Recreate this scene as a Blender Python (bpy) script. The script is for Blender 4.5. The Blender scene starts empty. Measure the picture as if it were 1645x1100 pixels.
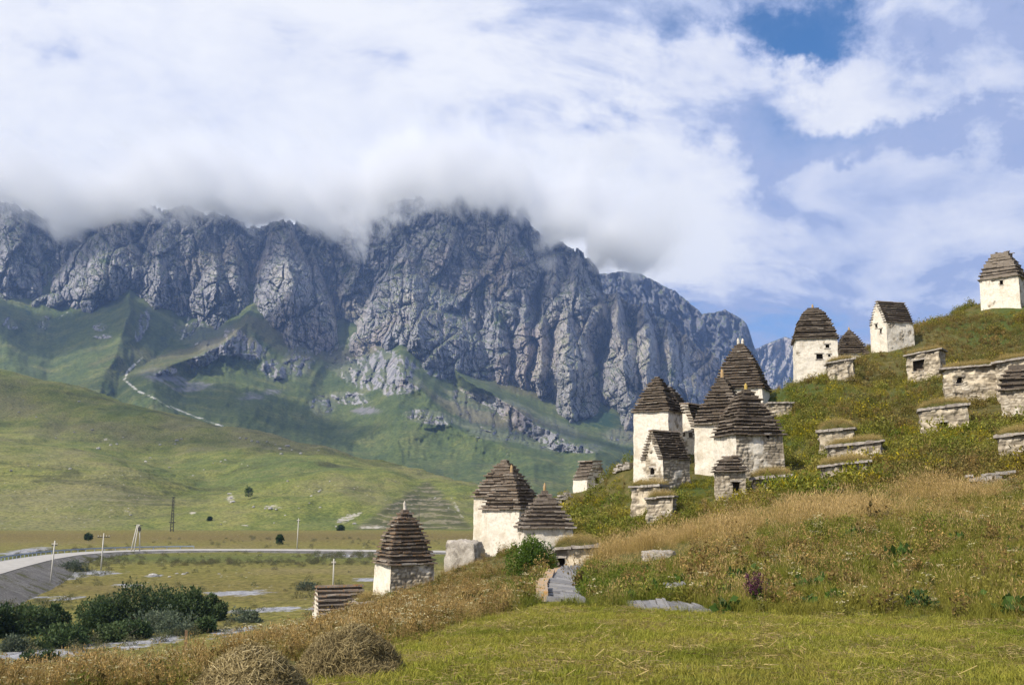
import bpy, math, random
import numpy as np
from math import sin, cos, pi, radians, atan2, hypot
from mathutils import Vector, Matrix

scene = bpy.context.scene
COL = scene.collection
rnd = random.Random(7)

# ------------------------------------------------------------------ camera
PITCH = math.atan2(250, 1600)
EYE = 16.0                                   # metres above the valley floor
cam_d = bpy.data.cameras.new('camera')
cam_d.sensor_width = 36.0
cam_d.lens = 1600 / 1645 * 36.0
cam_d.clip_start = 0.2
cam_d.clip_end = 60000
cam = bpy.data.objects.new('camera', cam_d)
COL.objects.link(cam)
cam.location = (0, 0, EYE)
cam.rotation_euler = (pi / 2 + PITCH, 0, 0)
scene.camera = cam

# ------------------------------------------------------------------ sun, sky, exposure
SUN_EL = radians(43)
sd = Vector((-0.75, -0.66, 0)).normalized() * cos(SUN_EL) + Vector((0, 0, sin(SUN_EL)))
sun_d = bpy.data.lights.new('sun', 'SUN')
sun_d.energy = 5.0
sun_d.angle = radians(0.53)
sun_d.color = (1.0, 0.93, 0.82)
sun = bpy.data.objects.new('sun', sun_d)
COL.objects.link(sun)
sun.rotation_euler = sd.to_track_quat('Z', 'Y').to_euler()
sun.location = (0, 0, 200)
scene.view_settings.view_transform = 'Standard'
scene.view_settings.look = 'None'
scene.view_settings.gamma = 1.0
scene.view_settings.use_curve_mapping = False
scene.view_settings.exposure = 0.28
cy = scene.cycles
cy.use_denoising = True
cy.max_bounces = 6
cy.diffuse_bounces = 2
cy.glossy_bounces = 2
cy.transmission_bounces = 2
cy.transparent_max_bounces = 8
cy.volume_bounces = 5
cy.volume_step_rate = 1.0
cy.volume_max_steps = 256
cy.sample_clamp_indirect = 6.0


# ------------------------------------------------------------------ node helpers
class NT:
    def __init__(s, tree):
        s.t = tree
        s.n = tree.nodes
        s.l = tree.links

    def put(s, sock, v):
        if v is None:
            return
        if hasattr(v, 'is_linked'):
            s.l.new(v, sock)
        else:
            if hasattr(sock.default_value, '__len__') and not hasattr(v, '__len__'):
                v = [v] * len(sock.default_value)
            if hasattr(sock.default_value, '__len__') and len(sock.default_value) == 4 and len(v) == 3:
                v = (*v, 1)
            sock.default_value = v

    def node(s, typ, **kw):
        nd = s.n.new(typ)
        for k, v in kw.items():
            setattr(nd, k, v)
        return nd

    def math(s, op, a, b=None, c=None, clamp=False):
        nd = s.node('ShaderNodeMath', operation=op, use_clamp=clamp)
        s.put(nd.inputs[0], a)
        s.put(nd.inputs[1], b)
        s.put(nd.inputs[2], c)
        return nd.outputs[0]

    def vmath(s, op, a, b=None, scale=None):
        nd = s.node('ShaderNodeVectorMath', operation=op)
        s.put(nd.inputs[0], a)
        s.put(nd.inputs[1], b)
        if scale is not None:
            s.put(nd.inputs['Scale'], scale)
        return nd.outputs['Value'] if op in ('DOT_PRODUCT', 'LENGTH', 'DISTANCE') else nd.outputs[0]

    def noise(s, vec, scale, detail=4, rough=0.55, dist=0.0, typ='FBM', out='Fac', lac=2.0):
        nd = s.node('ShaderNodeTexNoise', noise_type=typ)
        if typ != 'FBM':
            nd.normalize = False
        s.put(nd.inputs['Vector'], vec)
        s.put(nd.inputs['Scale'], scale)
        s.put(nd.inputs['Detail'], detail)
        s.put(nd.inputs['Roughness'], rough)
        s.put(nd.inputs['Distortion'], dist)
        s.put(nd.inputs['Lacunarity'], lac)
        return nd.outputs[out]

    def voro(s, vec, scale, feature='F1', out='Distance', rand=1.0):
        nd = s.node('ShaderNodeTexVoronoi', feature=feature)
        s.put(nd.inputs['Vector'], vec)
        s.put(nd.inputs['Scale'], scale)
        s.put(nd.inputs['Randomness'], rand)
        return nd.outputs[out]

    def ramp(s, fac, stops, interp='LINEAR'):
        nd = s.node('ShaderNodeValToRGB')
        cr = nd.color_ramp
        cr.interpolation = interp
        while len(cr.elements) < len(stops):
            cr.elements.new(0.5)
        for e, (p, c) in zip(cr.elements, stops):
            e.position = p
            if not hasattr(c, '__len__'):
                c = (c, c, c)
            e.color = (*c, 1)
        s.put(nd.inputs[0], fac)
        return nd.outputs[0]

    def sstep(s, v, lo, hi):
        nd = s.node('ShaderNodeMapRange', interpolation_type='SMOOTHSTEP')
        s.put(nd.inputs[0], v)
        s.put(nd.inputs[1], lo)
        s.put(nd.inputs[2], hi)
        s.put(nd.inputs[3], 0.0)
        s.put(nd.inputs[4], 1.0)
        return nd.outputs[0]

    def mix(s, a, b, fac, blend='MIX'):
        nd = s.node('ShaderNodeMix', data_type='RGBA', blend_type=blend)
        nd.clamp_factor = True
        s.put(nd.inputs[0], fac)
        s.put(nd.inputs[6], a)
        s.put(nd.inputs[7], b)
        return nd.outputs[2]

    def hsv(s, col, h=0.5, sat=1.0, val=1.0):
        nd = s.node('ShaderNodeHueSaturation')
        s.put(nd.inputs['Hue'], h)
        s.put(nd.inputs['Saturation'], sat)
        s.put(nd.inputs['Value'], val)
        s.put(nd.inputs['Color'], col)
        return nd.outputs[0]

    def scalev(s, vec, xyz):
        return s.vmath('MULTIPLY', vec, xyz)

    def bump(s, h, strength=0.5, dist=0.1, normal=None):
        nd = s.node('ShaderNodeBump')
        s.put(nd.inputs['Strength'], strength)
        s.put(nd.inputs['Distance'], dist)
        s.put(nd.inputs['Height'], h)
        s.put(nd.inputs['Normal'], normal)
        return nd.outputs[0]

    def pos(s):
        return s.node('ShaderNodeNewGeometry').outputs['Position']

    def nrm(s):
        return s.node('ShaderNodeNewGeometry').outputs['Normal']

    def sep(s, v):
        nd = s.node('ShaderNodeSeparateXYZ')
        s.put(nd.inputs[0], v)
        return nd.outputs

    def comb(s, x, y, z):
        nd = s.node('ShaderNodeCombineXYZ')
        s.put(nd.inputs[0], x); s.put(nd.inputs[1], y); s.put(nd.inputs[2], z)
        return nd.outputs[0]

    def objco(s):
        return s.node('ShaderNodeTexCoord').outputs['Object']

    def attr(s, name, typ='GEOMETRY', out='Color'):
        nd = s.node('ShaderNodeAttribute', attribute_name=name, attribute_type=typ)
        return nd.outputs[out]

    def rand(s):
        return s.node('ShaderNodeObjectInfo').outputs['Random']


def new_mat(name):
    m = bpy.data.materials.new(name)
    m.use_nodes = True
    t = NT(m.node_tree)
    t.b = [n for n in t.n if n.type == 'BSDF_PRINCIPLED'][0]
    t.out = [n for n in t.n if n.type == 'OUTPUT_MATERIAL'][0]
    t.b.inputs['Roughness'].default_value = 0.9
    t.b.inputs['Specular IOR Level'].default_value = 0.15
    return m, t


def finish(t, col=None, rough=None, normal=None):
    t.put(t.b.inputs['Base Color'], col)
    t.put(t.b.inputs['Roughness'], rough)
    t.put(t.b.inputs['Normal'], normal)


# ------------------------------------------------------------------ geometry helpers
FWD = np.array([0, cos(PITCH), sin(PITCH)])
UPV = np.array([0, -sin(PITCH), cos(PITCH)])


def ray(px, py):
    px = np.asarray(px, float); py = np.asarray(py, float)
    d = FWD + np.stack([(px - 822.5) / 1600, 0 * px, 0 * px], -1) + ((550 - py) / 1600)[..., None] * UPV
    return d


def P(px, py, D):
    """world point seen at photo pixel (px, py), at distance D along +Y"""
    d = ray(px, py)
    s = np.asarray(D, float) / d[..., 1]
    p = d * s[..., None]
    p[..., 2] += EYE
    return p


def PZ(px, py, z):
    """world point where the ray through the pixel meets height z"""
    d = ray(px, py)
    s = (z - EYE) / d[..., 2]
    p = d * s[..., None]
    p[..., 2] += EYE
    return p


def proj(p):
    """photo pixel of world points"""
    q = np.asarray(p, float) - np.array([0, 0, EYE])
    f = q @ FWD
    f = np.where(f < 1e-3, 1e-3, f)
    return 822.5 + 1600 * q[..., 0] / f, 550 - 1600 * (q @ UPV) / f, f


_prm = np.random.RandomState(3).permutation(512)
_prm = np.concatenate([_prm, _prm, _prm])
_g3 = np.random.RandomState(5).normal(size=(512, 3))
_g3 /= np.linalg.norm(_g3, axis=1)[:, None]


def perlin(x, y, z=0.0):
    x, y, z = np.broadcast_arrays(np.asarray(x, float), np.asarray(y, float), np.asarray(z, float))
    xi = np.floor(x).astype(int); yi = np.floor(y).astype(int); zi = np.floor(z).astype(int)
    xf = x - xi; yf = y - yi; zf = z - zi
    u = xf * xf * xf * (xf * (xf * 6 - 15) + 10)
    v = yf * yf * yf * (yf * (yf * 6 - 15) + 10)
    w = zf * zf * zf * (zf * (zf * 6 - 15) + 10)

    def g(i, j, k):
        h = _prm[_prm[_prm[(xi + i) & 511] + ((yi + j) & 511)] + ((zi + k) & 511)]
        gg = _g3[h]
        return gg[..., 0] * (xf - i) + gg[..., 1] * (yf - j) + gg[..., 2] * (zf - k)

    def lerp(a, b, t):
        return a + (b - a) * t
    a = lerp(lerp(g(0, 0, 0), g(1, 0, 0), u), lerp(g(0, 1, 0), g(1, 1, 0), u), v)
    b = lerp(lerp(g(0, 0, 1), g(1, 0, 1), u), lerp(g(0, 1, 1), g(1, 1, 1), u), v)
    return lerp(a, b, w) * 1.5


def fbm(x, y, z=0.0, o=4, gain=0.5, ridged=False):
    r = 0; a = 1; tot = 0
    for i in range(o):
        n = perlin(x + 17.3 * i, y + 9.1 * i, z + 5.7 * i)
        if ridged:
            n = 1 - 2 * np.abs(n)
        r = r + a * n
        tot += a
        a *= gain
        x = x * 2.03; y = y * 2.03; z = z * 2.03
    return r / tot


def sm(x, lo, hi):
    t = np.clip((x - lo) / (hi - lo), 0, 1)
    return t * t * (3 - 2 * t)


def worley(x, y, seed=0):
    """nearest and second nearest cell: f1, f2, id hash, offset to the cell's centre"""
    xi = np.floor(x); yi = np.floor(y)
    f1 = np.full(x.shape, 9.0); f2 = np.full(x.shape, 9.0); idh = np.zeros(x.shape); ox = np.zeros(x.shape); oy = np.zeros(x.shape)
    for i in (-1, 0, 1):
        for j in (-1, 0, 1):
            h = _prm[(_prm[((xi + i).astype(int) + seed * 17) & 511] + (yi + j).astype(int)) & 511]
            jx = ((h * 37) % 101) / 101.0; jy = ((h * 73) % 103) / 103.0
            dx_ = xi + i + jx - x; dy_ = yi + j + jy - y
            d = dx_ * dx_ + dy_ * dy_
            n = d < f1
            f2 = np.where(n, f1, np.minimum(f2, d))
            idh = np.where(n, h, idh); ox = np.where(n, dx_, ox); oy = np.where(n, dy_, oy)
            f1 = np.where(n, d, f1)
    return np.sqrt(f1), np.sqrt(f2), idh, ox, oy


def facets(x, y, seed=0, tilt=1.0, crack=0.5):
    """blocky rock: each cell a plane of its own height and tilt, with a cleft between cells"""
    f1, f2, h, ox, oy = worley(x, y, seed)
    b = ((h * 29) % 97) / 97.0 - 0.5
    gx = ((h * 53) % 89) / 89.0 - 0.5
    gy = ((h * 61) % 83) / 83.0 - 0.5
    return b + tilt * (gx * ox * 2 + gy * oy * 1.6) - crack * np.exp(-((f2 - f1) / 0.10) ** 2)


def np_mesh(name, V, quads=None, tris=None, smooth=True):
    me = bpy.data.meshes.new(name)
    V = np.asarray(V, np.float32)
    polys = []
    nq = 0 if quads is None else len(quads)
    nt = 0 if tris is None else len(tris)
    loops = np.concatenate([np.asarray(quads, np.int32).ravel() if nq else np.zeros(0, np.int32),
                            np.asarray(tris, np.int32).ravel() if nt else np.zeros(0, np.int32)])
    starts = np.concatenate([np.arange(nq) * 4, nq * 4 + np.arange(nt) * 3]).astype(np.int32)
    tot = np.concatenate([np.full(nq, 4), np.full(nt, 3)]).astype(np.int32)
    me.vertices.add(len(V)); me.vertices.foreach_set('co', V.ravel())
    me.loops.add(len(loops)); me.loops.foreach_set('vertex_index', loops)
    me.polygons.add(nq + nt)
    me.polygons.foreach_set('loop_start', starts)
    me.polygons.foreach_set('loop_total', tot)
    me.polygons.foreach_set('use_smooth', np.full(nq + nt, bool(smooth)))
    me.update(calc_edges=True)
    return me


def grid_quads(ny, nx):
    i = np.arange(ny * nx).reshape(ny, nx)
    return np.stack([i[:-1, :-1], i[:-1, 1:], i[1:, 1:], i[1:, :-1]], -1).reshape(-1, 4)


def put_attr(me, name, arr):
    arr = np.asarray(arr, np.float32)
    if arr.ndim == 1:
        a = me.attributes.new(name, 'FLOAT', 'POINT')
        a.data.foreach_set('value', arr)
    else:
        a = me.attributes.new(name, 'FLOAT_VECTOR', 'POINT')
        a.data.foreach_set('vector', arr.ravel())


def link(name, me, m=None, parent=None, **props):
    o = bpy.data.objects.new(name, me)
    COL.objects.link(o)
    if m is not None and len(me.materials) == 0:
        me.materials.append(m)
    if parent is not None:
        o.parent = parent
    for k, v in props.items():
        o[k] = v
    return o


def empty(name, loc, rz, label, cat, group=None):
    o = bpy.data.objects.new(name, None)
    COL.objects.link(o)
    o.location = loc
    o.rotation_euler = (0, 0, rz)
    o['label'] = label
    o['category'] = cat
    if group:
        o['group'] = group
    return o


class MB:
    """collects polygons into one mesh"""
    def __init__(s):
        s.v = []
        s.f = []

    def quad(s, a, b, c, d):
        n = len(s.v)
        s.v += [a, b, c, d]
        s.f.append((n, n + 1, n + 2, n + 3))

    def hexa(s, p):
        n = len(s.v)
        s.v += [tuple(q) for q in p]
        for f in ((3, 2, 1, 0), (4, 5, 6, 7), (0, 1, 5, 4), (1, 2, 6, 5), (2, 3, 7, 6), (3, 0, 4, 7)):
            s.f.append(tuple(n + i for i in f))

    def box(s, x0, x1, y0, y1, z0, z1):
        s.hexa([(x0, y0, z0), (x1, y0, z0), (x1, y1, z0), (x0, y1, z0), (x0, y0, z1), (x1, y0, z1), (x1, y1, z1), (x0, y1, z1)])

    def tube(s, pts, rad, n=8, cap=True):
        pts = [Vector(p) for p in pts]
        if not hasattr(rad, '__len__'):
            rad = [rad] * len(pts)
        base = len(s.v)
        for i, p in enumerate(pts):
            t = (pts[min(i + 1, len(pts) - 1)] - pts[max(i - 1, 0)]).normalized()
            a = t.orthogonal().normalized()
            b = t.cross(a)
            for k in range(n):
                an = 2 * pi * k / n
                s.v.append(tuple(p + (a * cos(an) + b * sin(an)) * rad[i]))
        for i in range(len(pts) - 1):
            for k in range(n):
                k2 = (k + 1) % n
                s.f.append((base + i * n + k, base + i * n + k2, base + (i + 1) * n + k2, base + (i + 1) * n + k))
        if cap:
            s.f.append(tuple(base + k for k in range(n))[::-1])
            s.f.append(tuple(base + (len(pts) - 1) * n + k for k in range(n)))

    def build(s, name, m=None, parent=None, smooth=False, **props):
        me = bpy.data.meshes.new(name)
        me.from_pydata([tuple(map(float, q)) for q in s.v], [], s.f)
        if smooth:
            me.polygons.foreach_set('use_smooth', [True] * len(me.polygons))
        me.update()
        return link(name, me, m, parent, **props)


def tps(ctrl, lam=0.0, scale=1.0):
    """thin plate surface through world control points (x, y, z)"""
    c = np.asarray(ctrl, float)
    X = c[:, :2] / scale
    n = len(c)
    r2 = ((X[:, None] - X[None]) ** 2).sum(-1)
    K = 0.5 * r2 * np.log(r2 + 1e-12)
    A = np.zeros((n + 3, n + 3))
    A[:n, :n] = K + lam * np.eye(n)
    A[:n, n] = 1; A[n, :n] = 1
    A[:n, n + 1:] = X; A[n + 1:, :n] = X.T
    b = np.zeros(n + 3); b[:n] = c[:, 2]
    w = np.linalg.solve(A, b)

    def f(x, y):
        x = np.asarray(x, float) / scale; y = np.asarray(y, float) / scale
        r = w[n] + w[n + 1] * x + w[n + 2] * y
        for i in range(n):
            q = (x - X[i, 0]) ** 2 + (y - X[i, 1]) ** 2
            r = r + w[i] * 0.5 * q * np.log(q + 1e-12)
        return r
    return f
# ------------------------------------------------------------------ world: sky with clouds
world = bpy.data.worlds.new('World')
scene.world = world
world.use_nodes = True
w = NT(world.node_tree)
for nd in list(w.n):
    w.n.remove(nd)
sky = w.node('ShaderNodeTexSky', sky_type='NISHITA')
sky.sun_disc = False
sky.sun_elevation = SUN_EL
sky.sun_rotation = atan2(sd.x, sd.y)
sky.altitude = 1200
sky.air_density = 1.0
sky.dust_density = 0.3
sky.ozone_density = 2.0
dirv = w.node('ShaderNodeTexCoord').outputs['Generated']


wv = w.noise(dirv, 9.0, 6, 0.65, out='Color')
wv2 = w.noise(dirv, 3.0, 4, 0.6, out='Color')
dirw = w.vmath('ADD', dirv, w.vmath('MULTIPLY', w.vmath('SUBTRACT', wv, (0.5, 0.5, 0.5)), (0.17, 0.17, 0.17)))
dirw = w.vmath('ADD', dirw, w.vmath('MULTIPLY', w.vmath('SUBTRACT', wv2, (0.5, 0.5, 0.5)), (0.16, 0.16, 0.16)))


def blob(px, py, r, soft=0.6, sx=1.0, sy=1.0):
    """smooth bump round a sky direction (radius in radians)"""
    c = ray(px, py); c = c / np.linalg.norm(c)
    q = w.vmath('SUBTRACT', dirw, tuple(c))
    q = w.vmath('MULTIPLY', q, (1 / sx, 1 / sx, 1 / sy))
    d = w.vmath('LENGTH', q)
    nd = w.node('ShaderNodeMapRange', interpolation_type='SMOOTHSTEP')
    w.put(nd.inputs[0], d)
    nd.inputs[1].default_value = r
    nd.inputs[2].default_value = r * (1 - soft)
    nd.inputs[3].default_value = 0
    nd.inputs[4].default_value = 1
    return nd.outputs[0]


dx, dy, dz = w.sep(dirv)
# flatten towards the horizon as a cloud deck does
den = w.math('ADD', w.math('MAXIMUM', dz, 0.0), 0.28)
deck = w.comb(w.math('DIVIDE', dx, den), w.math('DIVIDE', dy, den), w.math('MULTIPLY', dz, 1.4))
warp = w.noise(deck, 1.3, 3, 0.5, out='Color')
deckw = w.vmath('ADD', deck, w.vmath('MULTIPLY', w.vmath('SUBTRACT', warp, (0.5, 0.5, 0.5)), (0.45, 0.45, 0.45)))
n1 = w.noise(deckw, 1.8, 12, 0.60)
n2 = w.noise(w.vmath('ADD', deckw, (3.1, 7.7, 1.3)), 5.0, 12, 0.60)
n3 = w.noise(w.vmath('ADD', deckw, (9.1, 2.7, 4.3)), 0.9, 4, 0.5)
cov = w.math('ADD', w.math('MULTIPLY', n1, 0.58), w.math('MULTIPLY', n2, 0.42))
cov = w.math('ADD', w.math('MULTIPLY', w.math('SUBTRACT', cov, 0.5), 1.9), 0.52)
# heavier cloud to the west (left), open to the right
cov = w.math('ADD', cov, w.math('MULTIPLY', w.sstep(dx, 0.16, -0.20), 0.25))
for (bx, by, br, bs, amt, sx, sy) in [
        (1300, 40, 0.075, 0.95, -0.27, 1.3, 0.8), (1130, 60, 0.07, 0.9, -0.12, 1.2, 0.8), (960, 150, 0.05, 0.9, -0.13, 1.3, 0.7),
        (1290, 235, 0.075, 0.9, -0.22, 1.3, 0.7), (1170, 190, 0.07, 0.9, -0.15, 1.0, 1.0), (1480, 215, 0.09, 0.9, -0.24, 1.6, 0.5),
        (1400, 170, 0.05, 0.9, -0.12, 1.0, 1.0),
        (255, 180, 0.028, 0.95, -0.23, 1.5, 0.8),
        (1300, 140, 0.11, 0.9, 0.16, 1.3, 0.6), (1440, 130, 0.08, 0.9, 0.08, 1.0, 1.0),
        (1000, 300, 0.19, 0.9, 0.20, 1.0, 0.9), (1110, 400, 0.11, 0.9, 0.13, 1.3, 0.7), (560, 270, 0.30, 0.9, 0.12, 1.6, 0.6),
        (1560, 60, 0.12, 0.9, 0.10, 1.0, 1.0), (1550, 250, 0.16, 0.9, 0.03, 1.0, 1.0),
        (1400, 430, 0.2, 0.9, 0.07, 1.4, 0.7), (1600, 130, 0.20, 0.9, 0.20, 1.0, 1.0), (1420, 330, 0.14, 0.9, 0.12, 1.5, 0.7), (1050, 130, 0.10, 0.9, 0.14, 1.2, 0.8), (1200, 300, 0.12, 0.9, 0.10, 1.2, 0.8)]:
    cov = w.math('ADD', cov, w.math('MULTIPLY', blob(bx, by, br, bs, sx, sy), amt))
alpha = w.sstep(cov, 0.44, 0.62)
veil = w.math('MULTIPLY', w.sstep(w.math('ADD', w.math('MULTIPLY', n3, 0.6), w.math('MULTIPLY', n2, 0.4)), 0.26, 0.56), 0.88)
veil = w.math('MULTIPLY', veil, w.math('SUBTRACT', 1.0, w.math('MULTIPLY', blob(1300, 40, 0.16, 0.9, 1.4, 0.8), 1.0)))
thick = w.sstep(cov, 0.52, 0.78)
n4 = w.noise(w.vmath('ADD', deckw, (5.1, 1.7, 8.3)), 13.0, 8, 0.62)
bright = w.math('ADD', w.math('MULTIPLY', thick, 0.5), w.math('ADD', w.math('MULTIPLY', w.math('SUBTRACT', n2, 0.5), 1.15), w.math('ADD', 0.36, w.math('MULTIPLY', w.math('SUBTRACT', n4, 0.5), 0.45))))
# the eastern sky is a greyer, layered sheet with a few sunlit heads
east = w.math('MULTIPLY', w.sstep(dx, 0.02, 0.26), -0.42)
for (bx, by, br, amt, sx, sy) in [(1330, 150, 0.10, 0.42, 1.5, 0.7), (1010, 310, 0.14, 0.40, 1.0, 1.0), (1110, 405, 0.10, 0.45, 1.4, 0.7), (1540, 400, 0.06, 0.2, 1.5, 0.6)]:
    east = w.math('ADD', east, w.math('MULTIPLY', blob(bx, by, br, 0.9, sx, sy), amt))
bright = w.math('ADD', bright, east)
cloudc = w.ramp(bright, [(0.10, (3.9, 4.6, 6.9)), (0.32, (5.4, 6.0, 7.9)), (0.55, (7.2, 7.5, 8.7)), (0.80, (8.7, 8.8, 9.3)), (1.0, (9.5, 9.5, 9.6))])
veilc = w.ramp(n2, [(0.3, (3.6, 4.4, 6.9)), (0.7, (5.0, 5.6, 7.6))])
skyc = w.mix(sky.outputs[0], (0.30, 0.80, 1.15), 1.0, 'MULTIPLY')
c = w.mix(skyc, veilc, veil)
c = w.mix(c, cloudc, alpha)
bg = w.node('ShaderNodeBackground')
w.put(bg.inputs[0], c)
bg.inputs[1].default_value = 0.088
wo = w.node('ShaderNodeOutputWorld')
w.l.new(bg.outputs[0], wo.inputs[0])

# ------------------------------------------------------------------ mountain materials
def rock_grass_material(name, grass_cols, rock_cols, nscale=1.0):
    m, t = new_mat(name)
    p = t.pos()
    z = t.sep(t.nrm())[2]
    mask = t.attr('rock', out='Fac')
    scree = t.attr('scree', out='Fac')
    pale = t.attr('pale', out='Fac')
    nA = t.noise(p, 0.0022 * nscale, 6, 0.6)
    nB = t.noise(p, 0.012 * nscale, 7, 0.65)
    nC = t.noise(t.scalev(p, (1, 1, 0.22)), 0.035 * nscale, 6, 0.7)
    nD = t.noise(t.scalev(p, (0.35, 0.35, 1.6)), 0.02 * nscale, 5, 0.65)
    rock = t.ramp(nC, [(0.28, rock_cols[0]), (0.5, rock_cols[1]), (0.72, rock_cols[2])])
    rock = t.mix(rock, rock_cols[3], t.math('MULTIPLY', t.sstep(nA, 0.50, 0.66), 0.55))
    rock = t.mix(rock, rock_cols[4], t.math('MULTIPLY', t.sstep(nD, 0.55, 0.72), 0.45))
    rock = t.mix(rock, (0.46, 0.42, 0.36), t.math('MULTIPLY', pale, t.sstep(nB, 0.30, 0.60)))
    crack = t.noise(t.scalev(p, (1, 1, 0.3)), 0.020 * nscale, 6, 0.6, dist=0.4)
    rock = t.mix(rock, rock_cols[5], t.sstep(t.math('ABSOLUTE', t.math('SUBTRACT', crack, 0.5)), 0.022, 0.004))
    g = t.ramp(nB, [(0.30, grass_cols[0]), (0.52, grass_cols[1]), (0.72, grass_cols[2])])
    g = t.mix(g, grass_cols[3], t.math('MULTIPLY', t.sstep(nA, 0.52, 0.62), 0.6))
    spk = t.noise(p, 0.075 * nscale, 5, 0.75)
    g = t.mix(g, (0.022, 0.038, 0.018), t.math('MULTIPLY', t.sstep(spk, 0.53, 0.64), t.math('MULTIPLY', t.sstep(nA, 0.36, 0.58), 0.85)))
    fine = t.noise(p, 0.16 * nscale, 5, 0.75)
    g = t.mix(t.mix(g, (0.55, 0.58, 0.55), 1.0, 'MULTIPLY'), t.mix(g, (1.5, 1.45, 1.4), 1.0, 'MULTIPLY'), t.sstep(fine, 0.34, 0.66))
    g = t.mix(g, (0.20, 0.19, 0.15), t.math('MULTIPLY', t.sstep(t.noise(p, 0.05 * nscale, 6, 0.75), 0.62, 0.70), 0.6))
    # small plants settle on the ledges of the rock
    ledge = t.math('ADD', t.math('MULTIPLY', t.sstep(z, 0.62, 0.88), 0.55), t.math('MULTIPLY', t.math('SUBTRACT', nB, 0.5), 1.5))
    ledge = t.math('ADD', ledge, t.math('MULTIPLY', t.math('SUBTRACT', nA, 0.5), 0.8))
    k = t.math('ADD', mask, t.math('MULTIPLY', t.math('SUBTRACT', nB, 0.5), 0.9))
    isrock = t.sstep(k, 0.42, 0.56)
    isrock = t.math('MULTIPLY', isrock, t.math('SUBTRACT', 1.0, t.math('MULTIPLY', t.sstep(ledge, 0.16, 0.40), 0.85)))
    c = t.mix(g, rock, isrock)
    sc = t.ramp(nC, [(0.3, (0.125, 0.12, 0.145)), (0.7, (0.20, 0.19, 0.215))])
    c = t.mix(c, sc, t.math('MULTIPLY', t.sstep(t.math('ADD', t.math('MULTIPLY', scree, 0.75), t.math('MULTIPLY', t.math('SUBTRACT', t.math('ADD', t.math('MULTIPLY', nB, 0.5), t.math('MULTIPLY', nC, 0.5)), 0.5), 2.2)), 0.40, 0.75), 0.8))
    c = t.mix(c, (0.50, 0.48, 0.43), t.math('MULTIPLY', t.sstep(t.math('ADD', t.math('MULTIPLY', t.attr('dirt', out='Fac'), 0.8), t.math('MULTIPLY', t.math('SUBTRACT', nC, 0.5), 2.0)), 0.42, 0.75), 0.85))
    c = t.mix(c, (0.022, 0.05, 0.024), t.sstep(t.math('ADD', t.attr('wood', out='Fac'), t.math('MULTIPLY', t.math('SUBTRACT', t.noise(p, 0.03 * nscale, 6, 0.7), 0.5), 1.8)), 0.50, 0.66))
    h = t.math('ADD', t.math('MULTIPLY', nC, 0.6), t.math('MULTIPLY', t.noise(p, 0.09 * nscale, 5, 0.7), 0.4))
    finish(t, c, 0.95, t.bump(h, t.math('ADD', 0.15, t.math('MULTIPLY', isrock, 0.75)), 14 / nscale))
    return m


ROCK = [(0.15, 0.15, 0.168), (0.275, 0.27, 0.285), (0.43, 0.415, 0.405), (0.39, 0.315, 0.28), (0.46, 0.365, 0.31), (0.08, 0.08, 0.098)]
GRASS_FAR = [(0.038, 0.060, 0.022), (0.070, 0.092, 0.029), (0.125, 0.132, 0.044), (0.115, 0.098, 0.050)]
m_mtn = rock_grass_material('mountain_rock', GRASS_FAR, ROCK)
ROCK_SHADED = [(0.085, 0.09, 0.115), (0.15, 0.155, 0.18), (0.23, 0.225, 0.24), (0.20, 0.18, 0.175), (0.25, 0.21, 0.19), (0.05, 0.055, 0.075)]  # darker, bluer rock palette: cloud shade on the ridge put into its colour
m_mtn_back = rock_grass_material('shaded_ridge_rock', GRASS_FAR, ROCK_SHADED)


def interp(x, pts):
    a = np.array(pts, float)
    return np.interp(x, a[:, 0], a[:, 1])


def curtain(name, px0, px1, nx, top, bot, Dtop, Dbot, ny, relief, m, prof=None, attrs=None, tail=None, smooth=True, **props):
    """A mountain face: columns run up the slope from its foot to its crest, each vertex at its own distance.
    top/bot give the outline in the view, relief(PX, PY, T) pushes the face out (metres)."""
    px = np.linspace(px0, px1, nx)
    tp = top(px); bt = bot(px)
    t = np.linspace(0, 1, ny)[:, None]
    PX = np.repeat(px[None], ny, 0)
    PY = bt[None] + (tp - bt)[None] * t
    dt = Dtop(px)[None]; db = Dbot(px)[None]
    tt = t if prof is None else prof(PX, t)
    D = db + (dt - db) * tt
    D = D - relief(PX, PY, t)
    V = P(PX, PY, D)
    # back of the crest, sloping away
    rows = [V]
    back = tail or 900
    for k in (0.15, 0.45, 1.0):
        b = V[-1].copy()
        b[:, 1] += back * k
        b[:, 0] *= (V[-1][:, 1] + back * k) / V[-1][:, 1]
        b[:, 2] -= back * k * 0.9
        rows.append(b[None])
    V = np.concatenate(rows, 0)
    n = V.shape[0]
    me = np_mesh(name, V.reshape(-1, 3), grid_quads(n, nx), smooth=smooth)
    A = attrs(PX, PY, t) if attrs else {}
    for k in ('rock', 'scree', 'pale', 'dirt', 'wood'):
        a = A.get(k, np.zeros_like(PX))
        a = np.concatenate([a] + [a[-1:]] * 3, 0)
        put_attr(me, k, a.ravel())
    return link(name, me, m, kind='structure', **props)


def buttress(PX, PY, ax, ay, lx, rx, fy, cx, A, pw=0.8, sharp=0.8, step=0.35, bow=1.0):
    """a rock rib: apex (ax, ay), foot from lx to rx at height fy, its edge running down to cx"""
    t = (PY - ay) / (fy - ay)
    tc = np.clip(t, 0, 1.15)
    e = tc ** pw
    xl = ax + (lx - ax) * e
    xr = ax + (rx - ax) * e
    xc = ax + (cx - ax) * tc
    s = np.where(PX < xc, (PX - xl) / np.maximum(xc - xl, 1e-3), (xr - PX) / np.maximum(xr - xc, 1e-3))
    s = np.clip(s, 0, 1)
    r = A * (step * np.minimum(1, s * 5) + (1 - step) * s ** sharp)
    return np.where(t > 0, r * np.minimum(1, 0.25 + tc * bow), 0)


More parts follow.
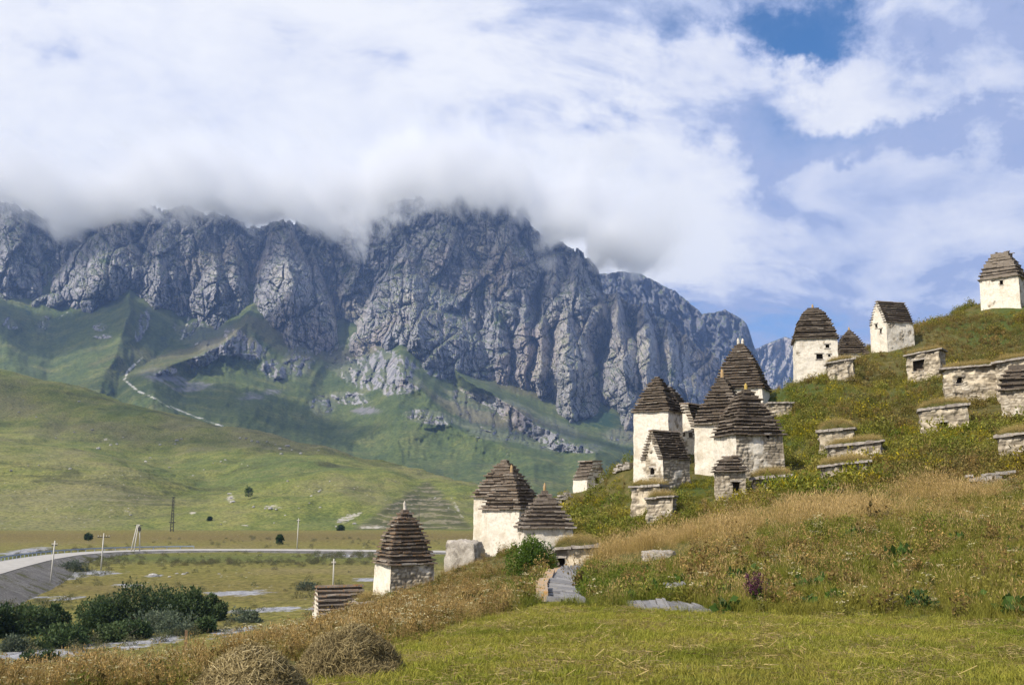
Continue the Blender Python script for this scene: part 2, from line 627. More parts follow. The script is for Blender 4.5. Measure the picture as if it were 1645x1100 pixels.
# ------------------------------------------------------------------ main cliffs
CLIFF_TOP = [(-260, 318), (-60, 320), (0, 322), (60, 345), (100, 366), (150, 352), (200, 340), (280, 338), (340, 342), (400, 368), (425, 362), (455, 352), (490, 364), (540, 366),
             (575, 352), (610, 332), (660, 322), (720, 316), (770, 316), (800, 326), (830, 340), (850, 362), (875, 386), (920, 398), (950, 414), (962, 440), (968, 470),
             (985, 476), (1000, 484), (1040, 492), (1075, 520), (1095, 540), (1140, 570), (1170, 600), (1200, 640), (1300, 700)]
FOOT = [(-260, 425), (-100, 440), (0, 452), (40, 460), (75, 468), (150, 462), (210, 455), (260, 470), (300, 505), (330, 500), (370, 488), (405, 482), (450, 496), (500, 520),
        (530, 540), (560, 537), (600, 530), (640, 518), (690, 545), (740, 575), (800, 597), (850, 605), (900, 612), (950, 622), (1000, 632), (1040, 645), (1100, 665), (1200, 700), (1300, 730)]


def cliff_relief(PX, PY, T):
    wx = fbm(PX / 60, PY / 60, 1.7, 4) * 16
    wy = fbm(PX / 60, PY / 60, 8.7, 4) * 14
    X = PX + wx; Y = PY + wy
    F = np.zeros_like(PX)
    for b in [
            (455, 346, 372, 548, 530, 470, 420), (345, 385, 280, 400, 495, 352, 260), (375, 380, 330, 420, 490, 380, 230), (195, 350, 55, 250, 470, 150, 300), (265, 365, 180, 320, 480, 250, 260),
            (20, 335, -70, 95, 470, 10, 260), (-70, 330, -200, 0, 450, -90, 300), (310, 352, 250, 380, 440, 315, 150),
            (650, 392, 515, 830, 600, 690, 520), (505, 400, 470, 545, 530, 520, 230), (585, 370, 530, 640, 520, 590, 130), (790, 420, 740, 850, 600, 800, 330), (745, 385, 700, 800, 520, 760, 200),
            (838, 430, 800, 885, 600, 845, 360), (870, 470, 828, 915, 620, 868, 420), (908, 462, 862, 985, 640, 918, 560), (988, 470, 950, 1062, 650, 1010, 520), (1036, 490, 1000, 1080, 660, 1045, 480),
            (1075, 520, 1030, 1130, 680, 1085, 430), (930, 410, 880, 975, 500, 935, 260), (890, 400, 850, 930, 520, 892, 200), (820, 345, 770, 860, 440, 822, 200), (700, 335, 640, 760, 420, 705, 130),
            (1100, 565, 1050, 1180, 700, 1115, 380), (620, 338, 560, 680, 420, 625, 120)]:
        F = np.maximum(F, buttress(X, Y, *b))
    # gullies and ribs, running down the face
    g1 = fbm(X / 34, Y / 150, 3.3, 4, 0.55, True)
    g2 = fbm(X / 13 + 0.2 * wy, Y / 60, 6.1, 4, 0.6, True)
    g3 = fbm(X / 6, Y / 9, 2.1, 4, 0.65)
    g4 = fbm(X / 22 + Y / 60, Y / 10 - X / 90, 12.2, 4, 0.6, True)      # strata
    q1 = facets(X / 30 + 0.15 * Y / 60, Y / 95, 1, 1.3, 0.6)
    q2 = facets(X / 13 - Y / 45, Y / 22 + X / 60, 2, 1.2, 0.5)
    q3 = facets(X / 5.5, Y / 9, 3, 1.0, 0.5)
    q0 = facets((X + 0.55 * Y) / 60, (Y - 0.35 * X) / 85, 13, 1.4, 0.35)
    return 1.7 * F + 30 * g1 + 75 * q0 + 42 * q1 + 30 * q2 + 15 * q3 + 10 * g3 + 16 * g4


def cliff_attrs(PX, PY, T):
    rock = np.full_like(PX, 0.98)
    green = 0
    for (gx, gy, rx, ry) in [(1010, 520, 38, 9), (805, 510, 25, 40), (170, 420, 25, 18), (640, 430, 30, 14), (560, 440, 25, 50), (75, 430, 20, 20), (1080, 600, 16, 40), (870, 520, 10, 40), (960, 600, 15, 25), (770, 470, 30, 20)]:
        green = np.maximum(green, np.exp(-((PX - gx) / rx) ** 2 - ((PY - gy) / ry) ** 2))
    rock = rock - green * 0.52
    pale = 0
    for (gx, gy, rx, ry) in [(1010, 560, 60, 70), (920, 570, 40, 80), (1110, 560, 50, 30), (560, 500, 30, 45), (540, 500, 14, 30), (770, 390, 40, 25), (450, 445, 18, 18), (670, 480, 20, 14), (350, 420, 40, 25), (870, 590, 25, 30), (1000, 490, 50, 25)]:
        pale = np.maximum(pale, np.exp(-((PX - gx) / rx) ** 2 - ((PY - gy) / ry) ** 2))
    return {'rock': rock, 'pale': pale}


curtain('mountain', -240, 1250, 1040, lambda x: interp(x, CLIFF_TOP) - 2 + 7 * facets(x / 24, 0 * x + 0.4, 5, 1.4, 0.4) + 3 * facets(x / 8, 0 * x + 0.4, 6, 1.4, 0.6), lambda x: interp(x, FOOT) + 85,
        lambda x: 3560 + 0.9 * (interp(x, FOOT) - interp(x, CLIFF_TOP)), lambda x: 3450 + 0 * x,
        400, cliff_relief, m_mtn, smooth=False, prof=lambda PX, t: t ** 1.6, attrs=cliff_attrs)

# dark ridge behind, running down to the right
BACK_TOP = [(880, 430), (930, 446), (965, 440), (1000, 436), (1030, 440), (1060, 456), (1085, 468), (1110, 488), (1128, 504), (1145, 502), (1165, 498), (1182, 506), (1200, 520), (1208, 545), (1218, 575), (1228, 605), (1250, 660), (1290, 700)]


def back_relief(PX, PY, T):
    X = PX + fbm(PX / 40, PY / 40, 4.4, 4) * 10
    Y = PY
    return (130 * fbm(X / 30 - Y / 70, Y / 80 + X / 200, 5.5, 4, 0.55, True) + 60 * fbm(X / 12 - Y / 30, Y / 30, 9.5, 4, 0.6, True) + 60 * facets(X / 16 - Y / 80, Y / 40, 4, 1.2, 0.5) + 26 * facets(X / 6, Y / 13, 7, 1.0, 0.5))


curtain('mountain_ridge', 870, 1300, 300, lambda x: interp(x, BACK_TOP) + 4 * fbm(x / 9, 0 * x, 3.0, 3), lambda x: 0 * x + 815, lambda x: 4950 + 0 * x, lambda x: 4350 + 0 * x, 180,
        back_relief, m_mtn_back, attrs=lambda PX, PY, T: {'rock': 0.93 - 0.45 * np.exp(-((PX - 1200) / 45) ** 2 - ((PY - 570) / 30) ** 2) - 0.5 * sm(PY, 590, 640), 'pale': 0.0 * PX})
PALE_TOP = [(1150, 660), (1200, 590), (1214, 560), (1232, 552), (1250, 545), (1262, 541), (1280, 546), (1300, 540), (1330, 530), (1370, 545), (1420, 560), (1480, 600)]
curtain('far_mountain', 1150, 1480, 240, lambda x: interp(x, PALE_TOP) + 3 * fbm(x / 8, 0 * x, 7.0, 3), lambda x: 0 * x + 815, lambda x: 6500 + 0 * x, lambda x: 5900 + 0 * x, 160,
        lambda PX, PY, T: (150 * fbm(PX / 26 + PY / 90, PY / 80, 2.2, 4, 0.55, True) + 90 * facets(PX / 12 + PY / 60, PY / 30, 8, 1.2, 0.5) + 35 * facets(PX / 5, PY / 11, 9, 1.0, 0.5)), m_mtn,
        attrs=lambda PX, PY, T: {'rock': 1 - 0.5 * sm(PY, 590, 640) + 0 * PX, 'pale': 0.8 * sm(PY, 640, 560)})

# ------------------------------------------------------------------ alpine slopes below the cliffs
SL_BOT = [(-260, 740), (0, 740), (200, 765), (400, 790), (600, 815), (800, 824), (1000, 826), (1300, 826)]


def spur(PX, PY, line, width_l, width_r, A, y0):
    """a grassy spur: its crest follows line [(py, px)...] downhill"""
    a = np.array(line, float)
    xc = np.interp(PY, a[:, 0], a[:, 1])
    grow = np.clip((PY - y0) / 60, 0.12, 3)
    s = np.where(PX < xc, (xc - PX) / (width_l * grow), (PX - xc) / (width_r * grow))
    return A * 1.25 * np.exp(-s ** 1.1) * sm(PY, y0 - 25, y0 + 60)


def slope_relief(PX, PY, T):
    X = PX + fbm(PX / 80, PY / 80, 2.7, 4) * 18
    Y = PY + fbm(PX / 70, PY / 70, 6.7, 4) * 10
    F = spur(X, Y, [(455, 212), (500, 210), (560, 190), (620, 160), (700, 130)], 70, 40, 330, 458)
    F = np.maximum(F, spur(X, Y, [(484, 405), (520, 395), (570, 330), (605, 240), (660, 250)], 40, 95, 420, 486))
    F = np.maximum(F, spur(X, Y, [(518, 640), (560, 640), (610, 650), (680, 720), (740, 860)], 65, 85, 420, 522))
    F = np.maximum(F, spur(X, Y, [(560, 700), (600, 745), (640, 800), (690, 880), (730, 960)], 50, 28, 470, 560))
    F = np.maximum(F, spur(X, Y, [(430, -40), (500, -20), (600, 30), (700, 60)], 70, 60, 260, 440))
    F = np.maximum(F, spur(X, Y, [(630, 1010), (700, 1080), (760, 1160)], 40, 60, 300, 640))
    A = slope_attrs(PX, PY, T)['rock']
    rough = 48 * facets(X / 13, Y / 34, 11, 1.2, 0.5) + 20 * facets(X / 5, Y / 12, 12, 1.0, 0.5) + 14 * fbm(X / 4.5, Y / 8, 5.2, 4, 0.6) + 30
    gul = 34 * fbm(X / 34 + 0.6 * fbm(X / 90, Y / 90, 3.3, 3), Y / 90 + X / 160, 8.2, 4, 0.55, True) + 9 * fbm(X / 9, Y / 26, 9.2, 3, 0.55, True)
    return (F + 70 * fbm(X / 75, Y / 60, 4.5, 4) + 10 * fbm(X / 22, Y / 22, 1.5, 4) + gul * sm(T, 0.03, 0.30) * (0.35 + 0.65 * T) + rough * sm(A, 0.25, 0.85) * (0.45 + 0.55 * T)) * sm(T, 0.0, 0.08) * (1 - 0.6 * sm(T, 0.85, 1.0))


def ell(PX, PY, gx, gy, rx, ry, a=0.0):
    dx_ = PX - gx; dy_ = PY - gy
    c, s = cos(radians(a)), sin(radians(a))
    return np.exp(-(((dx_ * c + dy_ * s) / rx) ** 2 + ((-dx_ * s + dy_ * c) / ry) ** 2) ** 1.2)


def polyline_mask(PX, PY, pts, wd):
    d = np.full(PX.shape, 1e9)
    for (x0, y0), (x1, y1) in zip(pts[:-1], pts[1:]):
        L = (x1 - x0) ** 2 + (y1 - y0) ** 2
        t = np.clip(((PX - x0) * (x1 - x0) + (PY - y0) * (y1 - y0)) / L, 0, 1)
        d = np.minimum(d, np.hypot(PX - x0 - t * (x1 - x0), PY - y0 - t * (y1 - y0)))
    return np.exp(-(d / wd) ** 2)


def slope_attrs(PX, PY, T):
    rock = np.zeros_like(PX)
    for e in [(375, 555, 75, 26, 12), (330, 575, 40, 14, -20), (255, 597, 45, 9, -4), (440, 595, 30, 22, 30), (310, 530, 14, 30, 30), (590, 600, 68, 34, 12), (640, 615, 50, 26, 0), (560, 640, 45, 14, 0),
              (760, 645, 62, 14, 22), (800, 690, 90, 24, 10), (880, 712, 80, 16, 8), (830, 655, 40, 9, 28), (700, 600, 26, 8, 20), (160, 525, 16, 8, 0), (165, 540, 20, 5, 0), (940, 720, 40, 12, 0), (1000, 700, 40, 18, 0),
              (15, 520, 20, 12, 30), (70, 520, 12, 20, 30), (520, 650, 30, 20, 0), (980, 610, 14, 6, 0), (465, 510, 30, 6, 30), (350, 545, 90, 34, 14), (600, 590, 90, 44, 8), (790, 665, 110, 40, 18), (480, 570, 30, 50, 20), (690, 670, 60, 16, 10), (880, 690, 70, 26, 12), (230, 520, 12, 40, 20)]:
        rock = np.maximum(rock, 0.80 * ell(PX, PY, *e))
    rock = np.maximum(rock, 0.0)
    scree = np.zeros_like(PX)
    for e in [(265, 607, 70, 9, 4), (310, 618, 60, 8, 4), (410, 636, 48, 11, -8), (590, 660, 35, 9, 0), (300, 625, 30, 8, 0), (440, 628, 25, 6, 0)]:
        scree = np.maximum(scree, 0.9 * ell(PX, PY, *e))
    dirt = polyline_mask(PX, PY, [(307, 500), (300, 520), (292, 545)], 2.6) * 0.9
    dirt = np.maximum(dirt, polyline_mask(PX, PY, [(228, 575), (205, 596), (200, 610), (222, 628), (250, 640)], 3.0) * 0.9)
    dirt = np.maximum(dirt, polyline_mask(PX, PY, [(250, 640), (270, 652), (300, 664), (360, 685)], 2.4) * 0.8)
    dirt = np.maximum(dirt, polyline_mask(PX, PY, [(100, 490), (150, 470), (70, 530)], 2.5) * 0.5)
    wood = np.zeros_like(PX)
    for e in [(900, 640, 45, 16, 35), (960, 670, 60, 26, 15), (870, 615, 40, 8, 25), (45, 500, 5, 16, -25), (15, 478, 10, 4, 30), (380, 690, 60, 4, 12), (440, 700, 40, 4, 12), (790, 590, 30, 4, 30), (1010, 650, 40, 20, 0)]:
        wood = np.maximum(wood, 0.75 * ell(PX, PY, *e))
    return {'rock': rock, 'scree': scree, 'dirt': dirt, 'wood': wood, 'pale': 0.8 * polyline_mask(PX, PY, [(700, 632), (780, 625), (840, 645)], 12) + 0.6 * ell(PX, PY, 560, 590, 30, 25)}


curtain('mountain_meadow', -240, 1250, 720, lambda x: interp(x, FOOT) - 26, lambda x: interp(x, SL_BOT), lambda x: 3420 + 0 * x, lambda x: interp(x, [(-240, 1500), (600, 1350), (1250, 1300)]), 290,
        slope_relief, m_mtn, attrs=slope_attrs, prof=lambda PX, t: 0.15 * t + 0.85 * t ** 0.8)

# ------------------------------------------------------------------ green foothills
hc = []
for (x, y, D) in [(-300, 850, 500), (0, 851, 505), (150, 852, 508), (280, 853, 512), (400, 850, 512), (500, 850, 515), (600, 851, 515), (700, 851, 510), (800, 850, 500), (900, 848, 490),
                  (-300, 540, 1250), (-150, 570, 1200), (0, 594, 1150), (90, 610, 1120), (200, 648, 1080), (300, 672, 1050), (400, 692, 1020), (520, 716, 1000), (640, 745, 950), (770, 777, 900), (900, 805, 850),
                  (0, 660, 1000), (100, 665, 1000), (200, 690, 980), (300, 715, 950), (390, 722, 900), (390, 765, 760), (440, 720, 930),
                  (-300, 680, 830), (-100, 690, 820), (0, 701, 800), (100, 713, 780), (180, 733, 740), (225, 760, 670), (0, 696, 900), (100, 706, 900), (200, 738, 850), (250, 745, 800),
                  (0, 780, 620), (100, 785, 620), (200, 800, 590), (260, 805, 610), (300, 775, 730), (290, 790, 660),
                  (340, 790, 650), (420, 765, 680), (480, 738, 770), (600, 748, 770), (680, 768, 730), (740, 790, 680), (480, 790, 600), (600, 800, 590), (700, 820, 560),
                  (640, 790, 640)]:
    hc.append(P(x, y, D))
for (x, D, z) in [(-300, 1600, 60), (0, 1500, 40), (200, 1450, 0), (400, 1350, -10), (600, 1300, -15), (800, 1200, -16), (-300, 420, 0), (0, 420, 0), (300, 420, 0), (600, 420, 0), (900, 420, 0)]:
    hc.append(np.array([(x - 822.5) / 1600 * D, D, z]))
hill_f = tps(hc, lam=0.0005, scale=300.0)
nx, nD = 560, 310
pxs = np.linspace(-280, 1060, nx)
Ds = 440 * (1560 / 440) ** np.linspace(0, 1, nD)
PXg, Dg = np.meshgrid(pxs, Ds)
Xg = (PXg - 822.5) / 1600 * Dg
Zg = hill_f(Xg, Dg)
Zg = Zg - sm(PXg, 860, 1040) * 60
lift = sm(Zg, 0.5, 12)
Zg = Zg + lift * (5.0 * fbm(Xg / 95, Dg / 95, 1.0, 4) - 5.0 * np.clip(fbm(Xg / 110, Dg / 260, 6.0, 3, 0.5, True) - 0.45, 0, 1) * 2 + 1.5 * fbm(Xg / 16, Dg / 22, 2.0, 4) + 0.6 * fbm(Xg / 5, Dg / 5, 4.0, 3))
# cattle terraces on the hillside
terr = sm(perlin(Xg / 120, Dg / 120, 3.3), -0.1, 0.3)
Zg = Zg + lift * terr * 0.5 * np.sin(Zg * 1.9 + 2.5 * perlin(Xg / 30, Dg / 30, 7.0))
me = np_mesh('foothill', np.stack([Xg, Dg, Zg - 0.5], -1).reshape(-1, 3), grid_quads(nD, nx))
pX, pY, _ = proj(np.stack([Xg, Dg, Zg], -1))
wq = np.clip((pY - 768) / 80, 0.001, 1.2)
xq = pX - 690 + 10 * fbm(Xg / 40, Dg / 40, 5.0, 3)
quarry = np.where(xq < 0, sm(xq + 125 * wq, -8, 14), sm(72 * wq - xq, -6, 10)) * sm(pY, 768, 776) * sm(pY, 852, 846)
quarry = np.clip(quarry + 0.4 * ell(pX, pY, 215, 800, 60, 12), 0, 1)
bare = 0.0 * pX
for e in [(560, 830, 28, 7, -20), (600, 845, 30, 4, 0), (370, 798, 10, 12, 60), (440, 812, 20, 5, 8), (205, 820, 12, 3, 20), (310, 822, 9, 3, 0), (395, 842, 14, 2, 0), (360, 836, 14, 2, 0), (170, 705, 6, 4, 0), (735, 815, 5, 30, -30)]:
    bare = np.maximum(bare, 0.95 * ell(pX, pY, *e))
put_attr(me, 'quarry', quarry.ravel())
put_attr(me, 'bare', bare.ravel())

m_hill, t = new_mat('foothill_grass')
p = t.pos()
a = t.noise(p, 0.006, 5, 0.6)
b = t.noise(p, 0.05, 6, 0.65)
cN = t.noise(t.scalev(p, (1, 1, 3)), 0.35, 5, 0.7)
c = t.ramp(b, [(0.3, (0.074, 0.098, 0.022)), (0.5, (0.136, 0.150, 0.037)), (0.72, (0.200, 0.188, 0.058))])
c = t.mix(c, (0.165, 0.150, 0.070), t.math('MULTIPLY', t.sstep(a, 0.46, 0.62), 0.7))
c = t.mix(c, (0.070, 0.100, 0.030), t.math('MULTIPLY', t.sstep(a, 0.48, 0.34), 0.7))
c = t.mix(c, (0.036, 0.050, 0.018), t.math('MULTIPLY', t.sstep(cN, 0.57, 0.70), 0.75))
m2 = t.noise(t.scalev(p, (0.6, 1.5, 2.0)), 0.018, 7, 0.7, dist=0.5)
c = t.mix(c, (0.060, 0.062, 0.026), t.math('MULTIPLY', t.sstep(m2, 0.52, 0.66), 0.75))
c = t.mix(c, (0.175, 0.160, 0.062), t.math('MULTIPLY', t.sstep(m2, 0.46, 0.34), 0.55))
fn_ = t.noise(p, 0.55, 5, 0.75)
c = t.mix(t.mix(c, (0.60, 0.62, 0.60), 1.0, 'MULTIPLY'), t.mix(c, (1.42, 1.38, 1.35), 1.0, 'MULTIPLY'), t.sstep(fn_, 0.34, 0.66))
# thin terraces trodden by cattle, browner on the quarried nose
zz = t.sep(p)[2]
tl = t.math('SINE', t.math('ADD', t.math('MULTIPLY', zz, 2.3), t.math('MULTIPLY', b, 22.0)))
c = t.mix(c, (0.205, 0.180, 0.115), t.math('MULTIPLY', t.sstep(tl, 0.5, 0.95), t.math('MULTIPLY', t.sstep(a, 0.48, 0.6), 0.22)))
q = t.attr('quarry', out='Fac')
c = t.mix(c, t.mix((0.060, 0.062, 0.026), (0.19, 0.165, 0.11), t.sstep(tl, 0.25, 1.0)), t.math('MULTIPLY', q, t.math('ADD', 0.35, t.math('MULTIPLY', t.sstep(t.noise(p, 0.03, 5, 0.65), 0.25, 0.55), 0.6))))
c = t.mix(c, (0.36, 0.33, 0.27), t.sstep(t.math('ADD', t.math('MULTIPLY', t.attr('bare', out='Fac'), 0.7), t.math('MULTIPLY', t.math('SUBTRACT', t.math('ADD', t.math('MULTIPLY', cN, 0.5), t.math('MULTIPLY', t.noise(p, 0.12, 5, 0.7), 0.5)), 0.5), 2.4)), 0.50, 0.70))
# bare stones showing through the turf
vs = t.voro(p, 0.16, rand=1.0)
c = t.mix(c, (0.33, 0.31, 0.27), t.math('MULTIPLY', t.sstep(vs, 0.10, 0.06), t.sstep(a, 0.47, 0.56)))
finish(t, c, 0.95, t.bump(t.math('ADD', cN, t.math('MULTIPLY', b, 2.0)), 0.5, 1.0))
link('foothill', me, m_hill, kind='structure')

# ------------------------------------------------------------------ valley floor
def valley_bump(x, y):
    r = np.hypot(x, y)
    return 0.5 * fbm(np.asarray(x) / 45, np.asarray(y) / 45, 5.0, 3) * sm(r, 60, 120)


vx = np.concatenate([[-20000, -9000, -4000, -1800, -1000], np.linspace(-620, 520, 300), [800, 1600, 4000, 9000, 20000]])
vy = np.concatenate([[-20000, -6000, -1500, -300, 0, 40], np.linspace(70, 560, 300), [640, 800, 1200, 2500, 6000, 12000, 25000]])
VX, VY = np.meshgrid(vx, vy)
inner = (np.abs(VX) < 900) & (VY > 60) & (VY < 700)
VZ = np.where(inner, valley_bump(VX, VY) + 0.10 * fbm(VX / 5, VY / 5, 1.0, 3), 0)
VZ = VZ - 1.2 * (~inner)
me = np_mesh('valley_floor', np.stack([VX, VY, VZ], -1).reshape(-1, 3), grid_quads(len(vy), len(vx)))
pX, pY, _ = proj(np.stack([VX, VY, VZ], -1))
ok = VY > 60
grav = np.zeros_like(pX)
for e in [(85, 925, 75, 9, -4), (150, 920, 50, 6, 0), (380, 952, 60, 6, -2), (455, 977, 60, 4, -1), (380, 1008, 40, 10, -10), (240, 1030, 100, 9, -8), (60, 1050, 110, 13, -4), (30, 958, 20, 14, 0), (560, 892, 60, 4, 0),
          (420, 980, 70, 5, -3), (100, 960, 30, 5, 0), (200, 940, 30, 3, 0), (250, 925, 18, 3, 0), (600, 930, 40, 4, 0), (40, 885, 60, 5, -8)]:
    grav = np.maximum(grav, 0.80 * ell(pX, pY, *e))
brown = np.zeros_like(pX)
for (yy, hw, aa) in [(862, 10, 1.0), (873, 5, 0.4), (946, 26, 0.55), (905, 5, 0.35)]:
    brown = np.maximum(brown, aa * np.exp(-((pY - yy) / hw) ** 2))
green = 0.8 * np.exp(-((pY - 896) / 9) ** 2) + 0.5 * np.exp(-((pY - 846) / 5) ** 2)
put_attr(me, 'gravel', np.where(ok, grav, 0).ravel())
put_attr(me, 'brown', np.where(ok, brown, 0.2).ravel())
put_attr(me, 'green', np.where(ok, green, 0.2).ravel())
m_val, t = new_mat('valley_turf')
p = t.pos()
a = t.noise(t.scalev(p, (0.5, 1, 1)), 0.03, 5, 0.6)
b = t.noise(p, 0.25, 6, 0.65)
f = t.noise(p, 2.2, 5, 0.7)
c = t.ramp(b, [(0.3, (0.115, 0.118, 0.024)), (0.5, (0.175, 0.160, 0.038)), (0.7, (0.240, 0.205, 0.062))])
c = t.mix(c, (0.260, 0.205, 0.090), t.math('MULTIPLY', t.sstep(a, 0.50, 0.64), 0.7))
c = t.mix(c, (0.150, 0.112, 0.038), t.math('MULTIPLY', t.math('ADD', t.attr('brown', out='Fac'), t.math('MULTIPLY', t.math('SUBTRACT', t.math('ADD', t.math('MULTIPLY', a, 0.6), t.math('MULTIPLY', t.noise(t.scalev(p, (0.25, 1.4, 1)), 0.12, 6, 0.7), 0.4)), 0.5), 2.2)), 0.85))
c = t.mix(c, (0.085, 0.110, 0.026), t.math('MULTIPLY', t.math('ADD', t.attr('green', out='Fac'), t.math('MULTIPLY', t.math('SUBTRACT', a, 0.5), 1.2)), 0.9))
c = t.mix(c, (0.05, 0.062, 0.020), t.math('MULTIPLY', t.sstep(f, 0.56, 0.70), 0.55))
c = t.mix(t.mix(c, (0.60, 0.62, 0.58), 1.0, 'MULTIPLY'), t.mix(c, (1.40, 1.36, 1.35), 1.0, 'MULTIPLY'), t.sstep(t.noise(t.scalev(p, (1, 0.6, 1)), 0.9, 6, 0.75), 0.34, 0.66))
st = t.voro(p, 1.6, rand=1.0, out='Color')
stone = t.mix((0.17, 0.17, 0.185), (0.42, 0.42, 0.43), t.sep(st)[0])
gv = t.sstep(t.math('ADD', t.attr('gravel', out='Fac'), t.math('MULTIPLY', t.math('SUBTRACT', t.noise(p, 0.22, 7, 0.75), 0.5), 2.4)), 0.40, 0.62)
c = t.mix(c, stone, gv)
vs = t.voro(p, 0.55, rand=1.0)
c = t.mix(c, (0.5, 0.48, 0.44), t.math('MULTIPLY', t.sstep(vs, 0.16, 0.10), t.sstep(t.noise(p, 0.06, 4, 0.6), 0.54, 0.62)))
finish(t, c, 0.95, t.bump(t.math('ADD', f, t.math('MULTIPLY', b, 1.5)), 0.8, 0.5))
link('valley_floor', me, m_val, kind='structure')
# ------------------------------------------------------------------ the near hillside
hl = [(0, 0, EYE - 1.62), (-5, 2, EYE - 1.75), (6, 2, EYE - 1.35), (-12, 4, EYE - 3.2), (14, 4, EYE - 0.9), (-25, 5, EYE - 7), (0, -14, EYE - 1.5), (20, -14, EYE + 0.5), (-20, -14, EYE - 6), (30, 10, EYE + 1.2), (45, 25, EYE + 5.5), (60, 60, EYE + 13)]
for (x, y, D) in [(822, 1100, 8.6), (1250, 1100, 8.7), (1645, 1100, 8.8), (1900, 1100, 9), (500, 1102, 9.6), (250, 1125, 11.6), (0, 1135, 13.5), (-200, 1140, 14),
                  (600, 1042, 14.5), (700, 1008, 18), (820, 980, 22), (880, 966, 24), (1000, 972, 22), (1120, 977, 20), (1250, 983, 18.5), (1450, 990, 17), (1645, 997, 16), (1850, 1000, 15.5),
                  (1060, 945, 26), (1085, 950, 25), (905, 935, 30), (915, 912, 40), (930, 908, 43),
                  (1250, 930, 23), (1400, 930, 22), (1645, 930, 20), (1100, 900, 33), (1050, 886, 37), (1300, 850, 32), (1400, 805, 41), (1500, 820, 35), (1645, 850, 27), (1800, 830, 27), (1000, 880, 39), (1150, 850, 39),
                  (1200, 800, 49), (1645, 760, 44), (1450, 770, 46), (1550, 785, 41), (1590, 786, 40),
                  (520, 1006, 34), (420, 1046, 26), (300, 1082, 21.5), (150, 1100, 19.5), (0, 1112, 18.5), (-200, 1124, 18),
                  (650, 945, 50), (545, 984, 46), (590, 986, 45), (620, 990, 36), (740, 950, 36), (700, 940, 46), (748, 897, 56), (800, 893, 58), (815, 905, 50), (870, 905, 46), (930, 908, 45), (960, 895, 46),
                  (948, 790, 69), (950, 806, 65), (900, 790, 67), (890, 840, 60), (960, 830, 60), (1050, 818, 52), (1065, 770, 57), (1055, 735, 64), (1110, 722, 68), (1140, 748, 62), (1200, 760, 59), (1250, 735, 62), (1175, 793, 52), (1238, 790, 52),
                  (1000, 742, 66), (1250, 665, 76), (1235, 640, 80), (1190, 650, 82), (1282, 612, 88), (1310, 600, 86), (1345, 582, 88), (1350, 600, 82), (1390, 562, 95), (1430, 550, 93), (1480, 521, 98), (1560, 492, 102), (1605, 480, 100), (1645, 466, 106), (1800, 395, 112),
                  (1300, 680, 68), (1345, 716, 60), (1370, 740, 54), (1355, 764, 49), (1490, 603, 77), (1555, 632, 68), (1515, 688, 58), (1635, 650, 64), (1630, 730, 48), (1420, 620, 80), (1420, 680, 64), (1800, 600, 70), (1800, 720, 45), (1630, 560, 85), (1640, 484, 100), (1570, 505, 99)]:
    hl.append(P(x, y, D))
for (x, D, z) in [(1240, 130, EYE - 4), (1400, 150, EYE + 6), (1650, 170, EYE + 14), (2000, 170, EYE + 30), (1010, 100, EYE - 9), (900, 95, EYE - 11), (800, 84, EYE - 10), (700, 74, EYE - 10), (600, 68, EYE - 11), (500, 62, EYE - 12),
                  (1120, 115, EYE - 7), (500, 46, EYE - 8.5), (400, 40, EYE - 9), (300, 36, EYE - 9), (150, 34, EYE - 10), (0, 32, EYE - 10.5), (-250, 30, EYE - 11), (600, 105, -3), (300, 60, -3), (0, 50, -3), (-300, 45, -3), (800, 120, -3), (1000, 150, -3), (1200, 190, -6), (-800, 25, -3)]:
    hl.append(np.array([(x - 822.5) / 1600 * D, D, z]))
_hill = tps(hl, lam=0.0008, scale=30.0)


def hz_at(x, y):
    x = np.asarray(x, float); y = np.asarray(y, float)
    z = _hill(x, y)
    r = np.hypot(x, y)
    z = z - 30 * sm(-x, 26, 60)
    z = z - 0.26 * sm(r, 26, 46)
    return z + (0.10 * fbm(x / 2.6, y / 2.6, 1.0, 3) + 0.30 * fbm(x / 9, y / 9, 3.0, 2)) * sm(r, 12, 45) + 0.025 * fbm(x / 0.9, y / 0.9, 5.0, 2)


# table of the smooth ground, to find where a line of sight meets it
def G(px, py, d0=7.0, d1=125.0, n=600):
    """ground point of the hillside on the ray through a photo pixel"""
    D = np.linspace(d0, d1, n)
    q = P(np.full(n, float(px)), np.full(n, float(py)), D)
    h = q[:, 2] - hz_at(q[:, 0], q[:, 1])
    k = np.where(h < 0)[0]
    if len(k) == 0:
        return q[-1]
    k = max(k[0], 1)
    f = h[k - 1] / (h[k - 1] - h[k])
    return q[k - 1] + (q[k] - q[k - 1]) * f


hxs = np.concatenate([np.linspace(-75, -22, 70), np.linspace(-21.5, 34, 230), np.linspace(34.5, 125, 110)])
hys = np.concatenate([np.linspace(-14, 6, 40), np.linspace(6.2, 45, 190), np.linspace(45.5, 125, 190), np.linspace(126, 190, 40)])
HX, HY = np.meshgrid(hxs, hys)
HZ = hz_at(HX, HY)
me = np_mesh('hillside', np.stack([HX, HY, HZ], -1).reshape(-1, 3), grid_quads(len(hys), len(hxs)))
LAWN = [(-400, 1160), (300, 1110), (450, 1098), (560, 1062), (640, 1034), (760, 1000), (880, 968), (1000, 975), (1120, 983), (1300, 986), (1450, 990), (1645, 998), (2200, 1010)]


def lawn_mask(x, y, z):
    px, py, f = proj(np.stack([x, y, z], -1))
    m = sm(py - interp(px, LAWN) + 9 * fbm(np.asarray(x) / 0.8, np.asarray(y) / 0.8, 2.0, 3), -4, 6)
    return np.where((f < 4) | (y < 6), sm(x, -4, 0), m)


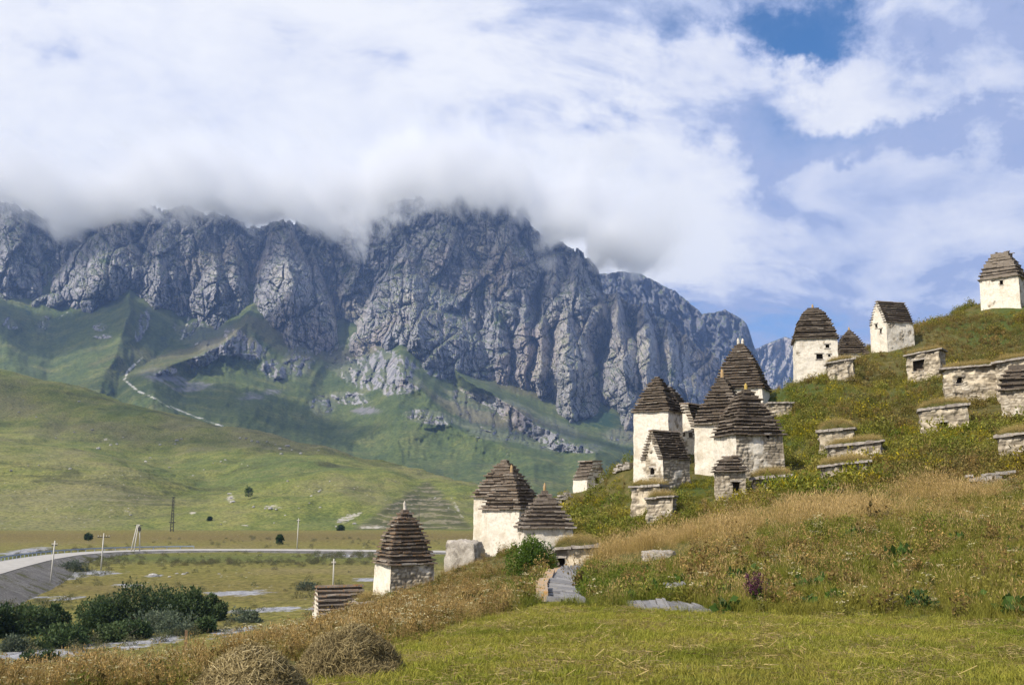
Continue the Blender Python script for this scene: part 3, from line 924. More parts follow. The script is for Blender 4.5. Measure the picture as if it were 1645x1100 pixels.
put_attr(me, 'lawn', lawn_mask(HX, HY, HZ).ravel())
m_soil, t = new_mat('hillside_ground')
p = t.pos()
a = t.noise(p, 0.12, 4, 0.6)
b = t.noise(p, 1.5, 5, 0.65)
f = t.noise(p, 14.0, 5, 0.7)
c = t.ramp(b, [(0.3, (0.060, 0.060, 0.018)), (0.5, (0.095, 0.085, 0.026)), (0.7, (0.150, 0.120, 0.045))])
c = t.mix(c, (0.060, 0.080, 0.018), t.sstep(a, 0.45, 0.6))
lc = t.ramp(b, [(0.3, (0.090, 0.110, 0.020)), (0.5, (0.130, 0.145, 0.028)), (0.7, (0.175, 0.160, 0.045))])
c = t.mix(c, lc, t.attr('lawn', out='Fac'))
c = t.mix(c, (0.035, 0.040, 0.012), t.math('MULTIPLY', t.sstep(f, 0.52, 0.68), 0.7))
finish(t, c, 0.95, t.bump(f, 0.7, 0.06))
link('hillside', me, m_soil, kind='structure')

# ------------------------------------------------------------------ crypt materials
def plaster(name, k=(1, 1, 1)):
    m, t = new_mat(name)
    o_ = t.objco()
    st = t.attr('stone', out='Fac')
    tone = t.attr('tone', out='Fac')
    a = t.noise(o_, 1.3, 6, 0.65)
    b = t.noise(o_, 7.0, 6, 0.7)
    d = t.noise(t.scalev(o_, (4, 4, 0.5)), 1.6, 5, 0.65)
    f = t.noise(o_, 30, 4, 0.7)
    c = t.ramp(b, [(0.28, tuple(v_ * q_ for v_, q_ in zip((0.56, 0.49, 0.385), k))), (0.5, tuple(v_ * q_ for v_, q_ in zip((0.74, 0.675, 0.565), k))), (0.75, tuple(v_ * q_ for v_, q_ in zip((0.81, 0.76, 0.67), k)))])
    c = t.mix(c, (0.50, 0.42, 0.30), t.math('MULTIPLY', t.sstep(a, 0.50, 0.66), 0.55))
    c = t.mix(c, (0.36, 0.31, 0.24), t.math('MULTIPLY', t.sstep(d, 0.58, 0.70), 0.55))
    sc = t.ramp(tone, [(0.0, (0.30, 0.25, 0.185)), (0.5, (0.50, 0.425, 0.31)), (1.0, (0.62, 0.55, 0.44))])
    sc = t.mix(sc, (0.24, 0.20, 0.155), t.math('MULTIPLY', t.sstep(b, 0.52, 0.68), 0.7))
    joint = t.attr('joint', out='Fac')
    sc = t.mix(sc, (0.17, 0.14, 0.105), t.math('MULTIPLY', joint, 0.75))
    c = t.mix(c, sc, st)
    c = t.mix(c, (0.10, 0.09, 0.07), t.math('MULTIPLY', t.sstep(f, 0.64, 0.72), 0.45))
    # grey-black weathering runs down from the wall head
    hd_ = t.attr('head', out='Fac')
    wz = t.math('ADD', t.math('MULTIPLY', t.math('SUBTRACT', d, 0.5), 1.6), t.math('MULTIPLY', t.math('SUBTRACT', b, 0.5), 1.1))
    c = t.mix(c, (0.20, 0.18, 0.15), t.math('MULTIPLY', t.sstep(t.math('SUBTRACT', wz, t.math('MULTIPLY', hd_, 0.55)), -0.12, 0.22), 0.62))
    finish(t, c, 0.95, t.bump(t.math('ADD', b, t.math('MULTIPLY', f, 0.5)), 0.7, 0.05))
    return m


m_plaster = plaster('crypt_plaster')
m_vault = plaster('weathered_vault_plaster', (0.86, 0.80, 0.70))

m_slate, t = new_mat('slate')
o_ = t.objco()
tone = t.attr('tone', out='Fac')
lich = t.attr('lichen', out='Fac')
b = t.noise(o_, 5.0, 6, 0.7)
f = t.noise(o_, 22.0, 5, 0.7)
c = t.ramp(tone, [(0.0, (0.075, 0.060, 0.047)), (0.55, (0.155, 0.125, 0.096)), (0.85, (0.26, 0.22, 0.18)), (1.0, (0.36, 0.32, 0.27))])
c = t.mix(c, (0.33, 0.31, 0.27), t.math('MULTIPLY', t.sstep(f, 0.56, 0.68), 0.7))
c = t.mix(c, (0.035, 0.030, 0.026), t.math('MULTIPLY', t.sstep(b, 0.52, 0.66), 0.7))
c = t.mix(c, (0.34, 0.16, 0.045), t.math('MULTIPLY', lich, t.sstep(t.noise(o_, 9.0, 5, 0.7), 0.48, 0.60)))
finish(t, c, 0.9, t.bump(t.math('ADD', b, f), 0.6, 0.03))

m_slab, t = new_mat('roof_slab_stone')
o_ = t.objco()
tone = t.attr('tone', out='Fac')
b = t.noise(o_, 3.0, 6, 0.7)
f = t.noise(o_, 16.0, 5, 0.7)
c = t.ramp(b, [(0.3, (0.16, 0.135, 0.115)), (0.5, (0.30, 0.265, 0.225)), (0.7, (0.44, 0.40, 0.35))])
c = t.mix(c, (0.40, 0.22, 0.09), t.math('MULTIPLY', t.sstep(f, 0.58, 0.68), 0.5))
c = t.mix(c, (0.07, 0.06, 0.05), t.math('MULTIPLY', t.sstep(f, 0.42, 0.34), 0.6))
finish(t, c, 0.92, t.bump(t.math('ADD', b, f), 0.7, 0.05))

m_rubble, t = new_mat('rubble_stone')
o_ = t.objco()
b = t.noise(o_, 2.5, 6, 0.7)
f = t.noise(o_, 13.0, 5, 0.7)
v = t.voro(o_, 3.2, out='Color')
c = t.mix(t.ramp(b, [(0.3, (0.20, 0.175, 0.145)), (0.5, (0.38, 0.34, 0.285)), (0.72, (0.56, 0.51, 0.44))]), t.ramp(t.sep(v)[0], [(0, (0.22, 0.19, 0.16)), (1, (0.55, 0.50, 0.43))]), 0.45)
c = t.mix(c, (0.08, 0.07, 0.055), t.math('MULTIPLY', t.sstep(f, 0.55, 0.66), 0.6))
finish(t, c, 0.93, t.bump(t.math('ADD', b, f), 0.8, 0.06))


def lichen_stone(name, base, spot, amount):
    m, t = new_mat(name)
    o_ = t.objco()
    f = t.noise(o_, 9.0, 5, 0.7)
    b = t.noise(o_, 24.0, 5, 0.7)
    c = t.mix(base, spot, t.math('MULTIPLY', t.sstep(f, 0.42, 0.58), amount))
    c = t.mix(c, (0.09, 0.075, 0.06), t.math('MULTIPLY', t.sstep(b, 0.58, 0.70), 0.6))
    finish(t, c, 0.92, t.bump(f, 0.6, 0.03))
    return m


m_fin_o = lichen_stone('ochre_stone', (0.38, 0.27, 0.16), (0.40, 0.25, 0.07), 0.6)
m_fin_y = lichen_stone('yellow_lichen_stone', (0.40, 0.29, 0.11), (0.46, 0.32, 0.05), 0.7)
m_fin_w = lichen_stone('pale_stone', (0.62, 0.58, 0.50), (0.42, 0.37, 0.30), 0.7)
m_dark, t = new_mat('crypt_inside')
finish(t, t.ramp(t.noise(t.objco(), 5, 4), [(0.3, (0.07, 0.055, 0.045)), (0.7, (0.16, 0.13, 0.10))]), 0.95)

# ------------------------------------------------------------------ crypt builders
SKIRT = []       # plants crowding round the sunken crypts
TURFS = []       # (world point, radius) of grass growing on roofs
FEET = []        # footprints (x, y, half width, half depth, rotation)


def hash1(a):
    return np.modf(np.abs(np.sin(np.asarray(a, float) * 12.9898) * 43758.5453))[0]


def wall_grids(sides, openings, seed, stone_fn, step=0.07, rough=0.02):
    """sides: list of (frame origin xy, direction xy, normal xy, half width fn(z), z0, z1); openings: (side, u, z, w, h)
    returns vertices, quads, attributes and the recess meshes"""
    Vs, Qs, ST, JO, TO, rec = [], [], [], [], [], []
    n0 = 0
    for si, (org, dr, nr, wf, z0, z1) in enumerate(sides):
        ops = [o for o in openings if o[0] == si]
        wmax = wf(z0)
        nu = max(6, int(2 * wmax / step)); nz = max(5, int((z1 - z0) / step))
        us = np.linspace(-1, 1, nu + 1); zs = np.linspace(z0, z1, nz + 1)
        for (_, u, z, w_, h_) in ops:
            ww = wf(z)
            for e in (u - w_ / 2, u + w_ / 2):
                us[1 + np.argmin(np.abs(us[1:-1] - e / ww))] = e / ww
            for e in (z - h_ / 2, z + h_ / 2):
                zs[1 + np.argmin(np.abs(zs[1:-1] - e))] = e
        us.sort(); zs.sort()
        U, Z = np.meshgrid(us, zs)
        W = np.vectorize(wf)(Z)
        X = U * W
        stn = stone_fn(si, X, Z)
        # coursed rubble
        so = seed * 3.7 + si * 11
        xz = X + 0.16 * perlin(X * 2.2, Z * 2.2, so) + 5 * si
        zz = Z + 0.10 * perlin(X * 1.6, Z * 3.0, so + 4)
        row = np.floor(zz / 0.165)
        fz = zz / 0.165 - row
        cw = 0.24 + 0.18 * hash1(row + so)
        uu = xz / cw + hash1(row * 1.7 + so) * 5
        colm = np.floor(uu); fu = uu - colm
        dj = np.minimum(np.minimum(fz, 1 - fz) * 0.165, np.minimum(fu, 1 - fu) * cw)
        jnt = 1 - sm(dj, 0.012, 0.05)
        tone = hash1(row * 7.1 + colm * 3.3 + so)
        edge = sm(np.minimum((1 - np.abs(U)) * W, 9), 0.0, 0.12)
        disp = rough * fbm(X * 1.1, Z * 1.1, so, 3) * 1.6 + stn * (0.075 * (1 - jnt) * (0.4 + 0.9 * tone) - 0.045) + 0.008 * fbm(X * 5, Z * 5, so, 2)
        disp = disp * edge
        V = np.stack([org[0] + dr[0] * X + nr[0] * disp, org[1] + dr[1] * X + nr[1] * disp, Z], -1)
        lean = (wf(z0) - W)                     # walls lean in with the taper
        V[..., 0] -= nr[0] * lean * sides_lean[si]
        V[..., 1] -= nr[1] * lean * sides_lean[si]
        q = grid_quads(len(zs), len(us))
        keep = np.ones(len(q), bool)
        cu = (X[:-1, :-1] + X[1:, 1:]).ravel() / 2; cz = (Z[:-1, :-1] + Z[1:, 1:]).ravel() / 2
        for (_, u, z, w_, h_) in ops:
            keep &= ~((np.abs(cu - u) < w_ / 2) & (np.abs(cz - z) < h_ / 2))
            b = MB()
            ln = (wf(z0) - wf(z)) * sides_lean[si]

            def pt(uu_, zz_, dd):
                return (org[0] + dr[0] * uu_ - nr[0] * (dd + ln), org[1] + dr[1] * uu_ - nr[1] * (dd + ln), zz_)
            L, R, B, T_ = u - w_ / 2 - 0.015, u + w_ / 2 + 0.015, z - h_ / 2 - 0.015, z + h_ / 2 + 0.015
            f_, k_ = -0.004, 0.55
            b.quad(pt(L, B, k_), pt(R, B, k_), pt(R, T_, k_), pt(L, T_, k_))
            b.quad(pt(L, B, f_), pt(L, B, k_), pt(L, T_, k_), pt(L, T_, f_))
            b.quad(pt(R, B, k_), pt(R, B, f_), pt(R, T_, f_), pt(R, T_, k_))
            b.quad(pt(L, B, f_), pt(R, B, f_), pt(R, B, k_), pt(L, B, k_))
            b.quad(pt(L, T_, k_), pt(R, T_, k_), pt(R, T_, f_), pt(L, T_, f_))
            ln_ = []
            e_ = 0.10 + 0.05 * hash1(u * 7 + z)
            for (za_, zb_, ex) in ((T_ - 0.01, T_ + 0.085, e_), (B - 0.075, B + 0.005, e_ * 0.6)):
                ln_.append(MB())
                ln_[-1].hexa([pt(L - ex, za_, 0.12), pt(R + ex * 0.8, za_, 0.12), pt(R + ex * 0.8, za_, -0.035), pt(L - ex, za_ + 0.01, -0.045),
                          pt(L - ex, zb_, 0.12), pt(R + ex * 0.8, zb_ + 0.01, 0.12), pt(R + ex * 0.8, zb_ + 0.015, -0.03), pt(L - ex, zb_, -0.04)])
                if w_ < 0.25:
                    break
            rec.append((b, w_, h_, z, ln_))
        Vs.append(V.reshape(-1, 3)); Qs.append(q[keep] + n0)
        n0 += V.shape[0] * V.shape[1]
        ST.append(stn.ravel()); JO.append((jnt * stn).ravel()); TO.append(tone.ravel())
    return np.concatenate(Vs), np.concatenate(Qs), np.concatenate(ST), np.concatenate(JO), np.concatenate(TO), rec


sides_lean = [1, 1, 1, 1]


def make_walls(root, sides, openings, seed, stone_fn, m=None, rough=0.02, warp=0.035):
    V, Q, S, J, T_, rec = wall_grids(sides, openings, seed, stone_fn, rough=rough)
    z_lo, z_hi = V[:, 2].min(), V[:, 2].max()

    def bend(A):
        A = np.asarray(A, float)
        k = 1.3
        B = A.copy()
        for ax in (0, 1):
            B[:, ax] += warp * (fbm(A[:, 0] * k + seed + 9 * ax, A[:, 1] * k, A[:, 2] * k, 2) * 1.5 + 0.5 * perlin(A[:, 0] * 4 + seed, A[:, 1] * 4 + 3 * ax, A[:, 2] * 4))
        return B
    V = bend(V)
    for r_c in rec:
        for bb_ in [r_c[0]] + r_c[4]:
            bb_.v = [tuple(q_) for q_ in bend(bb_.v)]
    me = np_mesh('wall', V, Q)
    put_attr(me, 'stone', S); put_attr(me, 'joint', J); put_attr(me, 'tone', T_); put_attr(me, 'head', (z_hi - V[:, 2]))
    wl = link('wall', me, m or m_plaster, root)
    for (b, w_, h_, z, ln_) in rec:
        b.build('doorway' if h_ > 0.55 else 'window_opening', m_dark, wl)
        for l_b, nm_ in zip(ln_, ('lintel', 'sill')):
            l_b.build(nm_, m_rubble, wl)
    return wl


def box_sides(hw, hd, z0, z1, taper):
    k = lambda h: (lambda z: h - taper * (z - z0))
    return [((0, -hd), (1, 0), (0, -1), k(hw), z0, z1), ((hw, 0), (0, 1), (1, 0), k(hd), z0, z1),
            ((0, hd), (-1, 0), (0, 1), k(hw), z0, z1), ((-hw, 0), (0, -1), (-1, 0), k(hd), z0, z1)]


def patch_fn(amount, seed, low=0.0):
    def fn(si, X, Z):
        n = fbm(X * 0.9 + si * 7, Z * 0.9, seed * 2.3, 3) + 0.35 * fbm(X * 4, Z * 4, seed * 1.3, 2)
        a = amount[si] if hasattr(amount, '__len__') else amount
        return sm(n + (a - 0.5) * 1.6, -0.10, 0.12)
    return fn


def slate(b, at, p0, dr, out, length, depth, proud, z, th, rng, lich, tone):
    """one slate: lies at p0 going `length` along dr, its edge `proud` beyond the face"""
    drop = rng.uniform(0.015, 0.05)
    tz = rng.uniform(-0.010, 0.010)
    i = -depth
    q = []
    for zz in (0, th):
        for (l, o) in ((0, proud), (length, proud + rng.uniform(-0.02, 0.02)), (length, i), (0, i)):
            q.append((p0[0] + dr[0] * l + out[0] * o, p0[1] + dr[1] * l + out[1] * o, z + zz + tz - (drop if o > 0 else 0) + rng.uniform(-0.006, 0.006)))
    b.hexa(q)
    at[0] += [tone] * 8
    at[1] += [lich] * 8


def slate_part(b, at, name, root, m=None):
    o = b.build(name, m or m_slate, root)
    put_attr(o.data, 'tone', np.array(at[0])); put_attr(o.data, 'lichen', np.array(at[1]))
    return o


def ring_course(root, hw, hd, z, th, rng, proud, lich=0.0, bright=0.0, sides=(0, 1, 2, 3), wmin=0.3, wmax=0.85, gap=0.0):
    b = MB(); at = [[], []]
    for s in sides:
        dr = ((1, 0), (0, 1), (-1, 0), (0, -1))[s]
        out = ((0, -1), (1, 0), (0, 1), (-1, 0))[s]
        half, dist = (hw, hd) if s % 2 == 0 else (hd, hw)
        l = -half - proud * 0.6
        end = half + proud * 0.6
        while l < end - 0.05:
            L = min(rng.uniform(wmin, wmax), end - l)
            if end - l - L < 0.12:
                L = end - l
            if half < 0.7 or rng.random() > gap:
                p0 = (dr[0] * l + out[0] * dist, dr[1] * l + out[1] * dist)
                slate(b, at, p0, dr, out, L - 0.008, min(0.34, dist * 0.9 + 0.02), proud * rng.uniform(0.55, 1.2), z + rng.uniform(-0.012, 0.012) + 0.013 * sin(l * 2.1 + z * 5 + s * 2), th * rng.uniform(0.7, 1.25), rng,
                      lich * (rng.random() < 0.75), min(1, max(0, rng.gauss(0.45 + bright, 0.20))))
            l += L
    return slate_part(b, at, 'slate_course', root)


def frustum_stack(levels, name, root, m, tone=0.2):
    """solid stepped core behind the slate edges: levels = [(hw, hd, z0, z1)]"""
    b = MB()
    for (hw, hd, z0, z1) in levels:
        b.box(-hw, hw, -hd, hd, z0, z1)
    o = b.build(name, m, root)
    put_attr(o.data, 'tone', np.full(len(o.data.vertices), tone)); put_attr(o.data, 'lichen', np.zeros(len(o.data.vertices)))  # a low tone puts the shade between slate courses into the core's colour
    return o


def finial(root, z, m, h=0.42, r=0.09, lean=0.0, dx=0.0, nm='finial'):
    b = MB()
    rr = [1.0, 1.0, 0.86, 0.9, 0.72, 0.34, 0.05]
    zz = [-0.12, 0.0, 0.25, 0.45, 0.72, 0.93, 1.0]
    pts = [(dx + lean * k + 0.01 * rnd.uniform(-1, 1), 0.01 * rnd.uniform(-1, 1), z + h * k) for k in zz]
    b.tube(pts, [r * k for k in rr], 9)
    return b.build(nm, m, root, smooth=True)


def place(px, D, py, arel):
    az = atan2(px - 822.5, 1600)
    q = P(px, py, D)
    return q, radians(arel) - az


def ground_span(x, y, hw, hd, rot):
    zs = []
    for a in (-1, 0, 1):
        for b in (-1, 0, 1):
            zs.append(float(hz_at(x + a * hw * cos(rot) - b * hd * sin(rot), y + a * hw * sin(rot) + b * hd * cos(rot))))
    return min(zs), max(zs)


def tower(label, px, D, s, arel, eave, apex, n, p=0.62, over=0.13, taper=0.03, stone=0.3, openings=(), fin=None, trunc=1.0, sd2=None, lich=0.1, bright=0.0, seed=1, group='pyramid-roofed stone crypts on the slope'):
    rng = random.Random(seed * 101)
    q, rot = place(px, D, eave, arel)
    x, y, ze = q
    za = P(px, apex, D)[2]
    hw = s / 2; hd = (sd2 or s) / 2
    g0, g1 = ground_span(x, y, hw, hd, rot)
    gc = float(hz_at(x, y))
    root = empty('crypt', (x, y, gc), rot, label, 'crypt', group)
    FEET.append((x, y, hw, hd, rot))
    z0 = g0 - 0.5 - gc; z1 = ze - gc
    # openings given by pixel: (side, px offset in metres, py, w, h)
    ops = []
    for (sI, u, py, w_, h_) in openings:
        ops.append((sI, u, P(px, py, D)[2] - gc, w_, h_))
    make_walls(root, box_sides(hw, hd, z0, z1 + 0.02, taper * 0.5), ops, seed, patch_fn(stone, seed))
    rh = za - ze
    lv = []
    hwt = hw - taper * 0.5 * (z1 - z0); hdt = hd - taper * 0.5 * (z1 - z0)
    hwt += 0.05; hdt += 0.05
    prof = []
    for i in range(n):
        t = i / n * trunc
        k = (1 - t) ** p
        prof.append(k)
    zc = [z1 + rh * (i + (rng.uniform(-0.2, 0.2) if 0 < i < n else 0)) / n for i in range(n + 1)]
    prof = [k_ * (1 + (rng.uniform(-0.03, 0.03) if i_ else 0)) for i_, k_ in enumerate(prof)]
    for i in range(n):
        lv.append((max(0.06, hwt * prof[i] - 0.09), max(0.06, hdt * prof[i] - 0.09), zc[i] + 0.004 * (i % 2), zc[i + 1] + 0.004 * (i % 2)))
    roof = frustum_stack(lv, 'roof', root, m_slate, 0.05 + 2.6 * bright)
    for i in range(n):
        ring_course(roof, max(0.08, hwt * prof[i]), max(0.08, hdt * prof[i]), zc[i] + (0.0 if i == 0 else rng.uniform(-0.012, 0.012)), min(0.062, rh / n * 0.34), rng, over * (1.0 if i else 1.15) * (0.75 + 0.25 * prof[i]), lich, bright)
    if trunc >= 1.0:
        ring_course(roof, 0.12, 0.12, zc[n] - 0.01, 0.06, rng, 0.06, lich, bright, sides=(0,), wmin=0.2, wmax=0.3, gap=0)
    else:
        b = MB(); at = [[], []]
        kw, kd = hwt * prof[-1], hdt * prof[-1]
        for i in range(int(14)):
            cx = rng.uniform(-kw, kw) * 0.8; cyy = rng.uniform(-kd, kd) * 0.8
            slate(b, at, (cx, cyy), (1, 0), (0, -1), rng.uniform(0.2, 0.45), 0.2, rng.uniform(0.1, 0.25), zc[n] + rng.uniform(-0.02, 0.16), 0.07, rng, lich, rng.uniform(0.3, 0.9))
        slate_part(b, at, 'loose_slate', roof)
    if fin:
        m_, h_, r_ = fin[:3]
        for k, dx_ in enumerate(fin[3] if len(fin) > 3 else [0.0]):
            finial(root, za - gc + 0.03, m_, h_ * (1 - 0.08 * k), r_, rng.uniform(-0.02, 0.02), dx_)
    return root


def gable(label, px, D, gw, ln, arel, eave, ridge, n, p=0.8, over=0.10, stone=0.4, openings=(), seed=1, cap=None, lich=0.1, bright=0.0, group='gabled stone crypts on the slope', flat=0.10):
    rng = random.Random(seed * 77)
    q, rot = place(px, D, eave, arel)
    x, y, ze = q
    zr = P(px, ridge, D)[2]
    hw = gw / 2; hl_ = ln / 2
    g0, g1 = ground_span(x, y, hw, hl_, rot)
    gc = float(hz_at(x, y))
    root = empty('crypt', (x, y, gc), rot, label, 'crypt', group)
    FEET.append((x, y, hw, hl_, rot))
    z0 = g0 - 0.5 - gc; z1 = ze - gc; z2 = zr - gc
    rh = z2 - z1

    def wf(z):
        if z <= z1:
            return hw
        return max(flat, hw * (1 - (z - z1) / rh) ** p)
    ops = [(sI, u, P(px, py, D)[2] - gc, w_, h_) for (sI, u, py, w_, h_) in openings]
    sides = [((0, -hl_), (1, 0), (0, -1), wf, z0, z2 - 0.03), ((hw, 0), (0, 1), (1, 0), lambda z: hl_, z0, z1 + 0.02),
             ((0, hl_), (-1, 0), (0, 1), wf, z0, z2 - 0.03), ((-hw, 0), (0, -1), (-1, 0), lambda z: hl_, z0, z1 + 0.02)]
    sides_lean[0] = sides_lean[2] = 0
    make_walls(root, sides, ops, seed, patch_fn(stone, seed))
    sides_lean[0] = sides_lean[2] = 1
    zc = [z1 + rh * i / n for i in range(n + 1)]
    lv = [(max(0.05, wf(zc[i]) - 0.09), hl_ - 0.04, zc[i] + 0.004 * (i % 2), zc[i + 1] - 0.03 + 0.004 * (i % 2)) for i in range(n)]
    roof = frustum_stack(lv, 'roof', root, m_slate)
    for i in range(n):
        ring_course(roof, wf(zc[i]), hl_, zc[i], min(0.062, rh / n * 0.38), rng, over, lich, bright, sides=(1,))
        ring_course(roof, wf(zc[i]), hl_, zc[i], min(0.062, rh / n * 0.38), rng, over, lich, bright, sides=(3,))
    b = MB(); at = [[], []]
    l = -hl_ - 0.05
    while l < hl_:
        L = rng.uniform(0.3, 0.6)
        L = min(L, hl_ + 0.06 - l)
        b.hexa([(-flat - 0.10, l, z2 - 0.03), (flat + 0.10, l, z2 - 0.03), (flat + 0.10, l + L - 0.01, z2 - 0.03), (-flat - 0.10, l + L - 0.01, z2 - 0.03),
                (-flat - 0.05, l, z2 + 0.05), (flat + 0.06, l, z2 + 0.05 + rng.uniform(0, 0.03)), (flat + 0.06, l + L - 0.01, z2 + 0.06), (-flat - 0.06, l + L - 0.01, z2 + 0.05)])
        at[0].extend([rng.uniform(0.4, 0.9)] * 8); at[1].extend([lich * 1.5] * 8)
        l += L
    slate_part(b, at, 'ridge_course', roof)
    return root


def slab_crypt(label, px, D, w_, dp, arel, top, tilt=0.0, stone=0.7, openings=(), seed=1, turf=0.0, nslab=4, th=0.13, over=0.22, group='low slab-roofed stone crypts in the slope', wall_m=None):
    """half buried vault: rubble front, big roof slabs, often turf on top"""
    rng = random.Random(seed * 55)
    q, rot = place(px, D, top, arel)
    x, y, zt = q
    hw = w_ / 2; hd = dp / 2
    g0, g1 = ground_span(x, y, hw, hd, rot)
    gc = float(hz_at(x, y))
    root = empty('crypt', (x, y, gc), rot, label, 'crypt', group)
    FEET.append((x, y, hw, hd, rot, 1))
    sl = math.tan(radians(tilt))
    z0 = g0 - 0.5 - gc; z1 = zt - gc
    ops = [(sI, u, P(px, py, D)[2] - gc, a_, b_) for (sI, u, py, a_, b_) in openings]
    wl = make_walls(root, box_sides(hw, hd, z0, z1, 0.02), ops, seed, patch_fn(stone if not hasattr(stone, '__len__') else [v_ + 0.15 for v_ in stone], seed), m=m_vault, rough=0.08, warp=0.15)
    # the wall head follows the slope of the roof
    co = np.empty(len(wl.data.vertices) * 3, np.float32); wl.data.vertices.foreach_get('co', co); co = co.reshape(-1, 3)
    co[:, 2] += co[:, 0] * sl * np.clip((co[:, 2] - z0) / max(z1 - z0, 0.1), 0, 1)
    wl.data.vertices.foreach_set('co', co.ravel()); wl.data.update()
    for ch in wl.children:
        v = np.empty(len(ch.data.vertices) * 3, np.float32); ch.data.vertices.foreach_get('co', v); v = v.reshape(-1, 3)
        v[:, 2] += v[:, 0] * sl * np.clip((v[:, 2] - z0) / max(z1 - z0, 0.1), 0, 1)
        ch.data.vertices.foreach_set('co', v.ravel())
    turf = max(turf, 0.22) if px > 1260 else turf
    for k in range(int(26 * (w_ + dp))):
        s_ = rng.random() * 2 * (w_ + 2 * dp * 0.6)
        if s_ < w_ * 0.9:
            lx, ly = rng.uniform(-hw - 0.4, hw + 0.4), -hd - rng.uniform(0.12, 0.5)
        else:
            lx, ly = rng.choice((-1, 1, 1)) * (hw + rng.uniform(0.05, 0.55)), rng.uniform(-hd, hd)
        SKIRT.append((x + lx * cos(rot) - ly * sin(rot), y + lx * sin(rot) + ly * cos(rot), rng.random(), 0.5 if s_ < w_ * 0.9 else 1.0))
    l = -hw - over
    i = 0
    while l < hw + over - 0.1:
        L = (2 * (hw + over)) / nslab * rng.uniform(0.75, 1.25)
        L = min(L, hw + over - l)
        if hw + over - l - L < 0.3:
            L = hw + over - l
        b = MB()
        k = 5
        dz = rng.uniform(0.0, 0.05) + 0.006 * (i % 2)
        tk = th * rng.uniform(0.75, 1.25)
        fr = -hd - over * rng.uniform(0.6, 1.25)
        n_ = 6
        top_, bot_ = [], []
        pts = []
        for a in range(n_ + 1):
            pts.append((l + L * a / n_, fr + rng.uniform(-0.05, 0.05)))
        for a in range(n_, -1, -1):
            pts.append((l + L * a / n_ - 0.012, hd + over * 0.5 + rng.uniform(-0.05, 0.05)))
        for (ax, ay) in pts:
            zz = z1 + ax * sl + dz
            bot_.append((ax, ay, zz + rng.uniform(-0.008, 0.008)))
            top_.append((ax * 1.0, ay + (0.03 if ay < 0 else -0.02), zz + tk * rng.uniform(0.8, 1.2)))
        n0 = len(b.v)
        b.v += bot_ + top_
        m_ = len(pts)
        for a in range(n_):
            j = 2 * n_ + 1 - a
            b.f.append((n0 + a, n0 + j, n0 + j - 1, n0 + a + 1))
            b.f.append((n0 + m_ + a, n0 + m_ + a + 1, n0 + m_ + j - 1, n0 + m_ + j))
        for a in range(m_):
            c2 = (a + 1) % m_
            b.f.append((n0 + a, n0 + c2, n0 + m_ + c2, n0 + m_ + a))
        b.build('roof_slab', m_slab, root)
        l += L
        i += 1
    if turf > 0:
        gx, gy = np.meshgrid(np.linspace(-1, 1, 22), np.linspace(-1, 1, 16))
        rr = np.clip(1 - np.maximum(np.abs(gx), np.abs(gy)) ** 2.2, 0, 1)
        zt_ = z1 + gx * hw * sl + th + 0.02 + turf * rr * (0.75 + 0.5 * fbm(gx * 2 + seed, gy * 2, 1.0, 3)) - 0.08 * (rr <= 0)
        V = np.stack([gx * (hw + over * 0.4), gy * (hd + over * 0.2) + 0.06, zt_], -1)
        link('turf', np_mesh('turf', V.reshape(-1, 3), grid_quads(16, 22)), m_soil, root)
        for k in range(int(95 * w_ * dp)):
            a, b_ = rng.uniform(-0.95, 0.95), rng.uniform(-0.95, 0.95)
            zz = z1 + a * hw * sl + th + turf * max(0, 1 - max(abs(a), abs(b_)) ** 2.2) * 0.8
            lx, ly = a * hw, b_ * hd + 0.06
            TURFS.append((x + lx * cos(rot) - ly * sin(rot), y + lx * sin(rot) + ly * cos(rot), gc + zz))
    return root


# ------------------------------------------------------------------ the crypts
mpx = lambda D: D / 1600.0
# lower group, left
tower('squat white crypt with stepped slate pyramid roof and white tip stone, lowest of all', 649, 50, 2.52, 21, 903, 819, 14, 0.56, fin=(m_fin_w, 0.42, 0.085), stone=(0.62, 0.2, 0.2, 0.06), taper=0.10, bright=0.12, lich=0.45, seed=3, over=0.13)
gable('little slate roof with an orange lichen ridge, beside the lowest white pyramid crypt', 544, 46, 1.75, 2.05, -80, 982, 941, 6, 0.75, seed=4, lich=0.5, bright=0.30, over=0.10, flat=0.12)
slab_crypt('low half-buried slab-roofed crypt between the orange-ridged slate roof and lowest pyramid crypt', 592, 45.5, 1.15, 1.2, 14, 968, 2, seed=5, turf=0.22, nslab=2, th=0.07, over=0.08)
tower('tall white crypt with bare slate tip, rear of the touching pair above the stone block', 811, 61.5, 2.95, -24, 797, 739, 11, 0.66, stone=0.06, bright=0.16, lich=0.2, seed=6)
tower('tall white crypt with ochre tip stone, front of the touching pair behind the green bush', 822, 57.5, 2.55, -31, 817, 759, 11, 0.66, fin=(m_fin_o, 0.42, 0.10), stone=(0.06, 0.55, 0.2, 0.1), bright=0.16, lich=0.2, seed=7, openings=[(0, 0.12, 893, 0.30, 0.32)])
tower('squat crypt behind the green bush, slate pyramid roof with pale pointed tip', 875, 50.5, 2.50, 9, 846, 789, 9, 0.72, fin=(m_fin_o, 0.40, 0.08), stone=0.35, bright=0.20, lich=0.1, seed=8, over=0.15)
slab_crypt('whitewashed slab-roofed crypt at the end of the flagstone path', 925, 45.5, 1.75, 1.6, -4, 880, 3, stone=(0.35, 0.6, 0.6, 0.4), seed=9, turf=0.35, nslab=2, th=0.12, openings=[(0, -0.62, 903, 0.28, 0.5)])
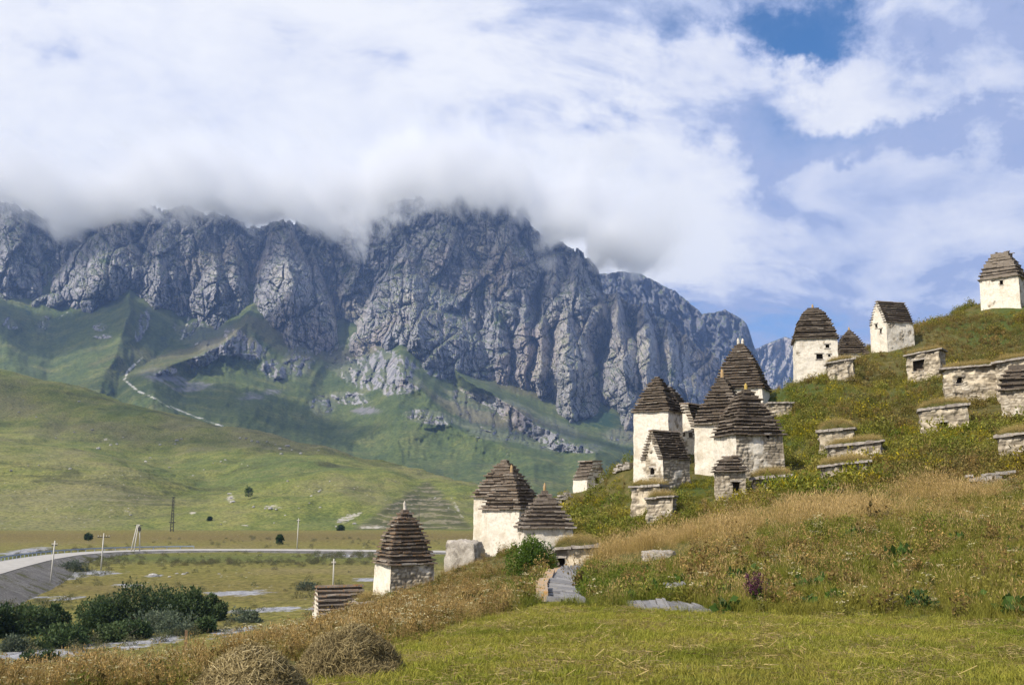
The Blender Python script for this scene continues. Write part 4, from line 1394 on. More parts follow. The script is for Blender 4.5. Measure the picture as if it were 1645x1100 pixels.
# house with the dark window
gable('small crypt with stepped slate roof and dark square window, alone above the shrubs', 948, 69, 1.75, 1.55, 38, 769, 741, 5, 0.7, stone=0.35, seed=10, bright=0.25, flat=0.35, openings=[(0, 0.0, 772, 0.34, 0.40)])
# main group
tower('tall white crypt with a plain pyramid roof, leftmost of the upper cluster', 1057, 63.5, 2.48, -23, 662, 606, 13, 0.66, stone=(0.12, 0.45, 0.2, 0.2), seed=11, over=0.12, bright=0.03)
tower('crypt mostly hidden behind the leftmost tall crypt of the upper cluster', 1077, 70.5, 2.35, -23, 665, 622, 10, 0.66, stone=0.4, seed=12, over=0.12)
gable('narrow white gabled crypt with two small dark windows, squeezed between two towers', 1112, 67, 2.0, 2.0, -28, 705, 650, 12, 0.62, stone=(0.25, 0.4, 0.4, 0.4), seed=13, flat=0.28, lich=0.3, openings=[(0, -0.12, 699, 0.22, 0.25), (0, 0.42, 700, 0.28, 0.34)])
tower('white crypt with an orange tip stone, roof overlapped by the broad front crypt', 1163, 62, 3.05, -14, 682, 607, 14, 0.70, fin=(m_fin_o, 0.55, 0.13), stone=(0.10, 0.4, 0.3, 0.1), seed=14, over=0.14, bright=0.02, openings=[(0, -0.05, 744, 0.2, 0.3)])
tower('broad low crypt with a yellow tip stone and big slate roof, front of upper cluster', 1201, 57.5, 2.98, 27, 700, 626, 13, 0.64, fin=(m_fin_y, 0.36, 0.11), stone=(0.60, 0.4, 0.4, 0.15), seed=15, over=0.15, bright=0.0, openings=[(0, 0.55, 703, 0.16, 0.2)])
tower('crypt with twin pale tip stones and tall curved slate roof, highest behind the cluster', 1192, 80, 3.9, -10, 627, 553, 17, 0.60, fin=(m_fin_w, 0.50, 0.13, [-0.16, 0.18]), stone=0.15, seed=16, over=0.14, bright=0.02, lich=0.2)
gable('small white gabled crypt with a dark slate roof, at the foot of the upper cluster', 1069, 56, 1.72, 2.05, -46, 738, 693, 11, 0.80, stone=(0.55, 0.65, 0.5, 0.4), seed=17, over=0.10, flat=0.12, openings=[(0, 0.02, 757, 0.26, 0.36)])
slab_crypt('white-fronted slab-roofed crypt below the small gabled crypt', 1043, 52.5, 1.55, 1.5, -20, 783, 2, stone=(0.30, 0.6, 0.6, 0.5), seed=18, turf=0.10, nslab=3, th=0.10, over=0.08, openings=[(0, 0.35, 807, 0.24, 0.30)])
slab_crypt('sunken slab-roofed crypt nudging the white-fronted one from the right', 1063, 50.5, 1.30, 1.3, -10, 801, 3, stone=0.75, seed=19, turf=0.10, nslab=2, th=0.09, over=0.10)
tower('ruined rubble crypt with a dark doorway and broken slate steps, below the broad crypt', 1172, 52, 1.45, 8, 757, 737, 5, 0.42, stone=0.98, trunc=0.8, seed=20, bright=0.15, over=0.16, openings=[(0, 0.22, 783, 0.34, 0.56)])
slab_crypt('slab-roofed rubble crypt with dry grass on top, right of the ruined crypt', 1238, 52.5, 1.85, 1.6, 4, 769, 4, stone=0.85, seed=21, turf=0.28, nslab=3, th=0.13, over=0.14, openings=[(0, 0.05, 780, 0.34, 0.5)])
slab_crypt('rubble crypt with flat slab roof beneath the twin-tipped crypt', 1252, 76, 1.75, 1.6, 10, 650, 2, stone=0.95, seed=22, nslab=3, th=0.10, over=0.12)
# up the slope to the right
tower('tall cream crypt with a bullet-shaped slate roof and square black window', 1308, 86, 3.52, 6, 548, 496, 14, 0.42, fin=(m_fin_o, 0.38, 0.11), stone=(0.28, 0.4, 0.3, 0.2), seed=23, over=0.13, bright=0.02,
      openings=[(0, 0.20, 577, 0.52, 0.44), (0, 0.88, 561, 0.3, 0.3), (0, 0.98, 576, 0.2, 0.2)])
tower('crypt showing only its dark pyramid roof, behind the bullet-roofed crypt', 1366, 93, 2.6, 15, 570, 531, 11, 0.66, fin=(m_fin_o, 0.32, 0.10), stone=0.4, seed=24, over=0.14)
gable('white gabled crypt with dark slate roof and small black windows on the skyline', 1432, 91, 2.35, 2.95, -52, 521, 486, 9, 0.75, stone=(0.22, 0.35, 0.4, 0.3), seed=25, over=0.12, flat=0.12, openings=[(0, -0.25, 524, 0.30, 0.34), (0, 0.35, 534, 0.26, 0.4)])
tower('crypt with a flat-topped ruined slate roof at the right end of the skyline', 1612, 100, 3.75, -14, 451, 409, 7, 0.50, stone=(0.25, 0.5, 0.4, 0.3), trunc=0.86, seed=26, over=0.17, bright=0.26, openings=[(0, 0.25, 459, 0.30, 0.44)])
slab_crypt('slab-roofed crypt at the foot of the bullet-roofed crypt', 1349, 82, 2.05, 1.8, 8, 583, 8, stone=(0.45, 0.6, 0.5, 0.5), seed=27, nslab=3, th=0.12, over=0.14, turf=0.12)
slab_crypt('crumbling slab-roofed crypt with a gaping dark doorway and yellow flowers on top', 1487, 77, 2.55, 2.0, -12, 570, 7, stone=0.62, seed=28, nslab=3, th=0.14, over=0.16, turf=0.12, openings=[(0, -0.38, 588, 0.80, 0.82)])
slab_crypt('long slab-roofed crypt with one small dark window under its slab', 1556, 68, 3.3, 2.2, 2, 594, 3, stone=(0.5, 0.6, 0.6, 0.5), seed=29, nslab=4, th=0.13, over=0.22, turf=0.12, openings=[(0, -0.62, 612, 0.28, 0.42)])
slab_crypt('white slab-roofed crypt with a steep dark roof edge, at the right edge of the slope', 1628, 66, 2.1, 2.0, -4, 583, 6, stone=(0.35, 0.5, 0.6, 0.5), seed=30, nslab=3, th=0.15, over=0.22, turf=0.10)
tower('rubble crypt with thick dark slate courses, cut off by the right picture edge', 1655, 62, 3.0, -8, 627, 588, 5, 0.34, stone=0.75, trunc=0.75, seed=31, over=0.20, bright=0.05)
slab_crypt('slab-roofed crypt with dry grass hanging over it, below the long windowed crypt', 1515, 58, 2.55, 2.0, 2, 659, 5, stone=(0.40, 0.6, 0.6, 0.5), seed=32, nslab=4, th=0.14, over=0.14, turf=0.40, openings=[(0, -0.1, 684, 0.3, 0.3)])
slab_crypt('slab-roofed crypt under a dome of dry grass, topmost of the three stacked up the slope', 1344, 60.5, 2.0, 1.8, -4, 694, 4, stone=(0.4, 0.6, 0.6, 0.5), seed=33, nslab=3, th=0.12, over=0.14, turf=0.60)
slab_crypt('rubble slab-roofed crypt, middle one of the three stacked up the slope', 1373, 54.5, 2.75, 1.9, 1, 717, 6, stone=0.68, seed=34, nslab=4, th=0.13, over=0.16, turf=0.10)
slab_crypt('sunken slab-roofed crypt, lowest of the three stacked up the slope', 1356, 49.5, 2.25, 1.7, 2, 748, 6, stone=0.8, seed=35, nslab=3, th=0.12, over=0.14, turf=0.06)
slab_crypt('rubble crypt with a lichened slab roof at the right edge, above the stone wall', 1648, 48, 2.35, 2.0, -4, 701, 5, stone=0.75, seed=36, nslab=3, th=0.14, over=0.15, turf=0.15)


def rough_block(name, label, cat, px, D, w_, d_, top, arel, m, seed, extra=0.4, rough=0.10, nn=14, group=None):
    q, rot = place(px, D, top, arel)
    x, y, zt = q
    gc = float(hz_at(x, y))
    g0, _ = ground_span(x, y, w_ / 2, d_ / 2, rot)
    h0 = g0 - extra - gc; h1 = zt - gc
    vs, fs = [], []
    import bmesh
    bm = bmesh.new()
    bmesh.ops.create_cube(bm, size=2.0)
    bmesh.ops.subdivide_edges(bm, edges=bm.edges[:], cuts=nn, use_grid_fill=True)
    co = np.array([v.co for v in bm.verts])
    r = np.linalg.norm(co, axis=1)
    k = np.max(np.abs(co), axis=1)
    co = co * (0.66 + 0.34 * (1.22 / np.maximum(r, 1.22)) ** 1.3)[:, None]
    n = fbm(co[:, 0] * 1.6 + seed, co[:, 1] * 1.6, co[:, 2] * 1.6, 3) + 0.6 * fbm(co[:, 0] * 6 + seed, co[:, 1] * 6, co[:, 2] * 6, 2)
    co = co * (1 + rough * n)[:, None]
    for v, c_ in zip(bm.verts, co):
        v.co = (c_[0] * w_ / 2, c_[1] * d_ / 2, (c_[2] + 1) / 2 * (h1 - h0) + h0)
    me = bpy.data.meshes.new(name)
    bm.to_mesh(me); bm.free()
    me.polygons.foreach_set('use_smooth', [True] * len(me.polygons))
    o = link(name, me, m)
    o.location = (x, y, gc); o.rotation_euler = (0, 0, rot)
    o['label'] = label; o['category'] = cat
    if group:
        o['group'] = group
    FEET.append((x, y, w_ / 2, d_ / 2, rot))
    return o


rough_block('stone_block', 'big pitted pale stone block left of the touching pair of white crypts', 'stone block', 748, 56, 1.9, 1.4, 868, -28, m_rubble, 3, rough=0.17, nn=20)


def rubble_wall(name, label, pts, h, th, seed, group=None, big=1.0):
    """dry stone wall: each stone its own part"""
    rng = random.Random(seed)
    mid = np.mean(np.array(pts), 0)
    root = empty(name, (mid[0], mid[1], float(hz_at(mid[0], mid[1]))), 0, label, 'stone wall', group)
    pts = [np.array(p_) for p_ in pts]
    seg = [np.linalg.norm(b_[:2] - a_[:2]) for a_, b_ in zip(pts[:-1], pts[1:])]
    tot = sum(seg)
    z = 0.0; row = 0
    while z < h:
        rh = rng.uniform(0.10, 0.20) * big
        l = rng.uniform(-0.15, 0.0)
        while l < tot:
            L = rng.uniform(0.2, 0.5) * big
            if row > 1 and rng.random() < 0.15:
                l += L
                continue
            lm = min(max(l + L / 2, 0), tot - 1e-3)
            acc = 0
            for (a_, b_), s_ in zip(zip(pts[:-1], pts[1:]), seg):
                if lm <= acc + s_ or s_ == seg[-1]:
                    f_ = min(1, (lm - acc) / s_)
                    c_ = a_ + (b_ - a_) * f_
                    ang = atan2(b_[1] - a_[1], b_[0] - a_[0])
                    break
                acc += s_
            gz = float(hz_at(c_[0], c_[1])) - 0.08
            bx = MB()
            hx, hy, hzz = L / 2 * 0.96, th / 2 * rng.uniform(0.8, 1.15), rh * 0.96
            q = []
            for zz in (0, hzz):
                for (sx, sy) in ((-1, -1), (1, -1), (1, 1), (-1, 1)):
                    k = rng.uniform(0.82, 1.0)
                    q.append((sx * hx * k, sy * hy * rng.uniform(0.85, 1.05), zz * rng.uniform(0.85, 1.05)))
            bx.hexa(q)
            o = bx.build('stone', m_rubble, root)
            o.location = (c_[0] - root.location.x, c_[1] - root.location.y, gz + z - root.location.z)
            o.rotation_euler = (rng.uniform(-.08, .08), rng.uniform(-.08, .08), ang + rng.uniform(-.1, .1))
            l += L
        z += rh; row += 1
    return root


rubble_wall('stone_wall', 'grey tumbled dry stone wall under the right-edge crypt', [G(1556, 784), G(1590, 782), G(1622, 777)], 0.55, 0.5, 3)
rubble_wall('stone_wall', 'low tumbled stones at the foot of the leftmost tall crypt', [P(990, 745, 66), P(1013, 741, 65)], 0.4, 0.6, 4)
rubble_wall('stone_wall', 'collapsed low wall left of the small crypt with the dark window', [P(881, 789, 66), P(913, 788, 66.5)], 0.35, 0.7, 5)

# flagstone path
m_flag, t = new_mat('flagstone')
o_ = t.objco()
b = t.noise(o_, 4.0, 6, 0.7)
f = t.noise(o_, 18.0, 5, 0.7)
r_ = t.rand()
c = t.mix(t.ramp(b, [(0.3, (0.10, 0.097, 0.098)), (0.5, (0.19, 0.185, 0.185)), (0.72, (0.31, 0.30, 0.29))]), t.ramp(r_, [(0, (0.11, 0.107, 0.107)), (1, (0.33, 0.315, 0.295))]), 0.5)
c = t.mix(c, (0.06, 0.055, 0.045), t.math('MULTIPLY', t.sstep(f, 0.58, 0.68), 0.7))
c = t.mix(c, (0.17, 0.13, 0.06), t.math('MULTIPLY', t.sstep(b, 0.60, 0.70), 0.5))
finish(t, c, 0.85, t.bump(t.math('ADD', b, f), 0.6, 0.03))


def poly_stone(name, pts, z0, th, m, parent, rng):
    n = len(pts)
    b = MB()
    cx = sum(q[0] for q in pts) / n; cyy = sum(q[1] for q in pts) / n
    tp = [(cx + (q[0] - cx) * 0.94, cyy + (q[1] - cyy) * 0.94, z0 + th + rng.uniform(-0.012, 0.012)) for q in pts]
    b.v = [(q[0], q[1], z0 - 0.06) for q in pts] + tp
    b.f = [tuple(range(n, 2 * n)), tuple(range(n - 1, -1, -1))] + [(i, (i + 1) % n, n + (i + 1) % n, n + i) for i in range(n)]
    return b.build(name, m, parent)


def flag_path(left, right, rows, seed, lift):
    rng = random.Random(seed)
    L = np.array([G(*q) for q in left]); R = np.array([G(*q) for q in right])
    tl = np.linspace(0, 1, len(L)); tr = np.linspace(0, 1, len(R))
    ts = [0]
    while ts[-1] < 1:
        ts.append(ts[-1] + rng.uniform(0.6, 1.4) / rows)
    ts[-1] = 1
    pt = lambda T_, A_, v: np.array([np.interp(v, T_, A_[:, k]) for k in range(3)])
    for a, c_ in zip(ts[:-1], ts[1:]):
        cuts = [0] + sorted(rng.uniform(0.15, 0.85) for _ in range(rng.choice((0, 1, 1, 2)))) + [1]
        for u0, u1 in zip(cuts[:-1], cuts[1:]):
            if u1 - u0 < 0.12:
                continue
            q = []
            g_ = 0.035
            for (v, u) in ((a, u0 + g_), (a, (u0 + u1) / 2), (a, u1 - g_), (c_, u1 - g_), (c_, (u0 + u1) / 2), (c_, u0 + g_)):
                v = v + rng.uniform(-0.14, 0.14) / rows
                p_ = pt(tl, L, v) * (1 - u) + pt(tr, R, v) * u
                q.append(p_)
            zc = np.mean([float(hz_at(p_[0], p_[1])) for p_ in q]) + lift
            poly_stone('flagstone', [(p_[0], p_[1]) for p_ in q], zc, rng.uniform(0.02, 0.045), m_flag, PATH, rng)


PATH = bpy.data.objects.new('path', None)
COL.objects.link(PATH)
PATH['kind'] = 'structure'
flag_path([(876, 966), (876, 948), (886, 931), (906, 917), (924, 908)], [(944, 968), (928, 948), (925, 932), (929, 920), (938, 910)], 30, 3, 0.06)
flag_path([(1000, 968), (1060, 966), (1120, 972)], [(1012, 976), (1070, 981), (1150, 984)], 14, 5, 0.012)
flag_path([(1062, 947), (1080, 946), (1102, 947)], [(1064, 953), (1082, 953), (1104, 953)], 5, 6, 0.16)
rng = random.Random(12)
m_edge = lichen_stone('lichened_edge_stone', (0.33, 0.29, 0.24), (0.46, 0.25, 0.07), 0.9)
for k, ((ax, ay), (bx, by)) in enumerate(zip([(871, 966), (870, 950), (876, 938), (886, 926), (898, 917)], [(870, 951), (875, 939), (885, 927), (897, 918), (914, 910)])):
    a_, b_ = G(ax, ay), G(bx, by)
    d_ = (b_ - a_)[:2]; d_ = d_ / np.linalg.norm(d_); n_ = np.array([-d_[1], d_[0]]) * 0.15
    pts = [a_[:2] - n_, a_[:2] + n_ * 0.2, a_[:2] + n_, b_[:2] + n_ * 1.1, b_[:2] - n_]
    poly_stone('edge_stone', [tuple(q) for q in pts[::-1]], float(hz_at(*((a_ + b_) / 2)[:2])), 0.20 if k else 0.30, m_edge, PATH, rng)
rough_block('boulder', 'pale flat stone lying in the dry grass above the path', 'stone', 1058, 36.5, 1.1, 0.6, 885, 12, m_rubble, 9, rough=0.32, nn=14)
# ------------------------------------------------------------------ road through the valley
def rib(name, pts, offs, zoff, m, **props):
    """ribbon along ground points; offs = [(sideways, height)...]"""
    pts = np.array(pts, float)
    k = np.linspace(0, len(pts) - 1, 160)
    x = np.interp(k, np.arange(len(pts)), pts[:, 0]); y = np.interp(k, np.arange(len(pts)), pts[:, 1]); z = np.interp(k, np.arange(len(pts)), pts[:, 2])
    for _ in range(12):
        x[1:-1] = (x[:-2] + 2 * x[1:-1] + x[2:]) / 4; y[1:-1] = (y[:-2] + 2 * y[1:-1] + y[2:]) / 4; z[1:-1] = (z[:-2] + 2 * z[1:-1] + z[2:]) / 4
    dx_ = np.gradient(x); dy_ = np.gradient(y); L = np.hypot(dx_, dy_)
    nx_, ny_ = -dy_ / L, dx_ / L
    rows = []
    for o, h in offs:
        if h <= -50:                                  # foot of the bank, farther out where the road stands higher
            wob = 1 + 0.35 * fbm(k / 4.0, 0 * k + o, 3.0, 3)
            oo = o + np.sign(o) * 1.9 * (z + 0.6) * wob
            rows.append(np.stack([x + nx_ * oo, y + ny_ * oo, -0.6 + 0 * z], -1))
        else:
            rows.append(np.stack([x + nx_ * o, y + ny_ * o, z + h + zoff], -1))
    V = np.stack(rows, 1)
    me = np_mesh(name, V.reshape(-1, 3), grid_quads(160, len(offs)))
    return link(name, me, m, **props), (x, y, z, nx_, ny_)


m_road, t = new_mat('gravel_road')
p = t.pos()
b = t.noise(p, 0.5, 6, 0.65); f = t.noise(p, 5.0, 5, 0.7)
c = t.ramp(b, [(0.3, (0.31, 0.29, 0.26)), (0.7, (0.45, 0.425, 0.38))])
c = t.mix(c, (0.30, 0.285, 0.26), t.math('MULTIPLY', t.sstep(f, 0.5, 0.7), 0.5))
finish(t, c, 0.95, t.bump(f, 0.5, 0.1))
m_bank, t = new_mat('road_bank_gravel')
p = t.pos()
b = t.noise(p, 0.35, 6, 0.7); f = t.noise(p, 3.0, 6, 0.75)
c = t.ramp(b, [(0.3, (0.14, 0.13, 0.12)), (0.7, (0.30, 0.285, 0.26))])
c = t.mix(c, (0.075, 0.07, 0.065), t.math('MULTIPLY', t.sstep(f, 0.50, 0.64), 0.85))
c = t.mix(c, (0.42, 0.40, 0.37), t.math('MULTIPLY', t.sstep(t.voro(p, 1.1), 0.22, 0.12), t.sstep(f, 0.42, 0.55)))
c = t.mix(c, (0.105, 0.105, 0.035), t.math('MULTIPLY', t.sstep(t.noise(p, 0.16, 6, 0.75), 0.52, 0.62), 0.9))
finish(t, c, 0.95, t.bump(t.math('ADD', f, b), 1.0, 0.8))
RD = []
for (x, y, z) in [(-560, 1000, 3.4), (-330, 985, 3.4), (-170, 954, 3.4), (-80, 930, 3.3), (0, 909, 2.9), (50, 898, 2.1), (100, 890.5, 1.3), (160, 886, 0.8), (217, 884, 0.5), (300, 882.5, 0.4), (400, 882.5, 0.4), (480, 883, 0.4), (600, 884, 0.4), (760, 886, 0.4), (900, 889, 0.4)]:
    q = PZ(x, y, z)
    RD.append(q)
road, (rx_, ry_, rz_, rnx, rny) = rib('road', RD, [(-5, 0.0), (-3, 0.06), (0, 0.10), (3, 0.06), (5, 0.0)], 0.0, m_road, kind='structure')
rib('road_embankment', RD, [(-6.5, -99), (-5.6, -0.12), (-5.0, -0.05), (5.0, -0.05), (5.8, -0.12), (6.5, -99)], -0.05, m_bank, kind='structure')

# guard rail on the far side of the road
m_galv, t = new_mat('galvanised_steel')
finish(t, t.ramp(t.noise(t.objco(), 0.8, 4), [(0.3, (0.22, 0.27, 0.33)), (0.7, (0.36, 0.41, 0.47))]), 0.5)
t.b.inputs['Metallic'].default_value = 0.5
gr = empty('guard_rail', (float(rx_[60]), float(ry_[60]), float(rz_[60])), 0, 'long grey steel guard rail along the far edge of the gravel road', 'guard rail')
sl_ = slice(46, 104)
gx, gy, gz = rx_[sl_] + rnx[sl_] * 5.1, ry_[sl_] + rny[sl_] * 5.1, rz_[sl_]
bb = MB()
o0 = np.array(gr.location)
pr = [(0.0, 0.62), (-0.07, 0.70), (0.0, 0.78), (-0.07, 0.88), (0.0, 0.98)]
n_ = len(gx)
for i in range(n_ - 1):
    for (a0, h0), (a1, h1) in zip(pr[:-1], pr[1:]):
        q = []
        for (ii, a, h) in ((i, a0, h0), (i + 1, a0, h0), (i + 1, a1, h1), (i, a1, h1)):
            j = sl_.start + ii
            q.append((gx[ii] + rnx[j] * a - o0[0], gy[ii] + rny[j] * a - o0[1], gz[ii] + h - o0[2]))
        bb.quad(*q)
bm_ = bb.build('beam', m_galv, gr)
sol = bm_.modifiers.new('thick', 'SOLIDIFY'); sol.thickness = 0.03
pm = None
cum = np.concatenate([[0], np.cumsum(np.hypot(np.diff(gx), np.diff(gy)))])
for d_ in np.arange(0, cum[-1], 4.0):
    k = np.interp(d_, cum, np.arange(n_))
    X_, Y_, Z_ = np.interp(k, np.arange(n_), gx), np.interp(k, np.arange(n_), gy), np.interp(k, np.arange(n_), gz)
    if pm is None:
        b_ = MB(); b_.box(-0.08, 0.08, 0.03, 0.18, -1.2, 0.95)
        po = b_.build('post', m_galv, gr); pm = po.data
    else:
        po = link('post', pm, None, gr)
    po.location = (X_ - o0[0], Y_ - o0[1], Z_ - o0[2])

# ------------------------------------------------------------------ poles
m_conc, t = new_mat('weathered_pole')
finish(t, t.ramp(t.noise(t.scalev(t.objco(), (6, 6, 0.6)), 1.5, 4), [(0.3, (0.42, 0.39, 0.33)), (0.7, (0.60, 0.57, 0.50))]), 0.9)
m_darkm, t = new_mat('dark_steel')
finish(t, (0.055, 0.05, 0.045), 0.7)
m_wood, t = new_mat('old_wood')
finish(t, t.ramp(t.noise(t.scalev(t.objco(), (14, 14, 1.2)), 2.0, 5, 0.7), [(0.3, (0.16, 0.09, 0.05)), (0.7, (0.36, 0.235, 0.14))]), 0.9)


def pole(label, px, top, base, z=0.0, D=None, arm=1.1, lean=0.0, r=0.15, group='utility poles in the valley'):
    q = PZ(px, base, z) if D is None else P(px, base, D)
    ztop = P(px, top, q[1])[2] - q[2]
    root = empty('utility_pole', tuple(q), 0.15, label, 'utility pole', group)
    b = MB(); b.tube([(0, 0, -0.5), (lean * 0.5, 0, ztop * 0.5), (lean, 0, ztop)], [r * 1.15, r, r * 0.7], 8)
    b.build('shaft', m_conc, root, smooth=True)
    if arm:
        b = MB(); b.box(lean - arm, lean + arm, -0.07, 0.07, ztop - 0.95, ztop - 0.78)
        b.build('crossarm', m_darkm, root)
        ins = None
        for dx_ in (-arm * 0.9, -arm * 0.45, arm * 0.45, arm * 0.9):
            if ins is None:
                b = MB(); b.tube([(0, 0, 0), (0, 0, 0.12), (0, 0, 0.22), (0, 0, 0.32)], [0.03, 0.07, 0.09, 0.04], 6)
                o = b.build('insulator', m_fin_w, root); ins = o.data
            else:
                o = link('insulator', ins, None, root)
            o.location = (lean + dx_, 0, ztop - 0.78)
    return root


pole('pale utility pole nearest the road bend, leaning right', 81, 868, 939, arm=0.5, lean=0.25)
pole('pale utility pole with a crossarm between the road bend and the paired poles', 162, 856, 916, arm=1.3, lean=0.15)
pole('thin utility pole standing by the straight part of the road', 477, 832, 882, arm=0.5, lean=0.2)
pole('thin pale pole rising behind the small orange-ridged slate roof', 535, 897, 948, arm=0.35, r=0.13)
# braced pair with a transformer
q = PZ(217, 888, 0.0)
root = empty('utility_pole', tuple(q), 0.1, 'braced trio of pale poles joined at the top, by the road', 'utility pole', 'utility poles in the valley')
zt_ = P(217, 842, q[1])[2]
for (bx, by, tx) in ((-1.35, 0.0, 0.15), (-0.2, -0.8, 0.5), (1.25, 0.3, 0.85)):
    b = MB(); b.tube([(bx, by, -0.5), ((bx + tx) / 2, by / 2, zt_ / 2), (tx, 0, zt_)], [0.19, 0.17, 0.14], 8)
    b.build('shaft', m_conc, root, smooth=True)
b = MB(); b.box(-0.7, 1.8, -0.1, 0.1, zt_ - 0.35, zt_ - 0.15); b.build('crossarm', m_darkm, root)
b = MB(); b.box(0.5, 1.3, -0.45, 0.15, zt_ - 1.9, zt_ - 0.8); b.tube([(0.9, -0.15, zt_ - 0.8), (0.9, -0.15, zt_ - 0.4)], 0.12, 6); b.build('transformer', m_darkm, root)
# lattice mast
q = PZ(276, 853, 0.0)
root = empty('lattice_mast', tuple(q), 0.2, 'dark narrow lattice mast standing in the brown field', 'mast')
zt_ = P(278, 797, q[1])[2]
for (sx, sy) in ((-1, -1), (1, -1), (1, 1), (-1, 1)):
    b = MB(); b.tube([(sx * 0.75, sy * 0.75, -0.3), (sx * 0.28, sy * 0.28, zt_)], 0.11, 5); b.build('leg', m_darkm, root)
b = MB()
ks = 11
for i in range(ks):
    h0, h1 = zt_ * i / ks, zt_ * (i + 1) / ks
    w0, w1 = 0.75 - 0.47 * i / ks, 0.75 - 0.47 * (i + 1) / ks
    for s in range(4):
        c4 = [(-1, -1), (1, -1), (1, 1), (-1, 1)]
        (ax, ay), (bx, by) = c4[s], c4[(s + 1) % 4]
        b.tube([(ax * w0, ay * w0, h0), (bx * w1, by * w1, h1)], 0.06, 4)
        b.tube([(bx * w0, by * w0, h0), (ax * w1, ay * w1, h1)], 0.06, 4)
b.build('bracing', m_darkm, root)
b = MB(); b.box(-1.6, 1.6, -0.1, 0.1, zt_ * 0.24, zt_ * 0.26 + 0.1); b.box(-1.2, 1.2, -0.1, 0.1, zt_ - 0.6, zt_ - 0.4); b.build('crossarm', m_darkm, root)
pole('thin dark pole standing on the terraced mound, behind the lowest pyramid crypt', 673, 810, 840, D=480, arm=0, r=0.12).children[0].data.materials[0] = m_darkm

# wooden post in the weeds
q = G(297, 1060, 14, 40)
root = empty('wooden_post', tuple(q), 0.3, 'weathered square wooden post standing in the brown weeds', 'post')
zt_ = P(297, 1011, q[1])[2] - q[2]
b = MB(); b.hexa([(-.055, -.055, -.3), (.055, -.055, -.3), (.055, .055, -.3), (-.055, .055, -.3), (-.045, -.05, zt_), (.055, -.045, zt_ - 0.02), (.05, .05, zt_ - 0.03), (-.05, .05, zt_)])
b.build('shaft', m_wood, root)
b = MB(); b.tube([(-0.06, -0.058, zt_ * 0.72), (0.06, -0.058, zt_ * 0.72)], 0.006, 4); b.build('wire', m_darkm, root)

# ------------------------------------------------------------------ leaves
def leaf_mat(name, cols, trans=0.3, attr='tone'):
    m, t = new_mat(name)
    tone = t.attr(attr, out='Fac')
    c = t.ramp(tone, [(i / (len(cols) - 1), c_) for i, c_ in enumerate(cols)])
    c = t.hsv(c, 0.5, 1.0, t.math('ADD', 0.8, t.math('MULTIPLY', t.rand(), 0.4)))
    finish(t, c, 0.65)
    tr = t.node('ShaderNodeBsdfTranslucent')
    t.put(tr.inputs[0], c)
    mx = t.node('ShaderNodeMixShader')
    mx.inputs[0].default_value = trans
    t.l.new(t.b.outputs[0], mx.inputs[1]); t.l.new(tr.outputs[0], mx.inputs[2])
    t.l.new(mx.outputs[0], t.out.inputs[0])
    return m


m_willow = leaf_mat('willow_leaf', [(0.028, 0.052, 0.018), (0.062, 0.096, 0.032), (0.135, 0.170, 0.066)])
m_greyw = leaf_mat('grey_scrub_leaf', [(0.055, 0.075, 0.045), (0.100, 0.125, 0.075), (0.170, 0.190, 0.125)])
m_treel = leaf_mat('tree_leaf', [(0.020, 0.042, 0.012), (0.040, 0.075, 0.020), (0.075, 0.115, 0.030)])
m_bushl = leaf_mat('bush_leaf', [(0.028, 0.062, 0.010), (0.085, 0.145, 0.020), (0.200, 0.255, 0.045)], 0.4)
m_twig, t = new_mat('twig_bark')
finish(t, t.ramp(t.noise(t.objco(), 3, 4), [(0.3, (0.06, 0.045, 0.035)), (0.7, (0.15, 0.12, 0.09))]), 0.9)


